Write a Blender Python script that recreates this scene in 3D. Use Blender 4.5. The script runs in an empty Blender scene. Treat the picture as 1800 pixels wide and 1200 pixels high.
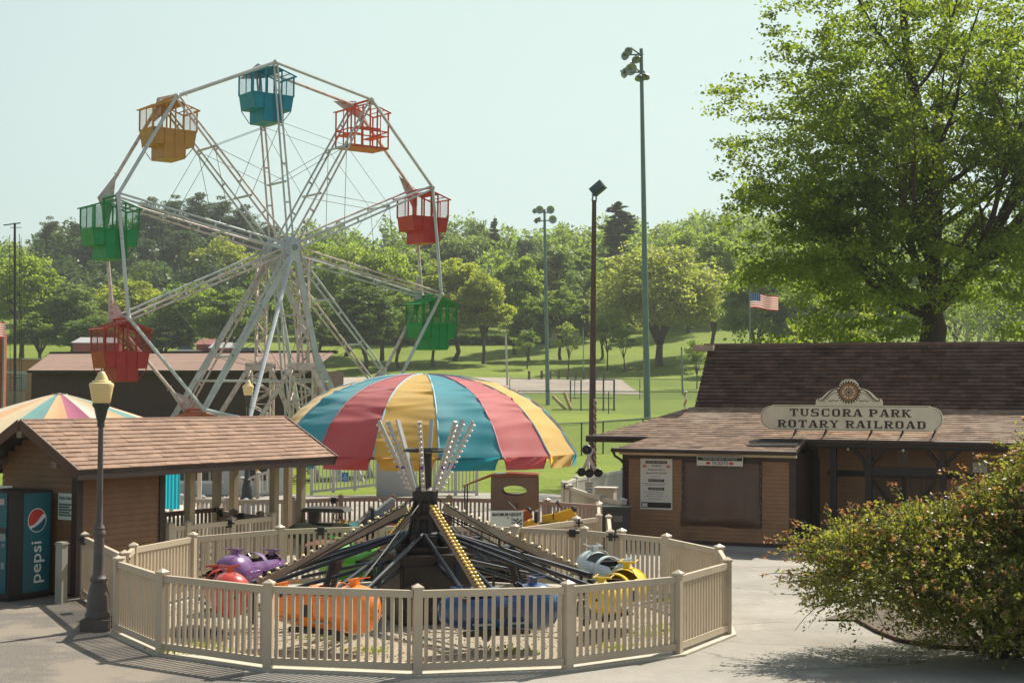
import bpy, math, random
import numpy as np
from mathutils import Matrix, Vector
R_ = math.radians
sin, cos, pi = math.sin, math.cos, math.pi
scene = bpy.context.scene
COL = scene.collection

# ------------------------------------------------------------------ camera
F, YH, ROLL, CAMZ = 2650.0, 695.0, 0.006, 3.5
PITCH = math.atan((YH - 600) / F)
CAMR = Matrix.Rotation(pi / 2 + PITCH, 3, 'X') @ Matrix.Rotation(ROLL, 3, 'Z')
cd = bpy.data.cameras.new('camera')
cam = bpy.data.objects.new('camera', cd)
COL.objects.link(cam)
cam.matrix_world = Matrix.Translation((0, 0, CAMZ)) @ CAMR.to_4x4()
cd.lens = 36 * F / 1800
cd.sensor_width = 36
cd.clip_start = 0.1
cd.clip_end = 4000
scene.camera = cam

# ------------------------------------------------------------------ sky and sun
SUN_EL, SUN_H = R_(50), Vector((0.65, 0.76)).normalized()
sun_dir = Vector((SUN_H.x * cos(SUN_EL), SUN_H.y * cos(SUN_EL), sin(SUN_EL)))
w = bpy.data.worlds.new('World')
scene.world = w
w.use_nodes = True
wn, wl = w.node_tree.nodes, w.node_tree.links
bg = wn['Background']
sky = wn.new('ShaderNodeTexSky')
sky.sky_type = 'NISHITA'
sky.sun_disc = False
sky.sun_elevation = SUN_EL
sky.sun_rotation = math.atan2(sun_dir.x, sun_dir.y)
sky.air_density = 1.0
sky.dust_density = 3.0
sky.ozone_density = 0.6
mixs = wn.new('ShaderNodeMixRGB')
mixs.inputs[2].default_value = (6.9, 8.6, 8.1, 1)      # bright summer haze in the quarter of the sky under the sun
wtc = wn.new('ShaderNodeTexCoord'); wdot = wn.new('ShaderNodeVectorMath'); wdot.operation = 'DOT_PRODUCT'
wdot.inputs[1].default_value = Vector((.35, .92, .18)).normalized()
wl.new(wtc.outputs['Generated'], wdot.inputs[0])
wmr = wn.new('ShaderNodeMapRange'); wmr.interpolation_type = 'SMOOTHSTEP'
wmr.inputs[1].default_value = .35; wmr.inputs[2].default_value = .98; wmr.inputs[3].default_value = .19; wmr.inputs[4].default_value = .92
wl.new(wdot.outputs['Value'], wmr.inputs[0]); wl.new(wmr.outputs[0], mixs.inputs[0])
wl.new(sky.outputs[0], mixs.inputs[1])
wl.new(mixs.outputs[0], bg.inputs[0])
bg.inputs[1].default_value = 0.071
sl = bpy.data.lights.new('sun', 'SUN')
sl.energy = 5.0
sl.angle = R_(0.53)
sl.color = (1.0, 0.93, 0.80)
so = bpy.data.objects.new('sun', sl)
COL.objects.link(so)
so.rotation_euler = sun_dir.to_track_quat('Z', 'Y').to_euler()
so.location = (30, 30, 60)
scene.view_settings.view_transform = 'Standard'
scene.view_settings.look = 'None'
scene.view_settings.gamma = 1
scene.view_settings.exposure = 0.56
scene.cycles.max_bounces = 6
scene.cycles.transparent_max_bounces = 24
scene.cycles.volume_bounces = 0

# ------------------------------------------------------------------ pixel helpers (1800 x 1200 pixels of the photograph)
def ray(px, py):
    return CAMR @ Vector(((px - 900) / F, -(py - 600) / F, -1.0))
def A(px, py, Y):
    d = ray(px, py)
    return Vector((0, 0, CAMZ)) + d * (Y / d.y)
def G(px, py, z=0.0):
    d = ray(px, py)
    return Vector((0, 0, CAMZ)) + d * ((z - CAMZ) / d.z)
KN = [(-60, 0), (54, 0), (80, .35), (110, 1.85), (150, 2.2), (180, 3.5), (230, 6), (270, 9.6), (330, 17), (450, 36), (600, 58), (760, 76)]
def tz(x, y):
    for (a, za), (b, zb) in zip(KN, KN[1:]):
        if y <= b:
            t = max(0, (y - a) / (b - a))
            z = za + (zb - za) * t
            break
    else:
        z = KN[-1][1]
    if y > 200:
        z += (y - 200) * 0.012 * sin(x * .013 + 1.1) + max(0, min(1, (x - 10) / 60)) * min(4, (y - 200) * .045)
    return z
def hit(M, px, py, yl=0.0):
    """pixel ray against the vertical plane y=yl of frame M -> local (x, z)"""
    Mi = M.inverted()
    o = Mi @ Vector((0, 0, CAMZ))
    d = Mi.to_3x3() @ ray(px, py)
    t = (yl - o.y) / d.y
    p = o + d * t
    return p.x, p.z

# ------------------------------------------------------------------ materials
def nodes_of(m):
    m.use_nodes = True
    return m.node_tree.nodes, m.node_tree.links, m.node_tree.nodes['Principled BSDF']
def mat(name, col, rough=.6, metal=0, var=.12, scale=3.0, bump=0.0, bscale=40, col2=None, c2lo=.5, c2hi=.7, c2scale=1.2, spec=.5, emit=None, stretch=None, coat=0):
    """paint/wood/etc: base colour broken by fine noise, and optional second colour in blotches"""
    m = bpy.data.materials.new(name)
    n, l, b = nodes_of(m)
    tc = n.new('ShaderNodeTexCoord')
    mp = n.new('ShaderNodeMapping')
    if stretch: mp.inputs['Scale'].default_value = stretch
    l.new(tc.outputs['Object'], mp.inputs[0])
    no = n.new('ShaderNodeTexNoise'); no.inputs['Scale'].default_value = scale; no.inputs['Detail'].default_value = 6
    l.new(mp.outputs[0], no.inputs[0])
    cr = n.new('ShaderNodeValToRGB')
    cr.color_ramp.elements[0].position = .3; cr.color_ramp.elements[1].position = .7
    cr.color_ramp.elements[0].color = tuple(c * (1 - var) for c in col) + (1,)
    cr.color_ramp.elements[1].color = tuple(min(1, c * (1 + var)) for c in col) + (1,)
    l.new(no.outputs[0], cr.inputs[0])
    out = cr.outputs[0]
    if col2:
        n2 = n.new('ShaderNodeTexNoise'); n2.inputs['Scale'].default_value = c2scale; n2.inputs['Detail'].default_value = 8; n2.inputs['Roughness'].default_value = .65
        l.new(mp.outputs[0], n2.inputs[0])
        r2 = n.new('ShaderNodeValToRGB'); r2.color_ramp.elements[0].position = c2lo; r2.color_ramp.elements[1].position = c2hi
        l.new(n2.outputs[0], r2.inputs[0])
        mx = n.new('ShaderNodeMixRGB'); mx.inputs[2].default_value = tuple(col2) + (1,)
        l.new(r2.outputs[0], mx.inputs[0]); l.new(out, mx.inputs[1]); out = mx.outputs[0]
    l.new(out, b.inputs['Base Color'])
    b.inputs['Roughness'].default_value = rough
    b.inputs['Metallic'].default_value = metal
    b.inputs['Specular IOR Level'].default_value = spec
    if coat: b.inputs['Coat Weight'].default_value = coat
    if bump:
        nb = n.new('ShaderNodeTexNoise'); nb.inputs['Scale'].default_value = bscale; nb.inputs['Detail'].default_value = 5
        l.new(mp.outputs[0], nb.inputs[0])
        bp = n.new('ShaderNodeBump'); bp.inputs['Strength'].default_value = bump; bp.inputs['Distance'].default_value = .02
        l.new(nb.outputs[0], bp.inputs['Height']); l.new(bp.outputs[0], b.inputs['Normal'])
    return m
def face_var(m, amt=.25, hue=None):
    """multiply the base colour by a per-tab random value stored in attribute rnd"""
    n, l, b = m.node_tree.nodes, m.node_tree.links, m.node_tree.nodes['Principled BSDF']
    src = b.inputs['Base Color'].links[0].from_socket
    at = n.new('ShaderNodeAttribute'); at.attribute_name = 'rnd'
    mr = n.new('ShaderNodeMapRange'); mr.inputs[3].default_value = 1 - amt; mr.inputs[4].default_value = 1 + amt
    l.new(at.outputs['Fac'], mr.inputs[0])
    mx = n.new('ShaderNodeMixRGB'); mx.blend_type = 'MULTIPLY'; mx.inputs[0].default_value = 1
    l.new(src, mx.inputs[1]); l.new(mr.outputs[0], mx.inputs[2])
    l.new(mx.outputs[0], b.inputs['Base Color'])
    return m
def leafmat(name, c1, c2, trans=.45, c3=None, tmul=1.7, rough=.5):
    m = bpy.data.materials.new(name)
    n, l, b = nodes_of(m)
    at = n.new('ShaderNodeAttribute'); at.attribute_name = 'rnd'
    cr = n.new('ShaderNodeValToRGB')
    cr.color_ramp.elements[0].color = tuple(c1) + (1,); cr.color_ramp.elements[1].color = tuple(c2) + (1,)
    cr.color_ramp.elements[1].position = .85 if c3 else 1
    if c3:
        e = cr.color_ramp.elements.new(.93); e.color = tuple(c3) + (1,)
    l.new(at.outputs['Fac'], cr.inputs[0])
    l.new(cr.outputs[0], b.inputs['Base Color'])
    b.inputs['Roughness'].default_value = rough
    b.inputs['Specular IOR Level'].default_value = .35
    tr = n.new('ShaderNodeBsdfTranslucent')
    mu = n.new('ShaderNodeMixRGB'); mu.blend_type = 'MULTIPLY'; mu.inputs[0].default_value = 1
    mu.inputs[2].default_value = (tmul * 1.1, tmul * 1.15, tmul * .6, 1)
    l.new(cr.outputs[0], mu.inputs[1]); l.new(mu.outputs[0], tr.inputs[0])
    ms = n.new('ShaderNodeMixShader'); ms.inputs[0].default_value = trans
    l.new(b.outputs[0], ms.inputs[1]); l.new(tr.outputs[0], ms.inputs[2])
    l.new(ms.outputs[0], n['Material Output'].inputs[0])
    return m
def cloth(name, col, trans=.35, var=.05):
    m = mat(name, col, rough=.66, var=var, scale=2.5, spec=.5, col2=tuple(c * .7 + .2 for c in col), c2lo=.45, c2hi=.95, c2scale=.5)
    n, l = m.node_tree.nodes, m.node_tree.links
    b = n['Principled BSDF']
    b.inputs['Sheen Weight'].default_value = .4; b.inputs['Sheen Roughness'].default_value = .5
    tr = n.new('ShaderNodeBsdfTranslucent'); tr.inputs[0].default_value = tuple(min(1, c * 1.2) for c in col) + (1,)
    ms = n.new('ShaderNodeMixShader'); ms.inputs[0].default_value = trans
    l.new(b.outputs[0], ms.inputs[1]); l.new(tr.outputs[0], ms.inputs[2]); l.new(ms.outputs[0], n['Material Output'].inputs[0])
    return m
def wiremat(name, col, pitch, wire, rough=.5, metal=.3):
    """a real woven wire screen: opaque along two diagonal wire families, open between them"""
    m = bpy.data.materials.new(name)
    n, l, b = nodes_of(m)
    b.inputs['Base Color'].default_value = tuple(col) + (1,); b.inputs['Roughness'].default_value = rough; b.inputs['Metallic'].default_value = metal
    tc = n.new('ShaderNodeTexCoord'); sp = n.new('ShaderNodeSeparateXYZ'); l.new(tc.outputs['Object'], sp.inputs[0])
    def mth(op, a, bb=None, v=None):
        q = n.new('ShaderNodeMath'); q.operation = op; l.new(a, q.inputs[0])
        if bb is not None: l.new(bb, q.inputs[1])
        if v is not None: q.inputs[1].default_value = v
        return q.outputs[0]
    h = mth('ADD', sp.outputs[0], sp.outputs[1])
    outs = []
    for op in ('ADD', 'SUBTRACT'):
        s = mth(op, h, sp.outputs[2])
        s = mth('FRACT', mth('DIVIDE', s, v=pitch))
        outs.append(mth('LESS_THAN', s, v=wire))
    o = mth('MAXIMUM', outs[0], outs[1])
    tr = n.new('ShaderNodeBsdfTransparent'); ms = n.new('ShaderNodeMixShader')
    l.new(o, ms.inputs[0]); l.new(tr.outputs[0], ms.inputs[1]); l.new(b.outputs[0], ms.inputs[2])
    l.new(ms.outputs[0], n['Material Output'].inputs[0])
    return m

MT = {}
vinyl = MT['vinyl'] = mat('vinyl', (.55, .455, .335), .45, var=.05, scale=1.5, col2=(.38, .31, .235), c2lo=.55, c2hi=.8, c2scale=2.2)
vinyl_canopy_tint = mat('vinyl_canopy_lit', (.52, .40, .30), .45, var=.05, scale=1.5)  # beige vinyl with the glow through the red canopy mixed into its colour
white_vinyl = mat('vinyl_white', (.55, .52, .45), .45, var=.05, scale=1.5)
brown_trim = mat('brown_trim', (.045, .026, .02), .6, var=.2, scale=4, bump=.2)
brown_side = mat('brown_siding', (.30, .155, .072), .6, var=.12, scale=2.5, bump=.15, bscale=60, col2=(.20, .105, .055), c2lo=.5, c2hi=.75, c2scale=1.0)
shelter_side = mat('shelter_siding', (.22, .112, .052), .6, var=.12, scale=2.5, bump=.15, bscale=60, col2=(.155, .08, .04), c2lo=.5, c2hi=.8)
shingle_l = face_var(mat('shingle_tan', (.31, .195, .135), .9, var=.16, scale=9, bump=.5, bscale=150, col2=(.23, .14, .105), c2lo=.45, c2hi=.75, c2scale=.8), .16)
shingle_r = face_var(mat('shingle_brown', (.265, .175, .125), .9, var=.24, scale=5, bump=.6, bscale=120, col2=(.38, .29, .215), c2lo=.52, c2hi=.75, c2scale=.55), .25)
shingle_d = face_var(mat('shingle_dark', (.125, .072, .058), .9, var=.25, scale=5, bump=.6, bscale=120, col2=(.16, .105, .085), c2lo=.5, c2hi=.75, c2scale=.7), .35)
wood_grey = mat('weathered_beam', (.22, .15, .11), .8, var=.2, scale=6, bump=.3, stretch=(1, 1, 6))
cream = mat('cream_paint', (.62, .50, .33), .5, var=.06)
sign_cream = mat('sign_cream', (.74, .64, .48), .55, var=.05, col2=(.52, .43, .31), c2lo=.5, c2hi=.8, c2scale=1.2)
black = mat('black_paint', (.012, .012, .014), .45, var=.2, spec=.6)
char = mat('charcoal', (.02, .017, .016), .55, var=.2, col2=(.05, .03, .022), c2lo=.5, c2hi=.8, c2scale=4)
rustbox = mat('grimy_black_sheet', (.022, .016, .014), .5, var=.3, scale=4, col2=(.05, .026, .018), c2lo=.45, c2hi=.8, c2scale=3)
bluesteel = mat('dark_blue_steel', (.014, .018, .028), .3, metal=.2, var=.2, spec=.7, col2=(.05, .06, .075), c2lo=.55, c2hi=.75, c2scale=6)
steel = mat('pale_steel_paint', (.52, .55, .56), .45, var=.1, scale=2, col2=(.42, .32, .28), c2lo=.56, c2hi=.72, c2scale=3.5)
steel_old = mat('flaking_pink_white_paint', (.64, .56, .53), .55, var=.12, scale=3, col2=(.45, .22, .17), c2lo=.5, c2hi=.68, c2scale=5)
galv = mat('galvanised', (.27, .31, .32), .5, metal=.35, var=.12, scale=2)
green_pole = mat('grey_green_pole', (.15, .21, .215), .5, metal=.15, var=.1, scale=2)
pole_brown = mat('rusty_brown_pole', (.10, .06, .048), .7, var=.15, scale=2)
lamp_paint = mat('lamp_post_paint', (.10, .085, .08), .55, var=.15, scale=4, col2=(.17, .13, .11), c2lo=.55, c2hi=.75, c2scale=3)
lamp_dark = mat('lamp_post_dark', (.035, .04, .04), .5, var=.15, scale=4)
globe = mat('cream_globe', (.82, .62, .30), .35, var=.04, spec=.5)
concblock = mat('dark_concrete_block', (.13, .10, .085), .85, var=.2, bump=.4)
white = mat('white_panel', (.72, .72, .68), .5, var=.05)
black_ink = mat('black_ink', (.015, .014, .014), .6, var=.1)
red_ink = mat('red_ink', (.5, .05, .03), .6, var=.1)
# ------------------------------------------------------------------ object helpers
MW = {}
def thing(name, label, cat, M=None, group=None, kind=None):
    o = bpy.data.objects.new(name, None)
    COL.objects.link(o)
    M = Matrix.Identity(4) if M is None else M
    o.matrix_world = M
    o.empty_display_size = .3
    MW[o.name] = M.copy()
    tag(o, label, cat, group, kind)
    return o
def tag(o, label=None, cat=None, group=None, kind=None):
    if label: o['label'] = label
    if cat: o['category'] = cat
    if group: o['group'] = group
    if kind: o['kind'] = kind
    return o
def at(x, y, z=0, rot=0):
    return Matrix.Translation((x, y, z)) @ Matrix.Rotation(rot, 4, 'Z')
def mesh_obj(name, me, parent=None, world=False, M=None):
    o = bpy.data.objects.new(name, me)
    COL.objects.link(o)
    if parent is not None:
        o.parent = parent
        if world:
            root = parent
            while root.parent is not None: root = root.parent
            me.transform(MW[root.name].inverted())
    if M is not None: o.matrix_basis = M
    return o
class MB:
    def __init__(s):
        s.v = []; s.f = []; s.r = []; s.m = []; s.cm = 0
    def add(s, vs, fs, r=None):
        b = len(s.v)
        s.v += [tuple(p) for p in vs]
        s.f += [tuple(b + i for i in f) for f in fs]
        s.r += [random.random() if r is None else r] * len(fs)
        s.m += [s.cm] * len(fs)
        return s
    def box(s, x0, x1, y0, y1, z0, z1):
        return s.add([(x0, y0, z0), (x1, y0, z0), (x1, y1, z0), (x0, y1, z0), (x0, y0, z1), (x1, y0, z1), (x1, y1, z1), (x0, y1, z1)],
                     [(0, 3, 2, 1), (4, 5, 6, 7), (0, 1, 5, 4), (1, 2, 6, 5), (2, 3, 7, 6), (3, 0, 4, 7)])
    def beam(s, p, q, w, h=None, up=(0, 0, 1)):
        h = w if h is None else h
        p, q = Vector(p), Vector(q)
        d = (q - p).normalized()
        u = Vector(up)
        if abs(d.dot(u)) > .99: u = Vector((1, 0, 0)) if abs(d.x) < .9 else Vector((0, 1, 0))
        a = d.cross(u).normalized() * w / 2
        b = a.normalized().cross(d).normalized() * h / 2
        vs = [p - a - b, p + a - b, p + a + b, p - a + b, q - a - b, q + a - b, q + a + b, q - a + b]
        return s.add(vs, [(0, 3, 2, 1), (4, 5, 6, 7), (0, 1, 5, 4), (1, 2, 6, 5), (2, 3, 7, 6), (3, 0, 4, 7)])
    def tube(s, p, q, r0, r1=None, n=8, cap=True):
        return s.path([p, q], [r0, r0 if r1 is None else r1], n, cap)
    def path(s, pts, rad, n=8, cap=True, closed=False):
        pts = [Vector(p) for p in pts]
        if not hasattr(rad, '__len__'): rad = [rad] * len(pts)
        m = len(pts)
        vs = []
        pa = None
        for i, p in enumerate(pts):
            if closed: d = pts[(i + 1) % m] - pts[i - 1]
            else: d = pts[min(i + 1, m - 1)] - pts[max(i - 1, 0)]
            if d.length < 1e-9: d = Vector((0, 0, 1))
            d.normalize()
            if pa is None:
                u = Vector((0, 0, 1)) if abs(d.z) < .9 else Vector((1, 0, 0))
                a = d.cross(u).normalized()
            else:
                a = (pa - d * pa.dot(d)).normalized()
            pa = a
            b = d.cross(a)
            for k in range(n):
                t = 2 * pi * k / n
                vs.append(p + (a * cos(t) + b * sin(t)) * rad[i])
        fs = []
        for i in range(m if closed else m - 1):
            j = (i + 1) % m
            for k in range(n):
                k2 = (k + 1) % n
                fs.append((i * n + k, i * n + k2, j * n + k2, j * n + k))
        if cap and not closed:
            fs.append(tuple(range(n))[::-1]); fs.append(tuple((m - 1) * n + k for k in range(n)))
        return s.add(vs, fs)
    def lathe(s, prof, c=(0, 0, 0), n=20, axis='Z', skip=None):
        """prof: (r, h) list"""
        vs = []
        for r, h in prof:
            for k in range(n):
                t = 2 * pi * k / n
                if axis == 'Z': vs.append((c[0] + r * cos(t), c[1] + r * sin(t), c[2] + h))
                elif axis == 'X': vs.append((c[0] + h, c[1] + r * cos(t), c[2] + r * sin(t)))
                else: vs.append((c[0] + r * sin(t), c[1] + h, c[2] + r * cos(t)))
        fs = []
        for i in range(len(prof) - 1):
            for k in range(n):
                if skip and skip(i, 2 * pi * (k + .5) / n): continue
                k2 = (k + 1) % n
                fs.append((i * n + k, i * n + k2, (i + 1) * n + k2, (i + 1) * n + k))
        return s.add(vs, fs)
    def ball(s, c, r, n=8, sz=1):
        k = max(3, n // 2 + 1)
        return s.lathe([(max(1e-4, r * sin(pi * i / k)), -r * sz * cos(pi * i / k)) for i in range(k + 1)], c, n)
    def poly(s, pts):
        return s.add(pts, [tuple(range(len(pts)))])
    def prism(s, pts, off):
        """closed outline pts extruded along off"""
        n = len(pts); off = Vector(off)
        vs = [Vector(p) for p in pts] + [Vector(p) + off for p in pts]
        return s.add(vs, [tuple(range(n))[::-1], tuple(range(n, 2 * n))] + [(i, (i + 1) % n, n + (i + 1) % n, n + i) for i in range(n)])
    def xf(s, M, start=0):
        s.v[start:] = [tuple(M @ Vector(p)) for p in s.v[start:]]
        return s
    def mesh(s, name, mats, smooth=False):
        me = bpy.data.meshes.new(name)
        me.from_pydata(s.v, [], s.f)
        if not isinstance(mats, (list, tuple)): mats = [mats]
        for m in mats: me.materials.append(m)
        if len(mats) > 1: me.polygons.foreach_set('material_index', s.m)
        a = me.attributes.new('rnd', 'FLOAT', 'FACE'); a.data.foreach_set('value', s.r)
        if smooth: me.polygons.foreach_set('use_smooth', [True] * len(s.f))
        me.update()
        return me
    def build(s, name, mats, parent=None, world=False, smooth=False, M=None, label=None):
        o = mesh_obj(name, s.mesh(name, mats, smooth), parent, world, M)
        if smooth:
            try: o.data.set_sharp_from_angle(angle=R_(38))
            except Exception: pass
        if label: o['label'] = label
        return o
def np_mesh(name, V, Fq, rnd, m, smooth=False):
    """V (n,3), Fq (m,4) quads"""
    me = bpy.data.meshes.new(name)
    V = np.asarray(V, np.float32); Fq = np.asarray(Fq, np.int32)
    k = Fq.shape[1]
    me.vertices.add(len(V)); me.vertices.foreach_set('co', V.ravel())
    me.loops.add(Fq.size); me.loops.foreach_set('vertex_index', Fq.ravel())
    me.polygons.add(len(Fq)); me.polygons.foreach_set('loop_start', np.arange(0, Fq.size, k, dtype=np.int32))
    me.polygons.foreach_set('loop_total', np.full(len(Fq), k, np.int32))
    if smooth: me.polygons.foreach_set('use_smooth', np.ones(len(Fq), bool))
    me.materials.append(m)
    a = me.attributes.new('rnd', 'FLOAT', 'FACE'); a.data.foreach_set('value', np.asarray(rnd, np.float32))
    me.update(calc_edges=True)
    return me
def copy_tree(o, parent=None):
    c = o.copy(); COL.objects.link(c); c.parent = parent
    for ch in list(o.children): copy_tree(ch, c)
    return c
def text(s, size, m, parent, M, width=None, name='lettering', extrude=.002, align='CENTER', bold=0.0, label=None):
    cu = bpy.data.curves.new('t', 'FONT'); cu.body = s; cu.size = size; cu.align_x = align; cu.align_y = 'CENTER'; cu.extrude = extrude; cu.offset = bold; cu.resolution_u = 3
    to = bpy.data.objects.new('t', cu)
    me = bpy.data.meshes.new_from_object(to)
    bpy.data.objects.remove(to); bpy.data.curves.remove(cu)
    me.name = name
    if width:
        xs = [v.co.x for v in me.vertices]
        me.transform(Matrix.Diagonal((width / (max(xs) - min(xs)), 1, 1, 1)))
    me.materials.clear(); me.materials.append(m)
    me.transform(M)
    o = bpy.data.objects.new(name, me); COL.objects.link(o); o.parent = parent
    if label: o['label'] = label
    return o
FACE = Matrix.Rotation(pi / 2, 4, 'X')      # text standing up, read from -y
def front(x, y, z): return Matrix.Translation((x, y, z)) @ FACE

# ------------------------------------------------------------------ ground
grass = bpy.data.materials.new('grass_mat')
n, l, b = nodes_of(grass)
tc = n.new('ShaderNodeTexCoord')
def noise(scale, detail=6, rough=.6, src=None):
    q = n.new('ShaderNodeTexNoise'); q.inputs['Scale'].default_value = scale; q.inputs['Detail'].default_value = detail; q.inputs['Roughness'].default_value = rough
    l.new(src or tc.outputs['Object'], q.inputs[0]); return q.outputs[0]
def ramp(src, p0, c0, p1, c1):
    q = n.new('ShaderNodeValToRGB'); e = q.color_ramp.elements
    e[0].position = p0; e[1].position = p1; e[0].color = tuple(c0) + (1,); e[1].color = tuple(c1) + (1,)
    l.new(src, q.inputs[0]); return q.outputs[0]
def mixc(f, a, c, blend='MIX'):
    q = n.new('ShaderNodeMixRGB'); q.blend_type = blend
    if isinstance(f, float): q.inputs[0].default_value = f
    else: l.new(f, q.inputs[0])
    l.new(a, q.inputs[1])
    if isinstance(c, tuple): q.inputs[2].default_value = c + (1,)
    else: l.new(c, q.inputs[2])
    return q.outputs[0]
g1 = ramp(noise(.12), .35, (.145, .205, .024), .65, (.205, .26, .034))
g2 = ramp(noise(2.5, 8, .75), .3, (.55, .6, .5), .7, (1.25, 1.2, 1.2))
g3 = mixc(1.0, g1, g2, 'MULTIPLY')
g4 = mixc(ramp(noise(.05, 4), .62, (0, 0, 0), .75, (.6, .6, .6)), g3, (.26, .27, .07))
l.new(g4, b.inputs['Base Color']); b.inputs['Roughness'].default_value = .85; b.inputs['Specular IOR Level'].default_value = .15
bp = n.new('ShaderNodeBump'); bp.inputs['Distance'].default_value = .08; bp.inputs['Strength'].default_value = .6
l.new(noise(9, 6, .8), bp.inputs['Height']); l.new(bp.outputs[0], b.inputs['Normal'])

def sheet(name, xs, ys, zf, m, kind='structure'):
    V = [(x, y, zf(x, y)) for y in ys for x in xs]
    nx = len(xs)
    Fq = [(j * nx + i, j * nx + i + 1, (j + 1) * nx + i + 1, (j + 1) * nx + i) for j in range(len(ys) - 1) for i in range(nx - 1)]
    o = mesh_obj(name, np_mesh(name, V, Fq, np.zeros(len(Fq)), m, True))
    return tag(o, kind=kind)
xs = [-600 + 15 * i for i in range(81)]
ys = [-40, 0, 30, 54] + [54 + 4 * i for i in range(1, 60)] + [294 + 12 * i for i in range(1, 38)]
sheet('ground', xs, ys, lambda x, y: tz(x, y) - .012, grass)

pav = bpy.data.materials.new('worn_concrete')
n, l, b = nodes_of(pav)
tc = n.new('ShaderNodeTexCoord')
c1 = ramp(noise(.35, 10, .72), .34, (.225, .205, .175), .66, (.37, .34, .295))
c2 = mixc(ramp(noise(.8, 9, .75), .54, (0, 0, 0), .68, (.75, .75, .75)), c1, (.215, .17, .13))
c3 = mixc(1.0, c2, ramp(noise(30, 6, .8), .3, (.82, .82, .82), .7, (1.12, 1.12, 1.12)), 'MULTIPLY')
c4 = mixc(ramp(noise(.9, 3, .4), .66, (0, 0, 0), .70, (.5, .5, .5)), c3, (.47, .44, .38))
vo = n.new('ShaderNodeTexVoronoi'); vo.feature = 'DISTANCE_TO_EDGE'; vo.inputs['Scale'].default_value = .22
dn = n.new('ShaderNodeTexNoise'); dn.inputs['Scale'].default_value = 1.2; dn.inputs['Detail'].default_value = 5
l.new(tc.outputs['Object'], dn.inputs[0])
vm = n.new('ShaderNodeVectorMath'); vm.operation = 'MULTIPLY_ADD'; l.new(dn.outputs['Color'], vm.inputs[0]); vm.inputs[1].default_value = (.8, .8, .8); l.new(tc.outputs['Object'], vm.inputs[2])
l.new(vm.outputs[0], vo.inputs['Vector'])
c5 = mixc(ramp(vo.outputs['Distance'], .0, (.8, .8, .8), .009, (0, 0, 0)), c4, (.13, .11, .09))
l.new(c5, b.inputs['Base Color']); b.inputs['Roughness'].default_value = .85
bp = n.new('ShaderNodeBump'); bp.inputs['Distance'].default_value = .01; bp.inputs['Strength'].default_value = .4
l.new(noise(60, 6, .8), bp.inputs['Height']); l.new(bp.outputs[0], b.inputs['Normal'])
asp = mat('old_asphalt', (.16, .14, .12), .9, var=.45, scale=45, bump=.7, bscale=80, col2=(.25, .21, .165), c2lo=.46, c2hi=.56, c2scale=.7)
gravel_m = mat('gravel_mat', (.34, .285, .21), .95, var=.28, scale=28, bump=.6, bscale=60, col2=(.28, .23, .165), c2lo=.45, c2hi=.8, c2scale=1.1)
road_m = mat('gravel_lot', (.36, .30, .25), .95, var=.15, scale=.5, col2=(.25, .2, .17), c2lo=.5, c2hi=.7, c2scale=.08)

def flat(name, pts, z, m, kind='structure'):
    mb = MB(); mb.poly([(p[0], p[1], z) for p in pts])
    return tag(mb.build(name, m), kind=kind)
edge = [(40 - 2 * i, 53.2 + .5 * sin(i * 1.3) + (.9 if -4 < 40 - 2 * i < 5 else 0)) for i in range(41)]
flat('concrete_pavement', [(-40, -5), (40, -5)] + edge, .0, pav)
flat('asphalt', [(-30, -4), (-2.6, -4), (-2.8, 10), (-3.0, 16), (-3.4, 19.6), (-5.2, 22), (-6.6, 26.2), (-30, 26.2)], .004, asp)

# ring shaped enclosure of the spinning ride
RC, RR, PH0 = Vector((-1.30, 23.6)), 4.68, -1.226
def ringp(i, r=RR):
    a = PH0 + R_(24) * i
    return Vector((RC.x + r * sin(a), RC.y - r * cos(a), 0))
flat('gravel', [ringp(i, RR - .1) for i in range(15)], .012, gravel_m)
mb = MB()
for i in range(15):
    a, b2, c, d = ringp(i, RR - .16), ringp(i + 1, RR - .16), ringp(i + 1, RR + .13), ringp(i, RR + .13)
    up = Vector((0, 0, .03))
    mb.add([a + up, b2 + up, c + up, d + up, c, d, a, b2], [(0, 3, 2, 1), (3, 5, 4, 2), (0, 1, 7, 6)])
tag(mb.build('kerb', mat('kerb_concrete', (.47, .43, .35), .85, var=.12, scale=5)), kind='structure')
# far gravel lot and track across the park
def strip(name, pts, m, w2):
    xs2 = [p[0] for p in pts]
    mb = MB()
    for (x0, a0, b0), (x1, a1, b1) in zip(pts, pts[1:]):
        k = 8
        for j in range(k):
            ya0, yb0 = a0 + (b0 - a0) * j / k, a0 + (b0 - a0) * (j + 1) / k
            ya1, yb1 = a1 + (b1 - a1) * j / k, a1 + (b1 - a1) * (j + 1) / k
            mb.add([(x0, ya0, tz(x0, ya0) + w2), (x1, ya1, tz(x1, ya1) + w2), (x1, yb1, tz(x1, yb1) + w2), (x0, yb0, tz(x0, yb0) + w2)], [(0, 1, 2, 3)])
    return tag(mb.build(name, m), kind='structure')
strip('gravel_lot', [(-80 + 6 * i, 184 + 2 * sin(i), 226 + 3 * sin(i * .7) - max(0, (-80 + 6 * i - 15)) * 1.0) for i in range(17)], road_m, .05)

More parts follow.
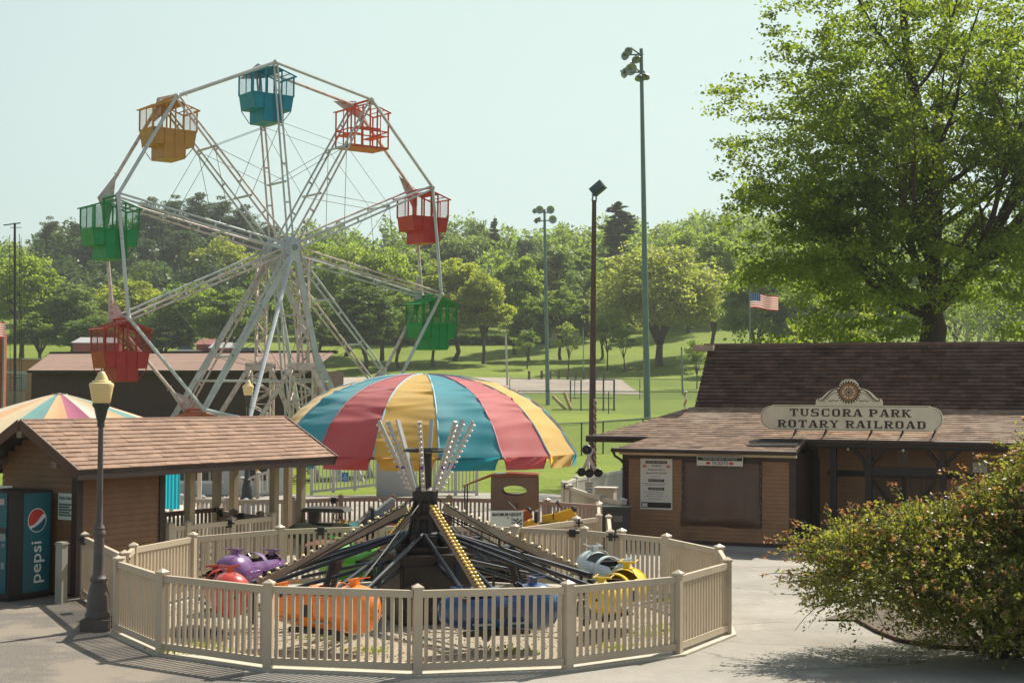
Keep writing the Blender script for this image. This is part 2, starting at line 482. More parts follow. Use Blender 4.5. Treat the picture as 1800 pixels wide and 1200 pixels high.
def explode(ob, margin=.012):
    """one object per cluster of touching pieces"""
    me = ob.data; nv = len(me.vertices)
    par = list(range(nv))
    def fd(a):
        while par[a] != a: par[a] = par[par[a]]; a = par[a]
        return a
    for p in me.polygons:
        v = list(p.vertices); r = fd(v[0])
        for q in v[1:]: par[fd(q)] = r
    isl = {}
    for i in range(nv): isl.setdefault(fd(i), []).append(i)
    bx_ = []
    for k, vs in isl.items():
        co = np.array([me.vertices[i].co for i in vs]); bx_.append([co.min(0) - margin, co.max(0) + margin, {k}])
    ch_ = True
    while ch_:
        ch_ = False
        for i in range(len(bx_)):
            for j in range(i + 1, len(bx_)):
                if (bx_[i][0] <= bx_[j][1]).all() and (bx_[j][0] <= bx_[i][1]).all():
                    bx_[i] = [np.minimum(bx_[i][0], bx_[j][0]), np.maximum(bx_[i][1], bx_[j][1]), bx_[i][2] | bx_[j][2]]
                    bx_.pop(j); ch_ = True; break
            if ch_: break
    if len(bx_) < 2 or len(bx_) > 90: return
    rnd = me.attributes.get('rnd')
    for lo, hi, ks in bx_:
        new = MB(); mp = {}; sm = False
        for p in me.polygons:
            if fd(p.vertices[0]) not in ks: continue
            f = []
            for q in p.vertices:
                if q not in mp: mp[q] = len(new.v); new.v.append(tuple(me.vertices[q].co))
                f.append(mp[q])
            new.f.append(tuple(f)); new.r.append(rnd.data[p.index].value if rnd else .5); new.m.append(p.material_index); sm = p.use_smooth
        m2 = new.mesh(me.name, list(me.materials), sm)
        o2 = bpy.data.objects.new(ob.name.split('.')[0], m2); COL.objects.link(o2); o2.parent = ob.parent; o2.matrix_basis = ob.matrix_basis
        for k_ in ob.keys(): o2[k_] = ob[k_]
    for c in list(ob.children): c.parent = ob.parent
    bpy.data.objects.remove(ob)
# ------------------------------------------------------------------ vinyl fences
def fence_run(label, pts, m=None, h=1.12, closed=False, group=None, latches=(), skip=(), pick=.108, cat='fence', signs=()):
    m = m or vinyl
    pts = [Vector(p) for p in pts]
    root = thing('picket_fence', label, cat, Matrix.Translation(pts[0]), group)
    n = len(pts)
    for i, p in enumerate(pts):
        mb = MB()
        q = pts[(i + 1) % n] if (i + 1 < n or closed) else pts[i - 1]
        d = (q - p); ang = math.atan2(d.y, d.x)
        s = h / 1.12
        mb.box(-.056, .056, -.056, .056, 0, h - .03)
        k = len(mb.v); mb.xf(Matrix.Translation(p) @ Matrix.Rotation(ang, 4, 'Z'))
        po = mb.build('post', m, root, True)
        cb = MB(); cb.box(-.07, .07, -.07, .07, h - .035, h - .01)
        cb.add([(-.07, -.07, h - .01), (.07, -.07, h - .01), (.07, .07, h - .01), (-.07, .07, h - .01), (0, 0, h + .035)], [(0, 1, 4), (1, 2, 4), (2, 3, 4), (3, 0, 4)])
        cb.xf(Matrix.Translation(p) @ Matrix.Rotation(ang, 4, 'Z'))
        cb.build('post_cap', m, po, True)
    for i in range(n if closed else n - 1):
        if i in skip: continue
        p, q = pts[i], pts[(i + 1) % n]
        d = q - p; L = d.length; ang = math.atan2(d.y, d.x)
        mb = MB()
        mb.box(.056, L - .056, -.032, .032, h - .145, h - .055)
        mb.box(.056, L - .056, -.032, .032, .075, .165)
        k = max(2, int(round((L - .11) / pick)))
        for j in range(k):
            x = .056 + (L - .112) * (j + .5) / k
            mb.box(x - .022, x + .022, -.018, .018, .16, h - .14)
        sl = (q.z - p.z) / L
        mb.v = [(x, y, z + sl * x) for x, y, z in mb.v]
        mb.xf(Matrix.Translation(p) @ Matrix.Rotation(ang, 4, 'Z'))
        mb.build('fence_panel', m, root, True)
    for i, f_ in latches:
        p, q = pts[i], pts[(i + 1) % n]
        c = p.lerp(q, f_); c.z += h - .1
        mb = MB(); mb.box(c.x - .06, c.x + .06, c.y - .075, c.y + .02, c.z - .08, c.z + .06)
        mb.tube((c.x - .1, c.y - .08, c.z), (c.x + .12, c.y - .08, c.z), .018, n=6)
        mb.build('latch', black, root, True)
    return root
ring = fence_run('long beige picket fence in a ring round the spinning helicopter ride, nearest the camera', [ringp(i) for i in range(15)], closed=True, latches=((9, .12), (11, .6), (11, .15)))

def fp(px, ytop, h=1.12):
    """fence post standing where its top is seen at pixel (px, ytop)"""
    yy = YH + (px - 900) * ROLL
    Y = (CAMZ - h) * F / (ytop - yy)
    v = A(px, ytop, Y); v.z = 0
    return v
# small gate by the lamp post
a = Vector((-7.25, 25.75, 0)); b2 = ringp(0) + Vector((-.1, .75, 0))
fence_run('beige picket gate between the brown shelter corner and the ring fence, behind the lamp post', [a, b2], cat='gate', latches=((0, .02), (0, .97)))
mbp = MB(); mbp.box(-.13, .13, -.006, .006, .55, .8)
o = thing('notice_board', 'small white notice hung on the picket gate by the lamp post', 'sign', Matrix.Translation(a.lerp(b2, .42) + Vector((-.02, -.06, 0))) @ Matrix.Rotation(math.atan2((b2 - a).y, (b2 - a).x), 4, 'Z'))
mbp.build('board', white, o)
mbt = MB()
for k in range(5): mbt.box(-.09, .09, -.0085, -.006, .6 + .035 * k, .61 + .035 * k)
mbt.build('print', black_ink, o)

# queue fences between the rides
F2 = [fp(333, 871), fp(402, 873), fp(513, 873), fp(599, 869.6), fp(690, 869), fp(790, 870), fp(880, 872), fp(961.7, 876), fp(1052.5, 882)]
fence_run('beige fence with the canopy light in its colour, along the far side of the kiddie car ride, under the striped canopy', F2, vinyl_canopy_tint, latches=((2, .85),))
fence_run('beige entrance fence with an open gate beside the maximum height sign', [fp(905, 922), fp(1013, 908), fp(1053, 903), fp(1052.5, 885)], latches=((1, .02),))
fence_run('beige fence in front of the black litter bin by the ticket booth', [fp(993, 846), fp(1003, 851), fp(1058, 869), fp(1096, 876)], white_vinyl, latches=((0, .2), (0, .9)))
fence_run('pale fence curving behind the air conditioner box by the ticket booth', [fp(990, 845), fp(1012, 836), fp(1095, 822)], white_vinyl)
fence_run('short beige fence joining the ring fence to the litter bin', [ringp(8.6, RR + .05), fp(1073, 931), fp(1070, 905)], latches=((0, .9),))

def tfence(label, px0, px1, ytop, ybase, n, rise=0, m=white_vinyl):
    Y = CAMZ * F / (ybase - (YH + (px0 - 900) * ROLL))
    h = CAMZ - (ytop - (YH + (px0 - 900) * ROLL)) * Y / F
    P = [A(px0 + (px1 - px0) * i / n, ybase, Y) for i in range(n + 1)]
    for i, p in enumerate(P): p.z = rise * i / n
    return fence_run(label, P, m, h=h, pick=.13)
tfence('tall pale fence with the blue wheelchair sign, left of the grey panel', 548, 662, 806, 869, 3, .25)
tfence('tall pale fence right of the grey panel, by the lawn', 726, 838, 800, 869, 3)
tfence('tall white stair railing beyond the open shelter', 425, 482, 838, 884, 2, .35)
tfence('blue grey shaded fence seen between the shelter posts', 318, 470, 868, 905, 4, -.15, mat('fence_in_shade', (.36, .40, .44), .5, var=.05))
# grey panel behind the canopy
p0, p1 = A(662, 869, 52.5), A(726, 869, 52.5)
mb = MB(); mb.box(0, p1.x - p0.x, 0, .08, 0, 1.75); mb.box(-.03, p1.x - p0.x + .03, -.02, .1, 1.7, 1.78)
o = tag(mb.build('utility_screen', mat('grey_panel', (.38, .37, .34), .6, var=.05), M=Matrix.Translation((p0.x, 52.4, 0))), 'plain grey panel standing between two pale fences under the big canopy', 'screen')
# wheelchair sign
p = A(607, 838, 51.9)
o = thing('access_sign', 'small blue wheelchair sign hanging on the tall pale fence', 'sign', Matrix.Translation((p.x, 51.9, 0)))
mb = MB(); mb.box(-.115, .115, -.012, 0, p.z - .16, p.z + .16); mb.build('board', mat('blue_sign', (.03, .16, .38), .5), o)
mb = MB(); c = (0, -.014, p.z)
mb.path([(.05 * cos(t) , -.014, p.z - .05 + .05 * sin(t)) for t in [R_(100 + 25 * k) for k in range(11)]], .009, 5)
mb.path([(-.01, -.014, p.z + .06), (-.01, -.014, p.z - .0), (.045, -.014, p.z - .0), (.07, -.014, p.z - .07)], .01, 5); mb.ball((-.01, -.014, p.z + .09), .018)
mb.build('wheelchair_symbol', white, o)

# ------------------------------------------------------------------ spinning helicopter ride
ride = thing('helicopter_ride', 'spinning ride with eight colourful barrel aircraft on dark blue arms and a black centre box', 'fairground ride', at(RC.x - .04, RC.y, 0))
mb = MB(); mb.box(-.56, .56, -.56, .56, .05, 1.02); mb.box(-.6, .6, -.6, .6, 1.0, 1.06)
for s in (-1, 1):
    mb.box(-.5, .5, s * .575 - .01, s * .575 + .01, .15, .9)
mb.xf(Matrix.Rotation(R_(20), 4, 'Z')); base = mb.build('base_box', rustbox, ride)
mb = MB(); mb.box(.62, .98, -.35, .35, .45, 1.08); mb.box(.55, 1.02, -.4, .4, 1.06, 1.09); mb.xf(Matrix.Rotation(R_(62), 4, 'Z')); mb.build('motor_cover', rustbox, ride)
mb = MB(); mb.path([(.27 * cos(t) - .28, -.62, .42 + .27 * sin(t) * .9) for t in [k * pi / 8 for k in range(16)]], .012, 5, closed=True); mb.xf(Matrix.Rotation(R_(20), 4, 'Z')); mb.build('wheel_emblem', mat('dull_grey_ring', (.07, .055, .05), .6), base)
mb = MB()
mb.lathe([(.44, 1.06), (.46, 1.1), (.46, 1.16), (.27, 1.18), (.25, 1.28), (.32, 1.3), (.32, 1.36), (.2, 1.4), (.18, 1.55), (.23, 1.58), (.23, 1.64), (.17, 1.68), (.16, 1.84), (.2, 1.86), (.2, 2.02), (.14, 2.06), (.1, 2.08), (.1, 2.6), (.02, 2.62)], n=18)
for k in range(8):
    t = R_(45 * k + 22); mb.box(-.05, .05, .2, .42, 1.2, 1.34); mb.xf(Matrix.Rotation(t, 4, 'Z'), len(mb.v) - 8)
    mb.tube((.3 * cos(t), .3 * sin(t), 1.1), (.16 * cos(t), .16 * sin(t), 1.9), .03, n=6)
mb.build('hub', char, ride, smooth=True)
mb = MB(); mb.path([(.33 * cos(t), .33 * sin(t), 2.64) for t in [k * pi / 10 for k in range(20)]], .028, 6, closed=True)
for k in range(4): mb.tube((.33 * cos(k * pi / 2), .33 * sin(k * pi / 2), 2.64), (-.33 * cos(k * pi / 2), -.33 * sin(k * pi / 2), 2.64), .018, n=6)
mb.build('stay_ring', black, ride)
bulb_w = mat('white_bulb_cap', (.78, .70, .66), .3, var=.08, spec=.6)
bulb_y = mat('yellow_bulb_cap', (.80, .68, .30), .3, var=.1, spec=.6)
bulb_yy = mat('deep_yellow_bulb_cap', (.75, .52, .06), .3, var=.1, spec=.6)
purple_g = mat('purple_bulb_glass', (.22, .06, .35), .2)
socket = mat('bulb_socket', (.12, .06, .12), .4)
tan_bar = mat('tan_bar_paint', (.34, .26, .19), .5, var=.15, col2=(.42, .36, .3), c2lo=.5, c2hi=.8, c2scale=3)
grey_bar = mat('pale_bar_paint', (.50, .50, .47), .4, var=.06, metal=.2)
AR = 3.15
def rp(a, r, z): return Vector((r * sin(a), -r * cos(a), z))
# sunburst of light sticks
for k in range(8):
    a = R_(-4 + 45 * k); p0, p1 = rp(a, .22, 2.02), rp(a, .74, 3.10)
    side = Vector((cos(a), sin(a), 0)); outn = (p1 - p0).normalized().cross(side).normalized()
    mb = MB(); mb.beam(p0, p1, .062, .045, up=outn)
    st = mb.build('light_stick', grey_bar, ride)
    sb = MB()
    sgn = 1 if outn.dot(rp(a, 1, 0)) > 0 else -1
    for j in range(13):
        c = p0.lerp(p1, .05 + .9 * j / 12) + outn * .045 * sgn
        sb.cm = 1 if j == 4 else 0
        sb.ball(c, .030, 8, .8)
    sb.build('bulb_row', [bulb_w, purple_g], st, smooth=True)
ANG = [R_(-23 + 45 * k) for k in range(8)]
for k, a in enumerate(ANG):
    side = Vector((cos(a), sin(a), 0))
    mb = MB()
    for s in (-.17, .17):
        mb.path([rp(a, .3, 1.36) + side * s * .7, rp(a, 2.75, .62) + side * s * 1.5], .034, 8)
    mb.path([rp(a, .5, .95), rp(a, 2.2, .55)], .03, 8)
    mb.beam(rp(a, 2.7, .62) - side * .33, rp(a, 2.7, .62) + side * .33, .07, .09)
    mb.tube(rp(a, 2.68, .62), rp(a, 2.68, .16), .03, n=6); mb.ball(rp(a, 2.68, .14), .07)
    mb.beam(rp(a, 1.45, 1.02) , rp(a, 1.65, .35), .06, .09)
    arm = mb.build('arm', bluesteel, ride, smooth=True)
    mb = MB(); mb.tube(rp(a, .12, 1.72), rp(a, 2.5, .66), .012, n=5); mb.tube(rp(a, .16, 1.9) + side * .05, rp(a, 2.2, .8) + side * .05, .009, n=4)
    mb.build('stay_cable', black, arm)
def light_bar(a, yel):
    p0, p1 = rp(a, .3, 1.74), rp(a, 2.62, .66)
    d = (p1 - p0).normalized(); side = Vector((cos(a), sin(a), 0)); nn = side.cross(d).normalized()
    if nn.z < 0: nn = -nn
    mb = MB(); mb.beam(p0, p1, .055, .11, up=nn)
    lb = mb.build('light_bar', tan_bar, ride)
    sb = MB()
    nb_ = 26 if yel else 18
    for j in range(nb_):
        c = p0.lerp(p1, .02 + .95 * j / (nb_ - 1))
        for s in ((-1, 1) if yel else (0,)):
            sb.cm = 0; sb.ball(c + nn * .085 + side * s * .03, .030, 8, .8)
            sb.cm = 1; sb.tube(c + nn * .05 + side * s * .03, c + nn * .075 + side * s * .03, .024, n=6)
        if not yel:
            sb.build('bulb', [bulb_y, socket], lb, smooth=True); sb = MB()
    if yel: sb.build('bulb_row', [bulb_yy, socket], lb, smooth=True)
light_bar(ANG[1], True); light_bar(ANG[3], False); light_bar(ANG[5], True); light_bar(ANG[7], False)
# barrel aircraft
def fibreglass(name, col, col2=None):
    return mat(name, col, .22, var=.06, scale=2, spec=.6, coat=.5, col2=col2, c2lo=.5, c2hi=.8, c2scale=1.5)
seatm = mat('black_seat', (.02, .018, .018), .6)
def aircraft(k, m, label):
    a = ANG[k]
    X = Vector((cos(a), sin(a), 0)); c = rp(a, AR, .60)
    Mx = Matrix.Translation(c) @ Matrix.Rotation(math.atan2(X.y, X.x), 4, 'Z')
    prof = [(.02, -.86), (.13, -.84), (.2, -.76), (.245, -.6), (.27, -.4), (.285, -.16), (.285, -.13), (.3, -.12), (.3, -.02), (.29, 0), (.30, .2), (.31, .34), (.33, .46), (.335, .56), (.315, .68), (.26, .78), (.15, .845), (.02, .865)]
    mb = MB()
    def skip(i, t):
        dt = abs((t - pi / 2 + pi) % (2 * pi) - pi)
        return (3 <= i <= 5 and dt < R_(52)) or (8 <= i <= 10 and dt < R_(52))
    mb.lathe(prof, n=28, axis='X', skip=skip)
    mb.v = [(x, y * .93, z if z > 0 else z * 1.0) for x, y, z in mb.v]
    body = mb.xf(Mx).build('aircraft', m, ride, smooth=True, label=label)
    mb = MB(); mb.box(-.58, -.16, -.2, .2, -.14, -.1); mb.box(-.58, -.52, -.2, .2, -.1, .18); mb.box(.0, .32, -.2, .2, -.14, -.1); mb.box(-.0, .04, -.2, .2, -.1, .2)
    mb.xf(Mx).build('seat', seatm, body)
    mb = MB()
    mb.path([(.33 - .05 * sin(t), -.17 * cos(t), .25 + .10 * sin(t)) for t in [k2 * pi / 8 for k2 in range(9)]], .008, 5)
    mb.path([(-.12 - .04 * sin(t), -.16 * cos(t), .22 + .07 * sin(t)) for t in [k2 * pi / 8 for k2 in range(9)]], .008, 5)
    mb.xf(Mx).build('grab_hoop', white if k == 3 else m, body)
    mb = MB()
    for x, z in ((.5, .33), (-.62, .22)):
        mb.box(x - .06, x + .05, -.045, .045, z - .03, z + .075); mb.box(x - .035, x + .015, -.14, .14, z + .06, z + .085)
        for s in (-1, 1): mb.tube((x - .02, s * .12, z + .075), (x + .17, s * .12, z + .10), .009, n=6)
    mb.xf(Mx).build('toy_gun', m, body)
    mb = MB()
    for x in (-.35, .15): mb.box(x - .12, x + .12, -.34, -.24, -.17, -.15); mb.box(x - .12, x + .12, .24, .34, -.17, -.15)
    mb.xf(Mx).build('foot_step', galv, body)
    mb = MB(); mb.box(-.5, .45, -.05, .05, -.36, -.29); mb.box(-.12, -.02, -.28, .28, -.3, -.27); mb.tube((0, .0, -.33), (0, .35, -.1), .035, n=6)
    mb.box(-.125, .0, -.29, -.272, -.1, .06)
    mb.xf(Mx).build('cradle', char, body)
aircraft(0, fibreglass('orange_gelcoat', (.85, .22, .015), (.9, .3, .02)), 'bright orange barrel aircraft nearest the camera, left of centre')
aircraft(1, fibreglass('blue_gelcoat', (.015, .05, .17), (.01, .18, .36)), 'blue barrel aircraft nearest the camera, right of centre')
aircraft(2, fibreglass('yellow_gelcoat', (.85, .56, .01)), 'yellow barrel aircraft at the right front')
aircraft(3, fibreglass('white_gelcoat', (.60, .66, .66)), 'white barrel aircraft behind the yellow one')
aircraft(4, fibreglass('black_gelcoat', (.012, .013, .018)), 'black barrel aircraft at the back right')
aircraft(5, fibreglass('green_gelcoat', (.10, .42, .03)), 'green barrel aircraft at the back left')
aircraft(6, fibreglass('purple_gelcoat', (.20, .085, .25)), 'purple barrel aircraft at the left back')
aircraft(7, fibreglass('red_gelcoat', (.52, .05, .03)), 'red barrel aircraft with its nose to the camera at the left front')
# drain grate, mat and weeds inside the ring
mb = MB()
for k in range(14): mb.box(-.3, .3, k * .05, k * .05 + .02, .02, .035)
mb.box(-.34, -.3, -.05, .72, .02, .04); mb.box(.3, .34, -.05, .72, .02, .04)
p = G(1150, 1052); tag(mb.build('drain_grate', galv, M=at(p.x - .15, p.y, 0)), 'grey slotted drain grate on the gravel inside the ring, right side', 'grate')
mb = MB(); mb.lathe([(.02, .045), (.4, .04), (.5, .012)], n=12); mb.v = [(x * (1 + .12 * sin(5 * y)), y * .75, z) for x, y, z in mb.v]
p = G(335, 1115); tag(mb.build('rubber_mat', mat('dark_mat', (.05, .045, .035), .9, var=.3), M=at(p.x, p.y, 0)), 'dark flat rubber mat on the gravel behind the left of the ring fence', 'mat')

# ------------------------------------------------------------------ ferris wheel
HX, HY, HZ, WR, AL, PH, WW = -8.834, 60.0, 9.32, 7.408, R_(36.856), R_(96.158), 1.5
U = Vector((cos(AL), sin(AL), 0)); AX = Vector((-sin(AL), cos(AL), 0)); HC = Vector((HX, HY, HZ)); UP = Vector((0, 0, 1))
def wn_(k, r=WR, w_=0.0):
    a = PH + R_(36) * k
    return HC + r * (cos(a) * U + sin(a) * UP) + AX * w_
wheel = thing('ferris_wheel', 'large pale grey ferris wheel with ten sides, standing on splayed legs behind the brown shelter', 'ferris wheel', at(HX + .4, HY + .6, 0))
for side_i, wo in ((0, 0.0), (1, WW)):
    for k in range(10):
        q, q2 = wn_(k, WR, wo), wn_(k + 1, WR, wo)
        mb = MB(); mb.tube(q, q2, .07, n=8); mb.ball(q, .11)
        if side_i:   # tapered light plate beside the far rim joints
            d = (wn_(k - 1, WR, wo) - q).normalized(); rad_ = (HC + AX * wo - q).normalized()
            pts = [q + d * 1.15 - rad_ * .06, q - rad_ * .20, q + rad_ * .42, q + (q2 - q).normalized() * .9 + rad_ * .16]
            mb.prism([p_ - AX * .03 for p_ in pts], AX * .06)
            mb.tube(q + d * 1.15 - rad_ * .14, q + d * 1.1 + rad_ * .12, .025, n=5)
        rim = mb.build('rim_section', steel if side_i == 0 else steel_old, wheel, True)
        # spoke: two parallel tubes with ties
        mb = MB(); tdir = Vector(U) * -sin(PH + R_(36) * k) + UP * cos(PH + R_(36) * k)
        pin, pout = wn_(k, .45, wo), wn_(k, WR, wo)
        for s in (-1, 1):
            mb.tube(pin + tdir * .13 * s, pout + tdir * .075 * s + (pin - pout) * .01, .042, n=7)
        for f_ in (.2, .42, .64, .84):
            c = pin.lerp(pout, f_)
            mb.beam(c - tdir * .12, c + tdir * .12, .045, .07)
        mb.build('spoke', steel if (side_i + k) % 2 == 0 else steel_old, wheel, True)
mb = MB()
for k in range(10):
    for r in (WR * .36, WR * .68): mb.tube(wn_(k, r), wn_(k, r, WW), .045, n=6)
mb.build('cross_tie', steel, wheel, True)
mb = MB()
for k in range(10):
    for w_ in (0, WW):
        mb.tube(wn_(k, WR * .68, w_), wn_(k + 1, WR * .36, w_), .011, n=4); mb.tube(wn_(k, WR * .36, w_), wn_(k + 1, WR * .68, w_), .011, n=4)
        mb.tube(wn_(k, WR * .68, w_), wn_(k + 1, WR * .68, w_), .010, n=4)
mb.build('bracing_cables', mat('dull_cable', (.12, .13, .13), .8), wheel, True)
hubM = Matrix.Translation(HC) @ Matrix.Rotation(AL, 4, 'Z')
for w_, nm in ((0, 'near'), (WW, 'far')):
    mb = MB(); mb.lathe([(.02, -.16), (.3, -.16), (.34, -.1), (.34, -.05), (.46, -.04), (.48, 0), (.46, .06), (.02, .07)], (0, w_, 0), n=20, axis='Y')
    for j in range(10):
        t = pi / 2 - (PH + R_(36) * j); mb.ball((.40 * sin(t), w_ - .06, .40 * cos(t)), .04)
    mb.xf(hubM).build('hub', steel, wheel, True, smooth=True)
mb = MB(); mb.lathe([(.16, -.3), (.16, WW + .3)], n=12, axis='Y'); mb.xf(hubM).build('axle', galv, wheel, True, smooth=True)
mb = MB()
for w_ in (-.3, WW + .12): mb.box(-.2, .2, w_, w_ + .18, -.55, .22)
mb.xf(hubM).build('bearing_block', steel, wheel, True)
mb = MB(); mb.lathe([(.02, -.36), (.12, -.36), (.13, -.33), (.13, -.3)], (0, 0, .02), n=12, axis='Y'); mb.xf(hubM).build('bearing_cap', galv, wheel, True, smooth=True)
# splayed legs
near_t, far_t = HC - AX * .2 - UP * .4, HC + AX * (WW + .2) - UP * .4
feet = [(near_t - U * .15, G(283, 852)), (near_t + U * .15, G(598, 846)), (far_t - U * .15, G(236, 846)), (far_t + U * .15, G(655, 842)),
        (near_t - U * .1, G(404, 868)), (far_t + U * .1, G(545, 838))]
for i, (t_, g_) in enumerate(feet):
    mb = MB()
    if i < 4: mb.beam(t_, g_, .16, .22); mb.box(g_.x - .3, g_.x + .3, g_.y - .3, g_.y + .3, 0, .08)
    else: mb.tube(t_, g_, .09, n=8)
    mb.build('support_leg', steel, wheel, True)
mb = MB()
for a_, b_ in ((0, 1), (2, 3), (0, 2), (1, 3)):
    (t0, g0), (t1, g1) = feet[a_], feet[b_]
    mb.tube(t0.lerp(g0, .55), t1.lerp(g1, .55), .05, n=6)
mb.build('leg_ties', steel, wheel, True)
def mast(px, Y, w_, z0, z1, wide_to):
    c = A(px, 700, Y); mb = MB(); h = .45
    for sx in (-1, 1):
        for sy in (-1, 1):
            mb.tube((c.x + sx * h, c.y + sy * h, 0), (c.x + sx * h, c.y + sy * h, wide_to), .05, n=5)
            mb.tube((c.x + sx * .2, c.y + sy * .2, wide_to), (c.x + sx * .2, c.y + sy * .2, z1), .04, n=5)
    def lace(hh, za, zb, st):
        z = za; s = 1
        while z < zb - .01:
            z2 = min(zb, z + st)
            for sy in (-1, 1):
                mb.tube((c.x - s * hh, c.y + sy * hh, z), (c.x + s * hh, c.y + sy * hh, z2), .026, n=4)
                mb.tube((c.x + sy * hh, c.y - s * hh, z), (c.x + sy * hh, c.y + s * hh, z2), .026, n=4)
            mb.tube((c.x - hh, c.y - hh, z2), (c.x + hh, c.y - hh, z2), .024, n=4)
            z = z2; s = -s
    lace(h, .1, wide_to, .5); lace(.2, wide_to, z1, .45)
    mb.beam((c.x - h - .1, c.y - h, wide_to), (c.x + h + .1, c.y - h, wide_to), .12, .3)
    mb.beam((c.x - h - .1, c.y + h, wide_to), (c.x + h + .1, c.y + h, wide_to), .12, .3)
    mb.tube((c.x - h, c.y - h, wide_to - .1), (c.x - h - 2.6, c.y - h - .5, 0), .1, n=7)
    mb.tube((c.x + h, c.y - h, wide_to - .1), (c.x + h + 2.0, c.y - h + .4, 0), .1, n=7)
    mb.build('lattice_mast', steel_old, wheel, True)
mast(458, 61.2, .9, 0, 9.0, 4.6); mast(532, 60.3, .9, 0, 8.9, 4.6)

# gondolas hang free between the two rims
CARS = [(0, (.0, .24, .34), 'closed', 'turquoise blue ferris wheel gondola at the very top of the wheel', 'blue'),
        (1, (.50, .25, .05), 'closed', 'mustard yellow ferris wheel gondola at the upper left', 'yellow'),
        (2, (.008, .25, .07), 'mesh', 'dark green ferris wheel gondola at the far left of the wheel', 'green'),
        (3, (.40, .025, .018), 'full', 'dark red ferris wheel gondola with a slatted roof at the lower left', 'red'),
        (-1, (.62, .09, .04), 'open', 'open orange red ferris wheel cage without side panels, at the upper right', 'open'),
        (-2, (.55, .035, .03), 'closed', 'bright red ferris wheel gondola at the right of the wheel', 'red'),
        (-3, (.008, .27, .07), 'full', 'green ferris wheel gondola with a solid roof at the lower right, above the canopy', 'green'),
        (4, (.55, .10, .03), 'full', 'orange ferris wheel gondola at the bottom left, mostly hidden by the shelter roof', 'orange'),
        (-4, (.02, .18, .28), 'full', 'ferris wheel gondola at the bottom right of the wheel, hidden by the canopy', 'blue')]
def gondola(k, col, style, label):
    c = (wn_(k) + wn_(k, WR, WW)) / 2
    M = Matrix.Translation(c - Vector((0, 0, .1))) @ Matrix.Rotation(AL, 4, 'Z')
    g = thing('gondola', label, 'gondola', M, 'gondolas of the ferris wheel')
    m = mat('gondola_paint', col, .45, var=.12, scale=3, col2=tuple(c_ * .72 for c_ in col), c2lo=.55, c2hi=.8, c2scale=2)
    W_, D_ = .9, .62
    mb = MB(); mb.tube((0, -WW / 2 + .03, .1), (0, WW / 2 - .03, .1), .05, n=8)
    for s in (-1, 1): mb.beam((0, s * .6, .1), (0, s * .6, -.12), .1, .05)
    mb.build('pivot_bar', m, g)
    mb = MB()
    ez, rz = -.36, -.04
    for s in (-1, 1):
        for y in (-D_ - .06, D_ + .06): mb.beam((0, y, rz), (s * (W_ + .1), y, ez), .04, .05)
        if style in ('full',):
            mb.prism([(0, -D_ - .08, rz + .02), (s * (W_ + .12), -D_ - .08, ez + .02), (s * (W_ + .12), D_ + .08, ez + .02), (0, D_ + .08, rz + .02)], (0, 0, .02))
            for j in range(7):
                f_ = .1 + j * .13; mb.beam((s * (W_ + .1) * f_, -D_ - .1, rz + (ez - rz) * f_ + .05), (s * (W_ + .1) * f_, D_ + .1, rz + (ez - rz) * f_ + .05), .03, .03)
        else:
            for j in range(4):
                f_ = .12 + j * .29; mb.beam((s * (W_ + .1) * f_, -D_ - .06, rz + (ez - rz) * f_), (s * (W_ + .1) * f_, D_ + .06, rz + (ez - rz) * f_), .03, .03)
            if style == 'closed':
                mb.prism([(s * .02, -D_ - .03, rz), (s * W_ * .42, -D_ - .03, rz + (ez - rz) * .42), (s * W_ * .42, D_ + .03, rz + (ez - rz) * .42), (s * .02, D_ + .03, rz)], (0, 0, .012))
    mb.build('roof', m, g)
    zr, zt, zb = -1.16, -1.2, -1.76
    mb = MB()
    for y in (-D_, D_):
        for x in (-W_, -.34, .02, .36, W_):
            mb.beam((x, y, ez - (0 if abs(x) > .5 else -.22)), (x, y, zr if style != 'open' else -1.86), .052, .05)
        mb.beam((-W_, y, zr), (W_, y, zr), .045, .05)
    for x in (-W_, W_):
        mb.beam((x, -D_, zr), (x, D_, zr), .05, .045); mb.beam((x, -D_, ez), (x, D_, ez), .04, .04); mb.beam((x, 0, ez), (x, 0, zr), .03, .03)
    if style == 'open':
        for y in (-D_, D_):
            mb.beam((-W_, y, -1.84), (W_, y, -1.84), .05, .06)
            for x0, x1 in ((-W_, -.34), (.36, W_)): mb.beam((x0, y, -1.35), (x1, y, -1.35), .035, .035)
        for x in (-W_, W_): mb.beam((x, -D_, -1.84), (x, D_, -1.84), .05, .06); mb.beam((x, 0, zr), (x, 0, -1.82), .04, .04)
    mb.build('cage', m, g)
    if style == 'open':
        mb = MB(); mb.box(-W_, W_, -D_, D_, -1.9, -1.86); mb.build('floor', m, g)
        mb = MB(); mb.box(-W_ + .04, -.42, -D_ + .08, D_ - .08, -1.36, -1.32); mb.box(.44, W_ - .04, -D_ + .08, D_ - .08, -1.36, -1.32); mb.build('bench', m, g)
        mb = MB(); mb.box(-.3, W_ - .02, -.04, .04, -1.06, -.92); mb.build('lap_bar', m, g)
        return g
    mb = MB(); wi = W_ - .1
    for s in (-1, 1):
        y = s * D_
        mb.prism([(-W_, y, zr), (W_, y, zr), (wi, y, zb), (-wi, y, zb)], (0, -s * .02, 0))
        mb.prism([(s * W_, -D_, zr), (s * W_, D_, zr), (s * wi, D_, zb), (s * wi, -D_, zb)], (-s * .02, 0, 0))
    mb.box(-wi, -.4, -D_ + .01, D_ - .01, zb, zb + .02); mb.box(.42, wi, -D_ + .01, D_ - .01, zb, zb + .02)
    if style == 'closed':   # slot over the door
        pass
    mb.build('tub', m, g)
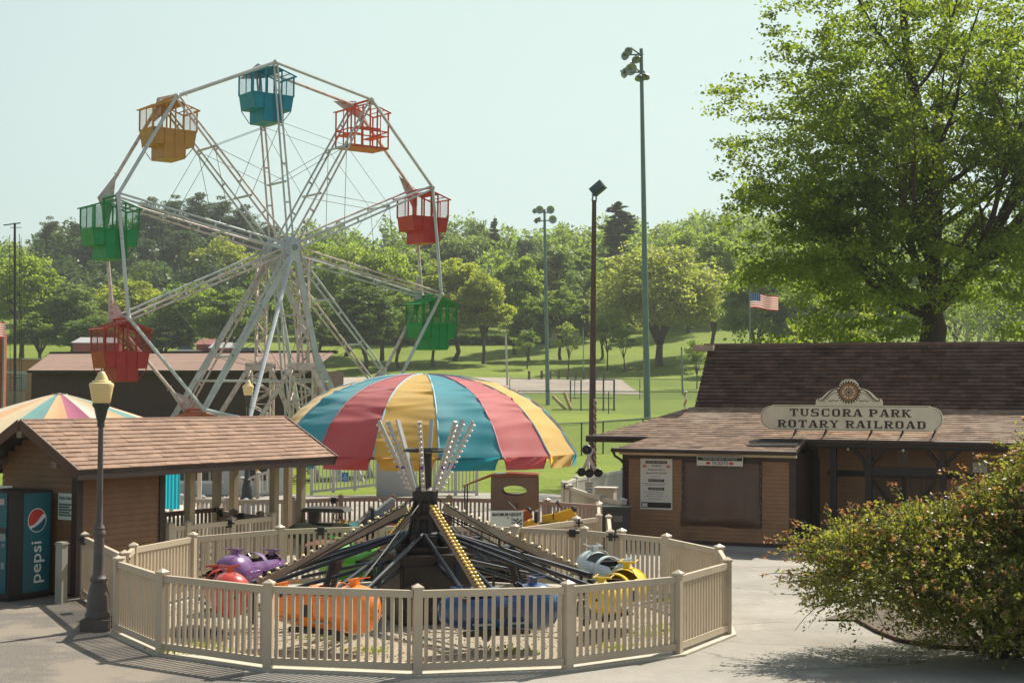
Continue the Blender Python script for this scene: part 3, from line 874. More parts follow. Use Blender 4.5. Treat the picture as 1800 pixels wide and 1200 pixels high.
    mb = MB(); mb.box(-.4, .42, -D_ - .025, -D_ + .0, -1.76, -2.24); mb.box(-.4, .42, D_, D_ + .02, -2.24, -1.74)
    mb.box(-.4, -.38, -D_, D_, -2.24, -1.74); mb.box(.4, .42, -D_, D_, -2.24, -1.74); mb.box(-.4, .42, -D_, D_, -2.26, -2.23)
    for x in (-.4, .02, .42): mb.box(x - .018, x + .018, -D_ - .045, -D_ - .022, -2.22, -1.16)
    mb.build('footwell', m, g)
    mb = MB()
    for s in (-1, 1):
        for y in (-D_ + .02, D_ - .02): mb.tube((s * (W_ - .1), y, zb), (s * .44 - .0, y, -2.22), .018, n=5)
    mb.build('strut', m, g)
    mb = MB(); mb.box(-W_ + .08, -.44, -D_ + .05, D_ - .05, -1.52, -1.48); mb.box(.46, W_ - .08, -D_ + .05, D_ - .05, -1.52, -1.48); mb.build('bench', m, g)
    sc = MB()
    for y in (-D_, D_):
        sc.poly([(-W_, y, ez + .02), (-.34, y, ez + .14), (-.34, y, zr), (-W_, y, zr)]); sc.poly([(.36, y, ez + .14), (W_, y, ez + .02), (W_, y, zr), (.36, y, zr)])
        if style != 'closed': sc.poly([(-.34, y, ez + .14), (0, y, rz - .04), (.36, y, ez + .14), (.36, y, zr), (-.34, y, zr)])
    for x in (-W_, W_): sc.poly([(x, -D_, ez), (x, D_, ez), (x, D_, zr), (x, -D_, zr)])
    dens = {'closed': .2, 'mesh': .42, 'full': .3}[style]
    sc.build('wire_screen', wiremat('screen', tuple(c_ * 1.1 for c_ in col), .03, dens * .55), g)
    return g
for k, col, st, lab, _ in CARS: gondola(k, col, st, lab)
# ------------------------------------------------------------------ big striped canopy
CX, CY, CRR = A(746, 700, 38).x, 38.0, 3.87
PROF = [(0.0, 4.02), (.12, 4.01), (.26, 3.96), (.39, 3.86), (.52, 3.72), (.6, 3.60), (.69, 3.43), (.78, 3.17), (.87, 2.82), (.93, 2.50), (.975, 2.20), (1.0, 2.08)]
def pz(r):
    for (a, za), (b, zb) in zip(PROF, PROF[1:]):
        if r <= b: 
            t = (r - a) / (b - a); return za + (zb - za) * t
    return PROF[-1][1]
canopy = thing('striped_canopy', 'large domed canopy of yellow, teal and red fabric panels behind the helicopter ride', 'canopy', at(CX, CY, 0))
ccol = [cloth('yellow_canvas', (.88, .55, .10), .45), cloth('teal_canvas', (.02, .37, .47), .45), cloth('red_canvas', (.66, .11, .12), .45)]
piping = [cloth('yellow_piping', (.85, .62, .25), .2), cloth('pale_blue_piping', (.35, .62, .72), .2), cloth('pink_piping', (.62, .25, .30), .2)]
random.seed(5)
for i in range(16):
    a0, a1 = R_(-14 + 22.5 * i), R_(8.5 + 22.5 * i)
    NR, NA = 90, 20
    ci = ((i + 8) % 16 - 8) % 3
    folds = [(random.uniform(.4, 1), random.uniform(.55, 1.0), random.uniform(-.5, .5), random.uniform(.010, .026), random.uniform(.2, .55)) for _ in range(24)]
    mb = MB(); vs = []; fs = []
    for j in range(NR + 1):
        r = (j / NR) ** .8
        for k in range(NA + 1):
            t = k / NA; a = a0 + (a1 - a0) * t
            s = sin(pi * t)
            rr = r * (1 - (1 - cos(R_(11.25))) * s * .9)        # straight chord between ribs
            z = pz(r)
            sag = -.035 * s * r * (abs(sin(pi * (r - .1) / .29)))
            for (fc, fr_, sl, wd, ex) in folds:               # tension folds running from the ribs
                d = (r - fc - sl * .12 * (t - .5)) / wd
                if abs(d) < 3: sag += .020 * math.exp(-d * d) * (math.exp(-((t - (0 if sl < 0 else 1)) / ex) ** 2) * .9 + .15)
            nrm = Vector((sin(a) * .5, -cos(a) * .5, .8)) if r < .8 else Vector((sin(a) * .85, -cos(a) * .85, .4))
            p = Vector((CRR * rr * sin(a), -CRR * rr * cos(a), z)) + nrm * sag
            vs.append(p)
    W = NA + 1
    for j in range(NR):
        for k in range(NA): fs.append((j * W + k, (j + 1) * W + k, (j + 1) * W + k + 1, j * W + k + 1))
    b0 = len(vs)   # valance with rounded corners
    for j in range(5):
        for k in range(NA + 1):
            t = k / NA; a = a0 + (a1 - a0) * t
            e = min(t, 1 - t)
            dep = .30 * min(1, (e / .10) ** .5 if e < .10 else 1)
            rr = (1 - (1 - cos(R_(11.25))) * sin(pi * t) * .9) * (1 + .012 * sin(j * 1.1 + t * 9))
            ins = (.035 * j / 4) * (1 if e < .1 else .4) 
            aa = a + ((.02 if t < .5 else -.02) * (j / 4) if e < .08 else 0)
            vs.append(Vector((CRR * (rr - ins * .3) * sin(aa), -CRR * (rr - ins * .3) * cos(aa), PROF[-1][1] - dep * j / 4)))
    for j in range(4):
        for k in range(NA): fs.append((b0 + j * W + k, b0 + (j + 1) * W + k, b0 + (j + 1) * W + k + 1, b0 + j * W + k + 1))
    mb.add(vs, fs, .5)
    pan = mb.build('canvas_panel', ccol[ci], canopy, smooth=True)
    mb = MB(); mb.path([Vector((CRR * r * 1.002 * sin(a0), -CRR * r * 1.002 * cos(a0), pz(r) + .008)) for r in [x / 24 for x in range(1, 25)]], .022, 5)
    mb.build('seam_piping', piping[(ci + (1 if ci == 0 else 0)) % 3], pan, smooth=True)
mb = MB()
for r, z in ((.36, 3.80), (.72, 3.27), (.985, 2.1)):
    mb.path([(CRR * r * sin(R_(22.5 * k - 14)), -CRR * r * cos(R_(22.5 * k - 14)), z - .05) for k in range(16)], .025, 5, closed=True)
for k in range(16):
    a = R_(22.5 * k - 14); mb.path([(CRR * r * sin(a), -CRR * r * cos(a), pz(r) - .05) for r in (.02, .26, .52, .69, .87, .99)], .022, 5)
mb.build('hoop_frame', galv, canopy)
mb = MB(); mb.tube((0, 0, 0), (0, 0, 3.98), .12, n=12); mb.lathe([(.5, 0), (.5, .35), (.2, .5), (.12, .6)], n=14); mb.build('centre_pole', white_vinyl, canopy, smooth=True)

# fluted carousel roof at the left
lc = A(105, 700, 40)
car = thing('carousel_roof', 'shallow pointed canopy with fluted pastel stripes behind the shelter ridge at far left', 'canopy', at(lc.x, 40, 0))
fl = [cloth('pale_cloth', (.66, .62, .52)), cloth('seafoam_cloth', (.12, .36, .36)), cloth('apricot_cloth', (.78, .45, .20)), cloth('cream_cloth', (.72, .58, .34)), cloth('magenta_cloth', (.42, .05, .16)), cloth('orange_cloth', (.70, .20, .08))]
seq = [1, 2, 4, 0, 2, 1, 3, 4, 3, 5, 0, 3, 0, 1, 2, 4, 0, 3, 1, 5, 3, 0, 2, 3]
apz, er = 3.50, 4.1
for k in range(24):
    a0 = R_(15 * k - 8); vs = []; fs = []
    for j in range(11):
        r = j / 10
        for q in range(7):
            t = q / 6; a = a0 + R_(15) * t
            z = apz - (1.30 * r ** 1.12) - .10 * sin(pi * t) * r - (.0 if r else 0) + .0
            vs.append((er * r * sin(a), -er * r * cos(a), z))
    for j in range(10):
        for q in range(6): fs.append((j * 7 + q, (j + 1) * 7 + q, (j + 1) * 7 + q + 1, j * 7 + q + 1))
    MB().add(vs, fs, .5).build('cloth_panel', fl[seq[k]], car, smooth=True)
mb = MB()
for k in range(8):
    a = R_(45 * k + 20); mb.tube((3.7 * sin(a), -3.7 * cos(a), 0), (3.7 * sin(a), -3.7 * cos(a), 2.4), .06, n=6)
mb.tube((0, 0, 0), (0, 0, 3.48), .2, n=10); mb.lathe([(3.9, 0), (3.9, .35), (.01, .36)], n=24)
mb.build('frame', white_vinyl, car)

# ------------------------------------------------------------------ roof and siding builders (local frames)
def shingles(mb, P00, P10, P01, P11, rows, tab=.3, th=.022, jit=.25, seed=1):
    """P00-P10 eave, P01-P11 ridge; overlapping courses, one quad per tab, real butt edges"""
    rs = random.Random(seed)
    P00, P10, P01, P11 = map(Vector, (P00, P10, P01, P11))
    N = (P10 - P00).cross(P01 - P00).normalized()
    if N.z < 0: N = -N
    for j in range(rows):
        v0, v1 = j / rows, (j + 1) / rows
        a0, b0, a1, b1 = P00.lerp(P01, v0), P10.lerp(P11, v0), P00.lerp(P01, v1), P10.lerp(P11, v1)
        L = (b0 - a0).length; n = max(1, int(L / tab)); off = rs.random()
        cuts = [0] + [min(1, max(0, (i + off * .9 + rs.uniform(-jit, jit) * .5) / n)) for i in range(n)] + [1]
        cuts = sorted(set(cuts))
        for u0, u1 in zip(cuts, cuts[1:]):
            if u1 - u0 < 1e-4: continue
            h = th * rs.uniform(.7, 1.35); lo = rs.uniform(-.0, .12) * (1 / rows) * 0
            p, q, s, t = a0.lerp(b0, u0), a0.lerp(b0, u1), a1.lerp(b1, u1), a1.lerp(b1, u0)
            mb.add([p + N * h, q + N * h, s + N * .002, t + N * .002, p - N * .004, q - N * .004], [(0, 1, 2, 3), (4, 5, 1, 0)], rs.random())
def clap(mb, x0, x1, y, z0, z1, board=.115, ztop=None):
    """lapped boards on a wall facing -y; ztop(x) clips under a gable"""
    z = z0; 
    while z < z1 - .01:
        z2 = min(z1, z + board)
        xa, xb = x0, x1
        if ztop: xa, xb = ztop(z, z2)
        if xb - xa > .03:
            e_ = board * .045; zb_ = z + e_  # gap bares the dark core, standing in for shade under each lap
            mb.add([(xa, y - .024, zb_), (xb, y - .024, zb_), (xb, y - .008, z2), (xa, y - .008, z2), (xa, y, zb_), (xb, y, zb_)], [(0, 1, 2, 3), (4, 5, 1, 0)])
        z = z2
    return mb

# ------------------------------------------------------------------ open queue shelter, left
SM = Matrix(((.498, -.867, 0, -7.49), (.867, .498, 0, 26.04), (0, 0, 1, 0), (0, 0, 0, 1)))
sh = thing('queue_shelter', 'small brown gabled shelter with tan shingles, open on posts at its far end', 'shelter', SM)
EZ, RZ, EY, RY, BY, X0, X1 = 2.20, 3.02, -.5, .89, 2.28, -.45, 6.78
mb = MB(); shingles(mb, (X0, EY, EZ), (X1, EY, EZ), (X0, RY, RZ), (X1, RY, RZ), 12, .30, .018, seed=3)
shingles(mb, (X0, BY, EZ), (X1, BY, EZ), (X0, RY, RZ), (X1, RY, RZ), 12, .30, .018, seed=4)
mb.path([(X0, RY, RZ + .0), (X1, RY, RZ + .0)], .028, 6)
mb.build('roof', shingle_l, sh)
mb = MB()
for ya in (EY, BY):
    t = .05
    mb.add([(X0 + .01, ya, EZ - .01), (X1 - .01, ya, EZ - .01), (X1 - .01, RY, RZ - .01), (X0 + .01, RY, RZ - .01), (X0 + .01, ya, EZ - .05), (X1 - .01, ya, EZ - .05), (X1 - .01, RY, RZ - .05), (X0 + .01, RY, RZ - .05)], [(0, 1, 2, 3), (4, 7, 6, 5), (0, 4, 5, 1), (1, 5, 6, 2), (3, 7, 4, 0)])
mb.beam((X0, EY + .02, EZ - .09), (X1, EY + .02, EZ - .09), .03, .15); mb.beam((X0, BY - .02, EZ - .09), (X1, BY - .02, EZ - .09), .03, .15)
for x in np.arange(.2, 6.7, .6): 
    mb.beam((x, EY + .05, EZ - .09), (x, RY, RZ - .1), .045, .09); mb.beam((x, BY - .05, EZ - .09), (x, RY, RZ - .1), .045, .09)
mb.build('rafters', brown_trim, sh)
mb = MB()
for s in (EY, BY):
    mb.beam((X0 - .02, s, EZ - .06), (X0 - .02, RY, RZ - .06), .035, .17)
    mb.beam((X1 + .02, s, EZ - .06), (X1 + .02, RY, RZ - .06), .035, .17)
mb.build('rake_board', mat('rake_brown', (.11, .055, .032), .65, var=.2, scale=5), sh)
mb = MB(); mb.box(X0 - .03, .1, RY - .06, RY + .06, 2.72, 2.84); mb.box(X0 - .03, .1, -.02, .1, 2.22, 2.33); mb.box(X0 - .03, .1, 1.68, 1.8, 2.22, 2.33)
mb.build('lookout_beam', wood_grey, sh)
WX = 2.14
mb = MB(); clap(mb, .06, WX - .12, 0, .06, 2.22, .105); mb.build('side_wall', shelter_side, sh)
mb = MB(); mb.box(0.02, WX - .02, .002, .1, 0, 2.24); mb.box(.02, .12, 0.1, 1.78, 0, 2.3)
mb.add([(.02, 0.1, 2.3), (.02, 1.68, 2.3), (.02, .89, 2.9), (.12, .1, 2.3), (.12, 1.68, 2.3), (.12, .89, 2.9)], [(0, 2, 1), (3, 4, 5), (0, 3, 5, 2), (1, 2, 5, 4)])
mb.build('wall_core', brown_trim, sh)
mb = MB(); mb.box(-.045, .1, -.065, .06, 0, 2.3); mb.box(WX - .12, WX + .01, -.05, .1, 0, 2.3); mb.build('corner_board', brown_trim, sh)
# gable end wall, boards face -x
mb = MB(); z = .05
while z < 2.95:
    z2 = min(2.95, z + .105)
    h = (2.28 - z) if z < 2.3 else 0
    ya, yb = -.02, 1.80
    if z > 2.28: ya, yb = EY + (z2 - EZ + .09) / (RZ - EZ) * (RY - EY), BY - (z2 - EZ + .09) / (RZ - EZ) * (BY - RY)
    if yb - ya > .05: mb.add([(-.024, ya, z + .005), (-.024, yb, z + .005), (-.008, yb, z2), (-.008, ya, z2), (0, ya, z + .007), (0, yb, z + .007)], [(0, 3, 2, 1), (0, 1, 5, 4)])  # thin gap over the dark core imitates the shade line between boards
    z = z2
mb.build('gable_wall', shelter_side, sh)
post_m = mat('beige_post', (.37, .29, .18), .6, var=.08, col2=(.28, .2, .13), c2lo=.55, c2hi=.8)
for px, yl in ((333, 0), (481, 0), (528, 0), (380, 1.78), (410, 1.78), (505, 1.2)):
    x, z = hit(SM, px, 950, yl)
    mb = MB(); mb.box(x - .07, x + .07, yl - .07, yl + .07, 0, 2.25); mb.build('post', post_m, sh)
mb = MB(); mb.box(WX, X1 - .3, -.05, .05, 2.16, 2.3); mb.box(0.1, X1 - .3, 1.74, 1.82, 2.16, 2.3); mb.build('beam', brown_trim, sh)
x33 = hit(SM, 333, 950, 0)[0]
mb = MB(); mb.box(WX - .1, hit(SM, 380, 900, 1.78)[0], 1.74, 1.8, 1.02, 1.11); mb.box(WX - .1, hit(SM, 380, 900, 1.78)[0], 1.74, 1.8, .1, .18)
for k in range(28): mb.box(2.2 + k * .12, 2.235 + k * .12, 1.75, 1.79, .18, 1.03)
mb.build('railing', mat('brown_rail', (.14, .085, .055), .6, var=.1), sh)
# inner queue fence under the shelter
Sp = lambda x, y: (SM @ Vector((x, y, 0)))
xa, xb, xc = hit(SM, 333, 1, 0)[0], hit(SM, 481, 1, 0)[0], hit(SM, 528, 1, 0)[0]
fence_run('beige fence with a black gate latch between the shelter posts', [Sp(WX + .15, -.05), Sp(xa, -.12), Sp((xa + xb) / 2, -.12), Sp(xb, -.12)], h=1.1, latches=((1, .95),))
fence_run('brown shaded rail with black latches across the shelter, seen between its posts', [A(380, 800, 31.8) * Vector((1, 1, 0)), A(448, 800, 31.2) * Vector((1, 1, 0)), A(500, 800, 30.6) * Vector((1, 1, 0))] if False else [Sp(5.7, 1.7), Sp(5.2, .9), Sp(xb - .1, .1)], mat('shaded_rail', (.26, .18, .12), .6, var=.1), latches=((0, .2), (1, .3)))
# notices on the gable wall, facing -x
def gable_notice(px, py0, py1, pw, label, name='notice_board', head=None, lines=5):
    Mi = SM.inverted(); o = Mi @ Vector((0, 0, CAMZ))
    def h2(px, py):
        d = Mi.to_3x3() @ ray(px, py); t = (-.03 - o.x) / d.x; p = o + d * t; return p.y, p.z
    ya, za = h2(px, py0); yb, zb = h2(pw, py1)
    ya, yb = max(ya, yb), min(ya, yb)
    t_ = thing(name, label, 'sign', SM @ Matrix.Translation((-.03, (ya + yb) / 2, (za + zb) / 2)) @ Matrix.Rotation(-pi / 2, 4, 'Z'))
    w_, h_ = (ya - yb) / 2, (za - zb) / 2
    mb = MB(); mb.box(-w_, w_, -.006, .006, -h_, h_); mb.build('board', mat('pale_green_board', (.62, .72, .64), .5, var=.04), t_)
    if head: text(head, .09, black_ink, t_, front(0, -.009, h_ - .08), width=w_ * 1.6)
    mb = MB()
    for k in range(lines):
        z = h_ - .19 - k * (2 * h_ - .25) / max(1, lines - .5)
        mb.box(-w_ * .85, w_ * (.8 - .2 * (k % 2)), -.009, -.007, z - .018, z + .014)
    if lines: mb.build('print', mat('grey_print', (.12, .15, .13), .6), t_)
gable_notice(103, 866, 914, 128, 'pale green notice on the shelter gable wall right of the vending machine', head='Notice Rules')
gable_notice(-12, 852, 862, 22, 'narrow pale strip of sign above the vending machine', head=None, lines=0)

# drinks vending machine
Vc = A(17, 900, 25.3); Vc.z = 0
VM = Matrix(((.498, -.867, 0, Vc.x - .0), (.867, .498, 0, 25.3), (0, 0, 1, 0), (0, 0, 0, 1)))
vm = thing('vending_machine', 'tall teal drinks vending machine with a round red and white logo, against the shelter gable', 'vending machine', VM)
teal = mat('teal_panel', (.0, .105, .135), .35, var=.05, spec=.5)
mb = MB(); mb.box(0, .93, 0, 1.0, .06, 1.83); mb.box(.05, .9, .05, .95, 0, .06); mb.build('cabinet', mat('dark_cabinet', (.022, .016, .015), .5, var=.15), vm)
s0, s1 = .30, .885
mb = MB(); mb.box(s0, s1, -.006, .0, .12, 1.79); mb.build('side_graphic', teal, vm)
mb = MB(); mb.box(-.02, 0, .05, .98, .14, 1.81); mb.build('front_door', teal, vm)
cxg, czg, rg = (s0 + s1) / 2, 1.33, .205
def disc_part(name, r, y0, m, f_in=None, seg=40):
    mb = MB(); pts = []
    mb.prism([(cxg + r * cos(2 * pi * k / seg), y0, czg + r * sin(2 * pi * k / seg)) for k in range(seg)], (0, .002, 0)); return mb.build(name, m, vm)
disc_part('logo_disc', rg, -.010, white)
def wavy(up):
    pts = []; r = rg * .93
    tA, tB = R_(28 if up else 8), R_(208 if up else 222) 
    n_ = 24
    if up:   # upper left red area
        arc = [(cos(tA + (tB - tA) * k / n_), sin(tA + (tB - tA) * k / n_)) for k in range(n_ + 1)]
        x0, z0 = arc[-1]; x1, z1 = arc[0]
        back = [(x0 + (x1 - x0) * k / 12, z0 + (z1 - z0) * k / 12 - .16 * sin(2 * pi * (k / 12) * .8) * (1)) for k in range(1, 12)]
    else:
        tA, tB = R_(-135), R_(14)
        arc = [(cos(tA + (tB - tA) * k / n_), sin(tA + (tB - tA) * k / n_)) for k in range(n_ + 1)]
        x0, z0 = arc[-1]; x1, z1 = arc[0]
        back = [(x0 + (x1 - x0) * k / 12, z0 + (z1 - z0) * k / 12 - .15 * sin(pi * k / 12)) for k in range(1, 12)]
    return [(cxg + x * r, -.012, czg + z * r) for x, z in arc + back]
mb = MB(); mb.prism(wavy(True), (0, .0015, 0)); mb.build('logo_red', mat('logo_red_paint', (.55, .035, .025), .4), vm)
mb = MB(); mb.prism(wavy(False), (0, .0015, 0)); mb.build('logo_blue', mat('logo_blue_paint', (.0, .09, .14), .4), vm)
text('pepsi', .33, white, vm, Matrix.Translation((cxg + .0, -.009, .62)) @ FACE @ Matrix.Rotation(pi / 2, 4, 'Z'), width=.70, name='lettering', bold=.002)
mb = MB(); mb.box(-.03, -.02, .1, .22, 1.62, 1.72); mb.build('price_label', mat('pinkish_label', (.5, .35, .36), .5), vm)
mb = MB(); mb.box(-.035, -.02, .06, .2, 1.02, 1.14); mb.box(-.03, -.02, .08, .16, .55, .66); mb.box(-.03, -.02, .08, .14, .92, .97); mb.build('coin_slot', galv, vm)
mb = MB(); mb.box(-.028, -.02, .05, .22, 1.1, 1.24); mb.box(-.028, -.02, .25, .8, .25, .48); mb.build('black_recess', black, vm)
mb = MB(); mb.box(-.07, .07, -.07, .07, 0, 1.02); mb.box(-.085, .085, -.085, .085, .98, 1.0)
for k in range(4): mb.box(-.05 + k * .028, -.04 + k * .028, -.075, -.07, .05, .42)
p = G(107, 1060); tag(mb.build('bollard', mat('grey_shade_vinyl', (.34, .33, .27), .5, var=.06), M=at(p.x, p.y, 0, R_(-25))), 'square pale grey post between the vending machine and the gate', 'post')

# ------------------------------------------------------------------ lamp posts
def lamp(px, Y, zb, H, label, near=True):
    p = A(px, 900, Y)
    t = thing('lamp_post', label, 'lamp post', at(p.x, Y, zb), 'old fashioned lamp posts')
    s = H / 3.85
    mb = MB(); mb.box(-.21, .21, -.21, .21, 0, .17); mb.build('base_block', concblock, t)
    lo = lamp_paint if near else lamp_dark
    mb = MB(); mb.lathe([(r, z * s) for r, z in [(.185, .17), (.19, .24), (.17, .28), (.165, .3), (.16, .5), (.13, .62), (.105, .70), (.125, .72), (.125, .76), (.1, .79), (.085, .82), (.078, 1.1), (.072, 1.38), (.092, 1.4), (.092, 1.44), (.075, 1.47), (.085, 1.5), (.05, 1.56), (.045, 2.0)]], n=18); mb.build('base_casting', lo, t, smooth=True)
    mb = MB(); mb.lathe([(.046, 1.56 * s), (.038, 3.0 * s)], n=16); mb.build('shaft', lo, t, smooth=True)
    mb = MB(); mb.lathe([(r, z * s) for r, z in [(.038, 2.98), (.055, 3.0), (.055, 3.04), (.05, 3.06), (.075, 3.14), (.1, 3.26), (.13, 3.30), (.13, 3.335), (.12, 3.34)]], n=18); mb.build('collar', lamp_dark, t, smooth=True)
    mb = MB(); mb.lathe([(r, z * s) for r, z in [(.115, 3.34), (.135, 3.36), (.155, 3.48), (.17, 3.56), (.182, 3.61), (.175, 3.635), (.14, 3.65), (.135, 3.67), (.10, 3.68), (.085, 3.72), (.06, 3.77), (.045, 3.80), (.012, 3.82), (.002, 3.823)]], n=24); mb.build('globe', globe, t, smooth=True)
    mb = MB(); mb.lathe([(.012, 3.815 * s), (.02, 3.83 * s), (.012, 3.85 * s), (.001, 3.865 * s)], n=8); mb.build('finial', lamp_dark, t, smooth=True)
lamp(175, 22.45, 0, 3.86, 'near lamp post with a cream urn globe, standing on a block by the ring fence', True)
lamp(433.5, 48, 0, 3.98, 'farther dark lamp post with a cream globe rising behind the shelter roof', False)

# ------------------------------------------------------------------ kiddie car ride and its notice
def kcar(px, Y, z0, L, ang, m, m2, style, label, name='kiddie_car'):
    p = A(px, 900, Y)
    t = thing(name, label, 'ride car', at(p.x, Y, z0, ang))
    H = .42
    out = [(-L / 2, .12), (-L / 2, .34), (-L * .36, .46), (-L * .2, .44), (-L * .14, .40), (L * .12, .38), (L * .2, .46), (L * .36, .44), (L / 2 - .04, .34), (L / 2, .2), (L / 2 - .06, .1)]
    mb = MB()
    for s, w0, w1 in ((-1, .0, .34),):
        mb.prism([(x, -.34, z) for x, z in out], (0, .68, 0))
    body = mb.build('body', m, t)
    mb = MB(); mb.box(-L * .16, L * .16, -.28, .28, .385, .41); mb.box(-L * .22, -L * .16, -.28, .28, .3, .66); mb.build('seat', seatm, t)
    for sx in (-1, 1):
        for sy in (-1, 1):
            mb = MB(); mb.lathe([(.02, -.05), (.12, -.05), (.15, -.02), (.15, .02), (.12, .05), (.02, .05)], (sx * L * .3, sy * .33, .14), n=14, axis='Y'); mb.build('wheel', black, t, smooth=True)
    mb = MB(); mb.path([(.28 * L * .5 + .03 * cos(q), .12 * cos(q), .56 + .1 * sin(q)) for q in [k * pi / 6 for k in range(12)]], .012, 5, closed=True); mb.tube((.18 * L, 0, .56), (.3 * L, 0, .4), .015, n=5); mb.build('steering_wheel', m2, t)
    if style == 'cab':
        mb = MB(); n_ = 20
        # rear panel with oval window
        ov = [(-.30 + .0, .0)]
        oo = [(.27 * cos(2 * pi * k / n_), .30 + .85 * .0 + .82 + .11 * sin(2 * pi * k / n_)) for k in range(n_)]
        rect = []
        for k in range(n_):
            c_, s_ = cos(2 * pi * k / n_), sin(2 * pi * k / n_)
            f_ = min(.5 / max(1e-6, abs(c_)), .36 / max(1e-6, abs(s_)))
            rect.append((c_ * f_, 1.05 + s_ * f_))
        for yy in (-.30, -.27):
            vs = [(x, yy, z) for x, z in oo] + [(x, yy, z) for x, z in rect]
            mb.add(vs, [(k, (k + 1) % n_, n_ + (k + 1) % n_, n_ + k) for k in range(n_)])
        for yy in (.27, .30):
            vs = [(x, yy, z) for x, z in oo] + [(x, yy, z) for x, z in rect]
            mb.add(vs, [(k, (k + 1) % n_, n_ + (k + 1) % n_, n_ + k) for k in range(n_)])
        mb.build('cab_side', m2, t)
        mb = MB(); mb.prism([(-.5, -.33, 1.41), (.5, -.33, 1.43), (.52, -.33, 1.47), (-.1, -.33, 1.5), (-.52, -.33, 1.46), (-1.1, -.33, 1.22), (-1.1, -.33, 1.19)], (0, .66, 0)); mb.build('roof', m, t)
        mb = MB()
        for yy in (-.3, .3): mb.tube((-1.06, yy, .35), (-1.06, yy, 1.22), .015, n=5)
        mb.build('roof_post', black, t)
    if style == 'bike':
        mb = MB(); mb.prism([(-.1, -.1, .42), (.35, -.1, .44), (.62, -.1, .58), (.5, -.1, .72), (.2, -.1, .62), (-.1, -.1, .56)], (0, .2, 0)); mb.build('fairing', m, t)
        mb = MB()
        for yy in (-.25, .25): mb.tube((.3, 0, .7), (.2, yy, .86), .018, n=5)
        mb.ball((.55, 0, .7), .07); mb.build('handlebar', black, t)
    if style == 'ski':
        mb = MB(); mb.prism([(-.3, -.2, .44), (.1, -.2, .5), (.32, -.2, .82), (.24, -.2, .86), (-.05, -.2, .62), (-.3, -.2, .55)], (0, .4, 0)); mb.build('windscreen', m2, t)
        mb = MB(); mb.tube((.0, -.3, .8), (.0, .3, .8), .02, n=5); mb.build('handlebar', galv, t)
    if style == 'buggy':
        mb = MB(); mb.prism([(-.5, -.33, .66), (.48, -.33, .66), (.4, -.33, .74), (-.42, -.33, .74)], (0, .66, 0)); mb.build('roof', black, t)
        mb = MB()
        for x in (-.42, .4):
            for yy in (-.3, .3): mb.tube((x, yy, .38), (x * .95, yy, .68), .016, n=5)
        mb.build('roll_bar', m2, t)
    return t
dgreen = fibreglass('dark_green_car', (.015, .05, .035)); dred = fibreglass('maroon_car', (.22, .02, .02)); dblue = fibreglass('midnight_car', (.012, .016, .04))
ylw = fibreglass('yellow_car', (.85, .45, .01)); brn = fibreglass('rust_orange_car', (.30, .07, .03)); tanp = mat('cab_tan', (.20, .13, .085), .5, var=.1)
kcar(575, 31.4, .42, 1.45, R_(-8), dgreen, dred, 'buggy', 'dark green and maroon kiddie car with a low black roof, seen past the shelter posts')
kcar(668, 32.2, .45, .95, R_(10), dblue, galv, 'ski', 'dark blue kiddie car with a grey windscreen left of the sunburst lights')
kcar(715, 31.6, .38, .9, R_(80), mat('orange_nose', (.45, .09, .03), .4), galv, 'plain', 'small orange kiddie car tucked behind the hub of the helicopter ride')
kcar(905, 32.6, .35, 1.0, R_(-4), brn, tanp, 'cab', 'tan and red cab with an oval window behind the maximum height sign')
kcar(962, 31.6, .44, 1.15, R_(-5), ylw, black, 'bike', 'yellow kiddie motorbike right of the maximum height sign')
kcar(885, 31.2, .42, .8, R_(20), mat('rust_red_paint', (.38, .09, .02), .4), black, 'bike', 'orange brown kiddie motorbike left of the maximum height sign')
pl = MB(); pl.lathe([(2.9, 0), (2.9, .3), (2.6, .36), (.3, .38), (.3, .9), (.01, .92)], n=28)
q = A(770, 900, 32.3); tag(pl.build('ride_platform', mat('platform_maroon', (.16, .035, .03), .5, var=.15), M=at(q.x, 32.4, 0)), 'round dark red platform carrying the kiddie cars behind the ring fence', 'ride platform')
mh, mh2 = A(862, 898, 28.95), A(920, 896, 28.95)
mhs = thing('height_sign', 'white sign reading MAXIMUM HEIGHT with a black chequered flag', 'sign', Matrix.Translation(((mh.x + mh2.x) / 2, 28.95, 0)) @ Matrix.Rotation(R_(4), 4, 'Z'))
wz = (mh2.x - mh.x) / 2; zt_, zb_ = mh.z + .01, A(890, 929, 28.95).z
mb = MB(); mb.box(-wz, wz, 0, .015, zb_, zt_); mb.build('board', mat('pale_board', (.66, .70, .66), .5, var=.04), mhs)
text('MAXIMUM HEIGHT', .085, black_ink, mhs, front(0, -.004, zt_ - .075), width=wz * 1.75, bold=.002)
text('of', .05, black_ink, mhs, front(.02, -.004, zt_ - .14))
mb = MB()
for i in range(5):
    for j in range(5):
        if (i + j) % 2 == 0:
            x, z = .12 + i * .034, zb_ + .03 + j * .032 + .012 * sin(i * 1.2); mb.box(x, x + .034, -.004, -.002, z, z + .032)
mb.box(.095, .105, -.004, -.002, zb_ + .01, zt_ - .12); mb.build('chequered_flag', black_ink, mhs)
mb = MB(); mb.box(-wz * .8, -wz * .8 + .05, .015, .06, 0, zb_ + .1); mb.box(wz * .8 - .05, wz * .8, .015, .06, 0, zb_ + .1); mb.build('leg', white_vinyl, mhs)
mb = MB(); mb.box(-.05, .05, -.006, .006, .0, .14)
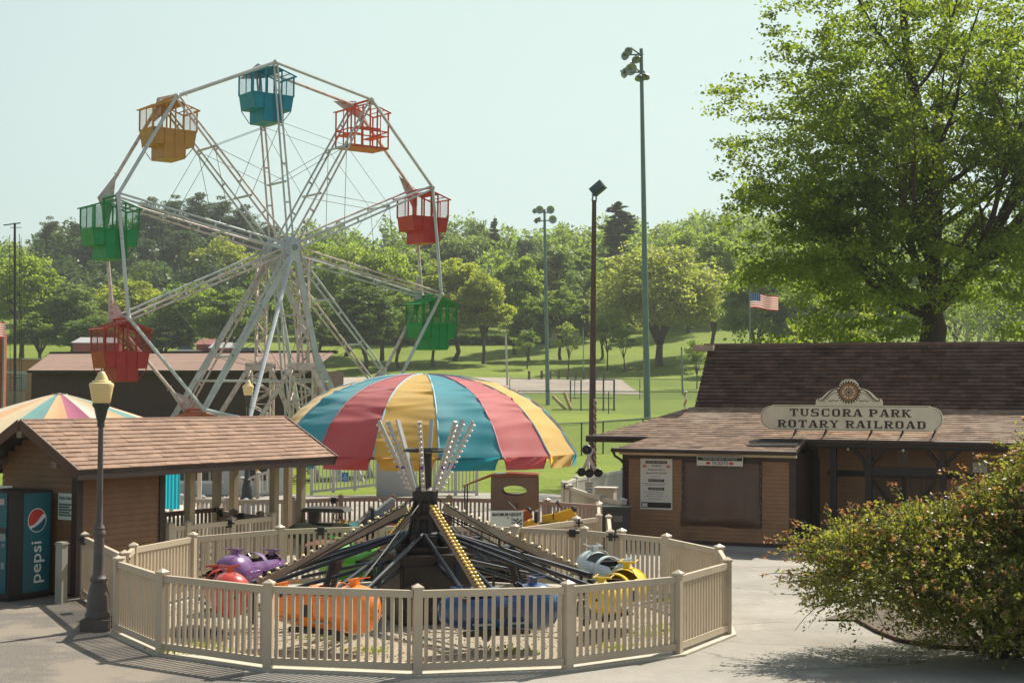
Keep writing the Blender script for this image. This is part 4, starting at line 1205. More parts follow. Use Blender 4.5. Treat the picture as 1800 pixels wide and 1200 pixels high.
# ------------------------------------------------------------------ ticket booth and railway station building, right
bang = math.atan2(-.375, .927)
BM = Matrix.Translation((2.67, 35.9, 0)) @ Matrix.Rotation(bang, 4, 'Z')
bd = thing('station_building', 'brown clapboard station building with a flared shingle roof and projecting ticket booth, right', 'building', BM)
bx = lambda px, yl=0, py=800: hit(BM, px, py, yl)[0]
bz = lambda px, py, yl=0: hit(BM, px, py, yl)[1]
BW = bx(1397)
XE = 16.0
# booth
mb = MB(); clap(mb, .12, BW - .1, 0, .14, 2.1, .092); mb.build('booth_wall', brown_side, bd)
mb = MB(); mb.box(.01, BW - .01, .002, 2.2, 0, 2.2); mb.build('booth_core', brown_trim, bd)
mb = MB(); mb.box(-.02, .13, -.035, .05, .02, 2.2); mb.box(BW - .12, BW + .03, -.035, .05, .02, 2.2); mb.box(.13, BW - .12, -.03, 0, .02, .16); mb.box(.13, BW - .12, -.03, 0, 2.02, 2.12); mb.build('booth_trim', brown_trim, bd)
mb = MB(); mb.box(-.08, BW + .05, -.10, .02, 2.12, 2.2); mb.build('cream_frieze', cream, bd)
# booth roof, gutter, downpipe
mb = MB(); shingles(mb, (-.12, -.27, 2.27), (BW + .08, -.27, 2.27), (-.12 + .55, 1.12, 2.535), (BW + .08, 1.12, 2.535), 11, .28, .014, seed=8)
mb.build('booth_roof', shingle_r, bd)
mb = MB(); mb.add([(-.12, -.25, 2.26), (BW + .07, -.25, 2.26), (BW + .07, 1.1, 2.52), (.4, 1.1, 2.52), (-.12, -.25, 2.2), (BW + .07, -.25, 2.2), (BW + .07, 1.1, 2.4), (.4, 1.1, 2.4)], [(0, 1, 2, 3), (4, 7, 6, 5), (0, 4, 5, 1), (1, 5, 6, 2), (0, 3, 7, 4)])
mb.build('booth_soffit', brown_trim, bd)
mb = MB(); mb.path([(-.2, -.33, 2.235), (BW + .1, -.33, 2.235)], .05, 8); mb.path([(-.17, -.3, 2.22), (-.14, -.26, 2.1), (-.04, -.1, 2.0), (.02, -.06, 1.9), (.04, -.07, .2)], .032, 7)
mb.build('booth_gutter', brown_trim, bd, smooth=True)
# main flared roof
YE, ZE, YC, ZC, YR, ZR = 1.05, 2.51, 2.75, 3.25, 3.83, 4.80
YB = 2 * YR
mb = MB(); shingles(mb, (-1.1, YE, ZE), (XE, YE, ZE), (1.0, YC, ZC), (XE, YC, ZC), 17, .28, .014, seed=9)
shingles(mb, (-1.1, YB - YE, ZE), (-1.1, YE, ZE), (1.0, YB - YC, ZC), (1.0, YC, ZC), 15, .3, .018, seed=10)
mb.build('flared_roof', shingle_r, bd)
mb = MB(); shingles(mb, (1.0, YC, ZC), (XE, YC, ZC), (1.08, YR, ZR), (XE, YR, ZR), 17, .30, .055, seed=11)
shingles(mb, (1.0, YB - YC, ZC), (XE, YB - YC, ZC), (1.08, YR, ZR), (XE, YR, ZR), 12, .6, .03, seed=12)
mb.poly([(1.03, YC, ZC), (1.03, YB - YC, ZC), (1.1, YR, ZR - .02)])
mb.build('steep_roof', shingle_d, bd)
mb = MB(); mb.path([(.95, YR, ZR + .03), (XE, YR, ZR + .03)], .05, 6); mb.build('ridge_cap', shingle_d, bd)
mb = MB(); mb.box(.72, 1.25, YR - .28, YR + .28, ZR - .12, ZR + .03); mb.build('ridge_end_box', mat('weathered_box', (.36, .28, .21), .7, var=.2), bd)
mb = MB(); mb.add([(-1.1, YE, ZE - .02), (XE, YE, ZE - .02), (XE, YC, ZC - .03), (1.0, YC, ZC - .03), (-1.1, YE, ZE - .14), (XE, YE, ZE - .14), (XE, YC, ZE - .14), (1.0, YC, ZE - .14)], [(4, 7, 6, 5), (0, 4, 5, 1), (1, 5, 6, 2)])
mb.box(-1.09, XE, YC, YB - YE, ZE - .16, ZE - .1)
mb.build('soffit', brown_trim, bd)
mb = MB(); mb.path([(-1.28, YE - .07, ZE - .03), (.2, YE - .07, ZE - .03)], .055, 8); mb.path([(BW + .1, YE - .07, ZE - .03), (XE, YE - .07, ZE - .03)], .05, 8); mb.box(-1.3, .15, YE - .06, YE - .02, ZE - .14, ZE - .04)
mb.path([(-1.16, YE, ZE + .0), (-1.16, YB - YE, ZE)], .05, 6)
mb.build('main_gutter', brown_trim, bd, smooth=True)
# dark patched shingles at the booth roof corner
mb = MB(); shingles(mb, (bx(1312, .2, 787), .15, 2.375), (BW + .0, .15, 2.375), (bx(1345, .9, 768), .95, 2.53), (BW + .0, .95, 2.53), 6, .28, .014, seed=14); mb.build('dark_patch', face_var(mat('dark_patch_shingle', (.035, .03, .028), .9, var=.3), .3), bd)
# recessed facade
YW = 2.25
mb = MB(); clap(mb, BW + .12, XE - .1, YW, .12, 2.38, .092); mb.build('recessed_wall', brown_side, bd)
mb = MB(); mb.box(BW, XE, YW + .002, YB - YE - .8, 0, 2.42); mb.box(1.0, BW, 2.21, YB - YE - .8, 0, 2.42)
mb.build('wall_core', brown_trim, bd)
YP = 1.35
mb = MB()
for px in (1465, 1527, 1657, 1800):
    x = bx(px, YP); mb.box(x - .075, x + .075, YP - .07, YP + .07, 0, 2.4)
for px, s in ((1527, -1), (1657, 1)):
    x = bx(px, YP)
    for sg in (-1, 1): mb.path([(x + sg * .05, YP, 1.75), (x + sg * .12, YP, 2.05), (x + sg * .28, YP, 2.22), (x + sg * .42, YP, 2.36)], .045, 5)
mb.box(bx(1400, YP), XE, YP - .06, YP + .06, 2.3, 2.41)
x0, x1 = bx(1527, YP), bx(1657, YP)
mb.box(x0, x1, YP - .05, YP + .05, bz(1590, 836, YP), bz(1590, 821, YP))
mb.box(x0 - 1.1, x1 + .9, YW - .06, YW - .0, 1.62, 1.76)
mb.build('timber_frame', mat('dark_timber', (.028, .018, .015), .65, var=.2), bd)
# sliding barn doors behind the frame
mb = MB(); xa, xm, xb2 = bx(1528, YW - .03), bx(1588, YW - .03), bx(1650, YW - .03)
for a_, b_ in ((xa + .02, xm - .03), (xm + .05, xb2 - .02)):
    n_ = 6
    for k in range(n_): mb.box(a_ + (b_ - a_) * k / n_, a_ + (b_ - a_) * (k + 1) / n_ - .008, YW - .05, YW - .02, .08, 1.6)
mb.build('barn_door', mat('door_brown', (.13, .07, .042), .6, var=.15), bd)
mb = MB(); mb.box(xm - .04, xm + .06, YW - .075, YW - .03, .05, 1.62); mb.beam((xa + .06, YW - .06, 1.56), (xm - .06, YW - .06, .7), .03, .07); mb.beam((xb2 - .06, YW - .06, 1.56), (xm + .1, YW - .06, .7), .03, .07); mb.build('door_brace', brown_trim, bd)
mb = MB(); x_, z_ = hit(BM, 1587, 803, YW - .04); mb.box(x_ - .13, x_ + .13, YW - .05, YW - .02, z_ - .2, z_ + .17); mb.build('wall_panel', mat('pinkish_panel', (.26, .17, .13), .6, var=.1), bd)
mb = MB(); x_, z_ = hit(BM, 1425, 850, YW - .05); mb.box(x_ - .3, x_ + .22, YW - .05, YW - .02, .1, 2.05); mb.build('dark_door', mat('black_door', (.012, .009, .009), .5), bd)
mb = MB(); mb.ball((x_ - .05, YW - .6, 2.1), .05); mb.ball((bx(1587, 1.2), 1.25, 2.3), .035); mb.ball((bx(1490, 1.2), 1.25, 2.3), .03); mb.build('eave_lamp', white, bd)
mb = MB(); mb.box(-.2, XE, -.55, 2.3, .0, .075); tag(mb.build('station_pavement', mat('pale_sill_concrete', (.36, .34, .31), .85, var=.1), M=BM.copy()), kind='structure')
mb = MB(); mb.box(xm - .02, xm + .25, YP + .3, YP + .5, .3, .9)
# tarpaulin over the ticket window
x0, x1 = bx(1203, -.05), bx(1334, -.05); zt, zb = bz(1268, 814, -.05), bz(1268, 926, -.05)
mb = MB(); vs = []; NX, NZ = 26, 22
for j in range(NZ + 1):
    for i in range(NX + 1):
        u, v = i / NX, j / NZ
        bul = .10 * min(1, v * 1.5) * (sin(pi * min(1, max(0, u))) ** .35 if 0 < u < 1 else 0) if v < .93 else .10 * (1 - (v - .93) / .07) * (sin(pi * u) ** .35 if 0 < u < 1 else 0)
        bul += .012 * sin(u * 17 + v * 3) + .022 * sin(u * 6 - v * 5) * v + .02 * math.exp(-((v - .15 - .5 * abs(u - .5)) / .05) ** 2) + .012 * math.exp(-((v - .86 - .04 * sin(u * 5)) / .03) ** 2) - .02 * math.exp(-((u - .88 + .05 * v) / .03) ** 2) * (1 if v < .85 else 0)
        flare = (.03 * v) * (u - .5) * 2
        vs.append((x0 + (x1 - x0) * u + flare - (.06 if u < .02 and v > .75 else 0), -.03 - bul, zt + (zb - zt) * v + .02 * sin(u * 7) * (v > .96)))
mb.add(vs, [(j * (NX + 1) + i, (j + 1) * (NX + 1) + i, (j + 1) * (NX + 1) + i + 1, j * (NX + 1) + i + 1) for j in range(NZ) for i in range(NX)])
tp = thing('window_cover', 'brown vinyl cover laced over the ticket window', 'cover', BM)
mb.build('tarpaulin', mat('brown_vinyl', (.115, .06, .04), .38, var=.12, scale=1.5, spec=.5), tp, smooth=True)
mb = MB()
for s in (0, 1):
    for j in range(7):
        mb.ball((x0 - .03 if s == 0 else x1 + .035, -.045, zt + (zb - zt) * (j + .3) / 7), .013, 6)
for i in range(6): mb.ball((x0 + (x1 - x0) * (i + .5) / 6, -.05, zb - .02), .012, 6)
mb.build('grommet', galv, tp)
mb = MB(); mb.box(x0 - .06, x0, -.045, -.0, zb, zt + .05); mb.box(x1, x1 + .06, -.045, 0, zb, zt + .05); mb.box(x0 - .06, x1 + .06, -.045, 0, zt, zt + .06); mb.build('frame', brown_trim, tp)
# price board
x0, x1, zt, zb = bx(1126, -.03), bx(1182, -.03), bz(1154, 806, -.03), bz(1154, 895, -.03)
pb = thing('price_board', 'white board of ticket prices with black headings on the booth wall', 'sign', BM @ Matrix.Translation(((x0 + x1) / 2, -.03, 0)))
wd = (x1 - x0) / 2; H_ = zt - zb
boardm = mat('cream_board', (.62, .58, .50), .45, var=.04)
mb = MB(); mb.box(-wd, wd, -.01, .005, zb, zt); mb.build('board', boardm, pb)
lt = mat('pale_letters', (.6, .57, .5), .5)
mb = MB()
def zf(f_): return zt - H_ * f_
for f0, f1, w0 in ((.04, .095, .68), (.40, .455, .5), (.565, .62, .5), (.86, .965, .93)): mb.box(-wd * w0, wd * w0, -.0125, -.0105, zf(f1), zf(f0))
mb.build('black_band', black_ink, pb)
for s_, f_, sz, w0, m_ in (('TUSCORA PARK RIDES', .068, .045, 1.25, lt), ('TICKETS', .14, .06, .62, black_ink), ('Single $1.50 ea', .215, .05, 1.05, black_ink), ('Book 10 for $10.00', .28, .05, 1.25, black_ink), ('PUTT-PUTT', .428, .045, .8, lt), ('SCHEDULE', .593, .045, .8, lt)):
    text(s_, sz, m_, pb, front(0, -.0135, zf(f_)), width=wd * w0)
mb = MB(); rs = random.Random(4)
for f_, w0 in ((.35, .35), (.49, .9), (.52, .7), (.66, .8), (.70, .6), (.74, .75), (.79, .5)):
    x = -wd * w0
    while x < wd * w0 * .6:
        q = rs.uniform(.02, .05); mb.box(x, x + q, -.0125, -.0115, zf(f_) - .007, zf(f_) + .006); x += q + .014
mb.build('small_print', mat('grey_ink', (.14, .12, .11), .6), pb)
mb = MB()
for s in (-1, 1):
    c = (s * wd * .74, zf(.15)); pts = [(c[0] + .05 * cos(t) * (1 + .12 * cos(4 * t)), -.012, c[1] + .035 * sin(t) * (1 + .15 * cos(4 * t))) for t in [k * pi / 12 for k in range(24)]]
    mb.prism(pts, (0, .001, 0))
mb.build('red_ticket_emblem', red_ink, pb)
mb = MB()
for s in (-1, 1): mb.box(s * wd * .74 - .02, s * wd * .74 + .02, -.0135, -.0125, zf(.158), zf(.142))
mb.box(-wd * .88, -wd * .55, -.0135, -.0128, zf(.95), zf(.88)); mb.build('pale_mark', lt, pb)
# tickets sign
x0, x1, zt, zb = bx(1225, -.16), bx(1306, -.16), bz(1265, 802, -.16), bz(1265, 818.5, -.16)
ts = thing('tickets_sign', 'long narrow TICKETS sign hung above the covered window', 'sign', BM @ Matrix.Translation(((x0 + x1) / 2, -.16, 0)))
wd = (x1 - x0) / 2; H_ = zt - zb
mb = MB(); mb.box(-wd, wd, -.008, .012, zb, zt); mb.build('board', boardm, ts)
mb = MB(); mb.box(-wd * .97, wd * .97, -.0105, -.0085, zt - H_ * .45, zt - H_ * .08); mb.build('black_band', black_ink, ts)
text('TUSCORA PARK RIDES \u2022 PUTT-PUTT', .06, lt, ts, front(0, -.012, zt - H_ * .26), width=wd * 1.5)
text('TICKETS', .115, black_ink, ts, front(0, -.010, zb + H_ * .27), width=wd * .72, bold=.001)
mb = MB()
for s in (-1, 1):
    pts = [(s * wd * .5 + .055 * cos(t) * (1 + .1 * cos(4 * t)), -.0095, zb + H_ * .28 + .035 * sin(t)) for t in [k * pi / 12 for k in range(24)]]
    mb.prism(pts, (0, .001, 0))
mb.build('red_ticket_emblem', red_ink, ts)
mb = MB()
for f_ in (-.95, -.4, .4, .95): mb.ball((wd * f_, -.01, zb - .02), .014, 6)
mb.build('hanger', galv, ts)
# notices behind the bush
for px0, px1, py0, py1, lab in ((1735, 1765, 842, 876, 'small white notice with rows of text on the station wall above the bush'), (1710, 1735, 812, 830, 'faded pinkish notice on the station wall above the bush')):
    x0, z0 = hit(BM, px0, py0, YW - .04); x1, z1 = hit(BM, px1, py1, YW - .04)
    t_ = thing('notice', lab, 'sign', BM @ Matrix.Translation(((x0 + x1) / 2, YW - .04, (z0 + z1) / 2)))
    mb = MB(); mb.box((x0 - x1) / 2, (x1 - x0) / 2, -.006, .006, (z1 - z0) / 2, (z0 - z1) / 2); mb.build('board', boardm, t_)
    mb = MB()
    for k in range(5): mb.box((x0 - x1) * .4, (x1 - x0) * (.4 - .1 * (k % 2)), -.008, -.007, (z0 - z1) * (.38 - k * .17), (z0 - z1) * (.43 - k * .17))
    mb.build('print', mat('grey_ink_b', (.2, .18, .16), .6), t_)
# white garden chair or crate showing through the bush
x_, z_ = hit(BM, 1633, 912, .6)
mb = MB(); mb.box(-.17, .17, -.02, .02, .86, .96); mb.box(-.17, -.12, -.02, .02, 0, .86); mb.box(-.02, .03, -.02, .02, .4, .86); mb.box(.12, .17, -.02, .02, 0, .86); mb.box(-.17, .17, -.4, .02, .38, .42)
for s in (-.17, .12): mb.box(s, s + .05, -.4, -.35, 0, .4)
tag(mb.build('white_chair', white_vinyl, M=BM @ Matrix.Translation((x_, .6, 0))), 'white slatted chair back showing through the bush', 'chair')

# ------------------------------------------------------------------ roof sign with slab lettering
YS = 1.16
x0, x1 = bx(1335, YS, 735), bx(1659, YS, 735)
zt, zb = bz(1497, 712, YS), bz(1497, 757.5, YS)
sg = thing('roof_sign', 'cream scroll topped sign reading TUSCORA PARK ROTARY RAILROAD on the station roof', 'sign', BM @ Matrix.Translation(((x0 + x1) / 2, YS, 0)))
hw, H_ = (x1 - x0) / 2, zt - zb
zc = (zt + zb) / 2
out = []
for k in range(13):
    t = R_(-90 + 15 * k); out.append((hw - H_ * .42 + H_ * .46 * cos(t) - .04, zc + H_ * .46 * sin(t)))
left = [(-x, z) for x, z in out][::-1]
board = [(-hw + H_ * .5, zb), (hw - H_ * .5, zb)] + out + [(hw - H_ * .5, zt), (-hw + H_ * .5, zt)] + left
mb = MB(); mb.prism([(x, 0, z) for x, z in board], (0, .035, 0)); mb.build('board', sign_cream, sg)
ch = bz(1492, 666.5, YS) - zt
cw = (bx(1551, YS, 700) - bx(1433, YS, 700)) / 2
cxs = bx(1492, YS, 700) - (x0 + x1) / 2
prof = [(1, 0), (.99, .16), (.95, .24), (.86, .26), (.8, .3), (.7, .44), (.58, .56), (.44, .64), (.34, .66), (.30, .7), (.26, .84), (.18, .95), (.08, 1.0)]
crest = [(cxs + cw * a_, zt + ch * b_) for a_, b_ in prof] + [(cxs - cw * a_, zt + ch * b_) for a_, b_ in prof[::-1]]
mb = MB(); mb.prism([(x, .001, z + .001) for x, z in crest], (0, .033, 0)); mb.build('crest', sign_cream, sg)
inkb = mat('sign_brown_ink', (.045, .022, .016), .55, var=.1); inkr = mat('sign_faded_red_ink', (.16, .045, .03), .6, var=.1)
gold = mat('faded_gold', (.34, .16, .05), .5, var=.1)
ec = (cxs, zt + ch * .50); er_ = ch * .40
mb = MB()
for k in range(24):
    t = 2 * pi * k / 24; c = Vector((ec[0] + er_ * 1.02 * cos(t), -.006, ec[1] + er_ * 1.02 * sin(t))); d = Vector((cos(t), 0, sin(t))) * er_ * .1
    mb.beam(c - d, c + d, er_ * .12, .006, up=(0, 1, 0))
def ringxz(mb, r0, r1, y, seg=36):
    for k in range(seg):
        t, t2 = 2 * pi * k / seg, 2 * pi * (k + 1) / seg
        mb.add([(ec[0] + r * cos(q), yy, ec[1] + r * sin(q)) for yy in (y,) for r, q in ((r0, t), (r0, t2), (r1, t2), (r1, t))], [(0, 1, 2, 3)])
ringxz(mb, er_ * .86, er_ * .93, -.0085); mb.build('gear_teeth', inkb, sg)
mb = MB(); ringxz(mb, er_ * .62, er_ * .95, -.005)
for k in range(6):
    t = 2 * pi * k / 6 + pi / 6; mb.beam((ec[0] + er_ * .15 * cos(t), -.0045, ec[1] + er_ * .15 * sin(t)), (ec[0] + er_ * .64 * cos(t), -.0045, ec[1] + er_ * .64 * sin(t)), er_ * .15, .003, up=(0, 1, 0))
mb.build('gear_wheel', gold, sg)
mb = MB()
for k in range(6):
    t = 2 * pi * k / 6; c = Vector((ec[0] + er_ * .42 * cos(t), -.006, ec[1] + er_ * .42 * sin(t)))
    mb.prism([c + Vector((cos(t + q) * er_ * .16, 0, sin(t + q) * er_ * .16)) for q in (0, R_(140), R_(220))], (0, .001, 0))
mb.ball((ec[0], -.0, ec[1]), er_ * .13); mb.build('gear_spoke_gap', inkb, sg)
mb = MB()
for s in (-1, 1):
    X = lambda u, v: (cxs + s * cw * u, -.004, zt + ch * v)
    mb.path([X(.36, .5), X(.31, .56), X(.36, .62), X(.45, .60), (X(.52, .53)), X(.62, .40), X(.72, .26), X(.8, .18), X(.88, .16), X(.92, .22), X(.9, .30), X(.84, .29)], [.006, .012, .012, .011, .014, .016, .014, .012, .011, .011, .01, .005], 5)
    mb.path([X(.36, .46), X(.42, .47), X(.5, .44), X(.6, .30), X(.7, .18), X(.78, .11)], .005, 5)
    mb.path([X(.3, .2), X(.38, .15), X(.46, .2), X(.56, .14), X(.6, .2)], .008, 5)
mb.build('scrollwork', inkb, sg)
mb = MB(); bi = .03
def line(pts): mb.path([(x, -.002, z) for x, z in pts], .0045, 4)
line([(-hw + H_ * .55, zt - bi), (hw - H_ * .55, zt - bi)]); line([(-hw + H_ * .55, zb + bi), (hw - H_ * .55, zb + bi)])
for s in (-1, 1): line([(s * (hw - H_ * .5 + H_ * .42 * cos(R_(-75 + 15 * k))), zc + H_ * .42 * sin(R_(-75 + 15 * k))) for k in range(11)])
mb.build('border_line', inkb, sg)
T = .14; V = .24
GL = {'T': [(.5, 0, .5, 1, V), (.04, .93, .96, .93, T), (.09, .93, .09, .66, .1), (.91, .93, .91, .66, .1), (.28, .06, .72, .06, .12)],
 'U': [(.22, .2, .22, 1, V), (.8, .2, .8, 1, .17), (.24, .24, .38, .07, .16), (.34, .07, .68, .07, T), (.64, .07, .8, .24, .16), (.04, .94, .42, .94, .12), (.62, .94, 1, .94, .12)],
 'S': [(.84, .93, .22, .93, T), (.22, .92, .22, .55, V), (.2, .5, .82, .5, .17), (.8, .48, .8, .08, V), (.8, .07, .14, .07, T), (.9, 1, .9, .7, .09), (.12, 0, .12, .3, .09)],
 'C': [(.2, .14, .2, .86, .26), (.2, .93, .8, .93, T), (.2, .07, .8, .07, T), (.86, 1, .86, .66, .12), (.86, .06, .86, .34, .12)],
 'O': [(.2, .12, .2, .88, .25), (.8, .12, .8, .88, .25), (.2, .93, .8, .93, T), (.2, .07, .8, .07, T)],
 'R': [(.24, 0, .24, 1, V), (.04, .06, .46, .06, .12), (.04, .93, .74, .93, T), (.79, .9, .79, .55, .22), (.24, .5, .78, .5, T), (.5, .5, .8, .04, .22), (.66, .06, 1.04, .06, .12)],
 'A': [(.16, .02, .46, 1, .12), (.52, 1, .84, .02, .25), (.26, .3, .74, .3, .11), (-.02, .06, .34, .06, .12), (.62, .06, 1.04, .06, .12)],
 'P': [(.24, 0, .24, 1, V), (.04, .06, .5, .06, .12), (.04, .93, .76, .93, T), (.8, .9, .8, .5, .23), (.24, .45, .8, .45, T)],
 'K': [(.24, 0, .24, 1, V), (.04, .06, .46, .06, .12), (.04, .94, .46, .94, .12), (.32, .44, .78, .94, .12), (.44, .56, .84, .04, .23), (.6, .94, .98, .94, .12), (.66, .06, 1.06, .06, .12)],
 'Y': [(.5, 0, .5, .5, V), (.5, .44, .18, .95, .23), (.5, .44, .82, .95, .13), (-.02, .94, .38, .94, .12), (.64, .94, 1, .94, .12), (.28, .06, .72, .06, .12)],
 'I': [(.5, 0, .5, 1, V + .02), (.26, .06, .74, .06, .12), (.26, .94, .74, .94, .12)],
 'L': [(.3, 0, .3, 1, V), (.08, .94, .56, .94, .12), (.08, .06, .92, .06, T), (.9, 0, .9, .34, .12)],
 'D': [(.24, 0, .24, 1, V), (.04, .93, .76, .93, T), (.04, .07, .76, .07, T), (.8, .12, .8, .88, .25)]}
def slab(word, xc, zbase, width, h, m, adv={'I': .68, ' ': .55}):
    tot = sum(adv.get(c, 1.14) for c in word); s = width / tot; x = xc - width / 2
    for ch_ in word:
        a_ = adv.get(ch_, 1.14)
        if ch_ != ' ':
            mb = MB(); ox = x + (.07 if ch_ != 'I' else -.16) * s
            for i, (ax_, az_, bx_, bz_, w_) in enumerate(GL[ch_]):
                p = Vector((ox + ax_ * s, -.004 - i * .0005, zbase + az_ * h)); q = Vector((ox + bx_ * s, -.004 - i * .0005, zbase + bz_ * h))
                mb.beam(p, q, (w_ * s if abs(ax_ - bx_) < .4 * abs(az_ - bz_) + .01 else w_ * h * 1.0), .004, up=(0, 1, 0))
            mb.build('letter', m, sg)
        x += a_ * s
slab('TUSCORA PARK', bx(1493, YS, 727) - (x0 + x1) / 2, zb + H_ * .56, (bx(1602, YS, 727) - bx(1386, YS, 727)) * 1.0, H_ * .29, inkb)
slab('ROTARY RAILROAD', bx(1495, YS, 745) - (x0 + x1) / 2, zb + H_ * .12, (bx(1627, YS, 745) - bx(1363, YS, 745)) * 1.0, H_ * .29, inkb)
mb = MB()
for px in (1400, 1453, 1533, 1588, 1644):
    x = bx(px, YS, 757) - (x0 + x1) / 2; mb.beam((x, .02, zb + .05), (x - .06, -.06, zb - .12), .03, .03); mb.beam((x, .03, zb + .3), (x, .5, zb + .1), .03, .03)
mb.build('bracket', black, sg)

# ------------------------------------------------------------------ things by the booth
p = A(1077, 900, 34.6)
mb = MB(); mb.prism([(-.33, -.3, .05), (.33, -.3, .05), (.36, -.3, .95), (-.36, -.3, .95)], (0, .6, 0)); tb = thing('litter_bin', 'big black litter bin beside the corner of the ticket booth', 'bin', at(p.x + .02, 34.6, 0))
mb.build('bin_body', mat('bin_black', (.014, .014, .018), .4, var=.1), tb)
mb = MB(); mb.box(-.39, .39, -.34, .34, .93, 1.0); mb.build('lid', mat('bin_lid', (.02, .02, .022), .45), tb)
mb = MB(); mb.box(-.02, .18, -.315, -.30, .66, .8); mb.build('label_plate', mat('plate_grey', (.12, .11, .11), .5), tb)
p = A(1065, 866, 42); ac = thing('air_conditioner', 'beige air conditioner box on the ground inside the pale curved fence', 'air conditioner', at(p.x, 42, 0, R_(-15)))
mb = MB(); mb.box(-.26, .26, -.25, .25, .08, .95); mb.build('casing', mat('ac_beige', (.42, .36, .28), .5, var=.05), ac)
mb = MB(); mb.box(-.3, .3, -.28, .28, .95, .98); mb.box(-.3, .5, -.3, .3, 0, .08); mb.box(.3, .42, -.1, .1, .08, .5); mb.build('top_and_pad', mat('ac_pale', (.5, .45, .38), .6), ac)
# railway crossing signal
p = A(1034, 860, 41); xs_ = thing('crossing_signal', 'white railway crossing signal with round black lamps and crossed boards', 'signal', at(p.x, 41, 0))
s_ = 41 / F
mb = MB(); mb.tube((0, 0, 0), (0, 0, A(1036, 790, 41).z), .04, n=8); mb.build('post', white, xs_, smooth=True)
zc_ = A(1036, 812, 41).z
mb = MB(); mb.beam((-.2, -.06, zc_ - .35), (.12, -.06, zc_ + .38), .09, .02, up=(0, 1, 0)); mb.beam((.24, -.09, zc_ - .35), (-.04, -.09, zc_ + .25), .09, .02, up=(0, 1, 0)); mb.build('crossed_board', white, xs_)
mb = MB()
for dx, dy in ((-.19, 829), (.02, 831), (.26, 830)):
    mb = MB(); z_ = A(1036, dy, 41).z; mb.lathe([(.01, -.05), (.11, -.05), (.12, -.03), (.06, .02), (.06, .1), (.01, .1)], (dx, -.12, z_), n=18, axis='Y'); mb.build('signal_lamp', black, xs_, smooth=True)
mb = MB()
z_ = A(1034, 790, 41).z; mb.lathe([(.01, -.06), (.12, -.05), (.14, 0), (.02, .05)], (-.04, -.05, z_), n=16, axis='Y')
mb.build('bell', black, xs_, smooth=True); mb = MB(); mb.beam((-.35, -.05, A(1036, 830, 41).z), (.4, -.05, A(1036, 830, 41).z), .04, .04); mb.build('lamp_bar', black, xs_)
mb = MB(); zq = A(1036, 860, 41).z; mb.box(-.09, .12, -.07, -.05, zq - .2, zq + .22); mb.build('small_plate', white, xs_)
mb = MB()
for k in range(5): mb.box(-.07, .1, -.0735, -.071, zq + .15 - k * .075, zq + .18 - k * .075)
mb.build('plate_print', mat('plate_ink', (.2, .3, .3), .6), xs_)

# ------------------------------------------------------------------ tall poles
def pole(pxb, pyb, pxt, pyt, Y, r0, r1, m, name, label, cat='pole', group=None):
    zb_ = tz(A(pxb, 700, Y).x, Y)
    b_ = A(pxb, pyb, Y); b_.z = zb_; t_ = A(pxt, pyt, Y)
    o = thing(name, label, cat, Matrix.Translation(b_), group)
    mb = MB(); k = 8
    mb.path([b_.lerp(t_, i / k) for i in range(k + 1)], [r0 + (r1 - r0) * i / k for i in range(k + 1)], 10)
    mb.build('pole', m, o, True, smooth=True)
    return o, b_, t_
def dish(mb, c, r, tilt, az):
    """bowl shaped stadium lamp with lens ring"""
    k = len(mb.v)
    mb.lathe([(.02, .0), (.55 * r, .05 * r), (.9 * r, .35 * r), (r, .7 * r), (r * 1.03, .72 * r), (.93 * r, .66 * r), (.3 * r, .3 * r)], n=16)
    mb.tube((0, 0, -.35 * r), (0, 0, .05 * r), .22 * r, n=8)
    mb.xf(Matrix.Translation(c) @ Matrix.Rotation(az, 4, 'Z') @ Matrix.Rotation(tilt, 4, 'X'), k)
lampm = mat('stadium_lamp', (.33, .37, .36), .4, metal=.3, var=.1)
o, b_, t_ = pole(1138, 735, 1127, 86, 110, .26, .13, green_pole, 'floodlight_pole', 'tallest grey green stadium light pole, standing behind the station roof', 'light pole')
s_ = 110 / F
P_ = lambda px, py, Y=110: A(px, py, Y)
mb = MB()
for pts in ((P_(1108, 84), P_(1126, 97)), (P_(1098, 97), P_(1131, 96)), (P_(1098, 128), P_(1131, 127)), (P_(1112, 118), P_(1128, 128)), (P_(1128, 122), P_(1138, 134))):
    mb.tube(pts[0], pts[1], .06, n=6)
mb.build('cross_arm', green_pole, o, True)
for (px, py, r, ti, az) in ((1096, 96, .36, R_(120), R_(40)), (1106, 90, .3, R_(110), R_(-20)), (1118, 101, .38, R_(150), R_(20)), (1094, 126, .42, R_(115), R_(60)), (1106, 120, .46, R_(118), R_(25)), (1125, 133, .4, R_(160), R_(0)), (1135, 131, .36, R_(150), R_(-30)), (1112, 112, .22, R_(20), R_(0))):
    mb = MB(); dish(mb, P_(px, py), r, ti, az); mb.build('lamp_head', lampm, o, True, smooth=True)
o, b_, t_ = pole(963, 712, 957, 368, 158, .24, .13, green_pole, 'floodlight_pole', 'grey green stadium light pole left of the brown pole, with two rows of round lamps', 'light pole')
mb = MB(); mb.tube(A(936, 373, 158), A(972, 374, 158), .07, n=6); mb.tube(A(938, 389, 158), A(976, 387, 158), .07, n=6); mb.build('cross_arm', green_pole, o, True)
for (px, py) in ((967, 369), (948, 369), (937, 371), (971, 386), (945, 386), (940, 388)):
    mb = MB(); dish(mb, A(px, py, 157.8), .42 if px > 945 else .3, R_(95), R_(5 if px > 945 else 60)); mb.build('lamp_head', lampm, o, True, smooth=True)
o, b_, t_ = pole(1040, 868, 1044.5, 352, 50, .13, .075, pole_brown, 'light_pole', 'brown wooden pole with one square floodlight on top, beside the crossing signal', 'light pole')
fl_ = A(1051, 331, 50)
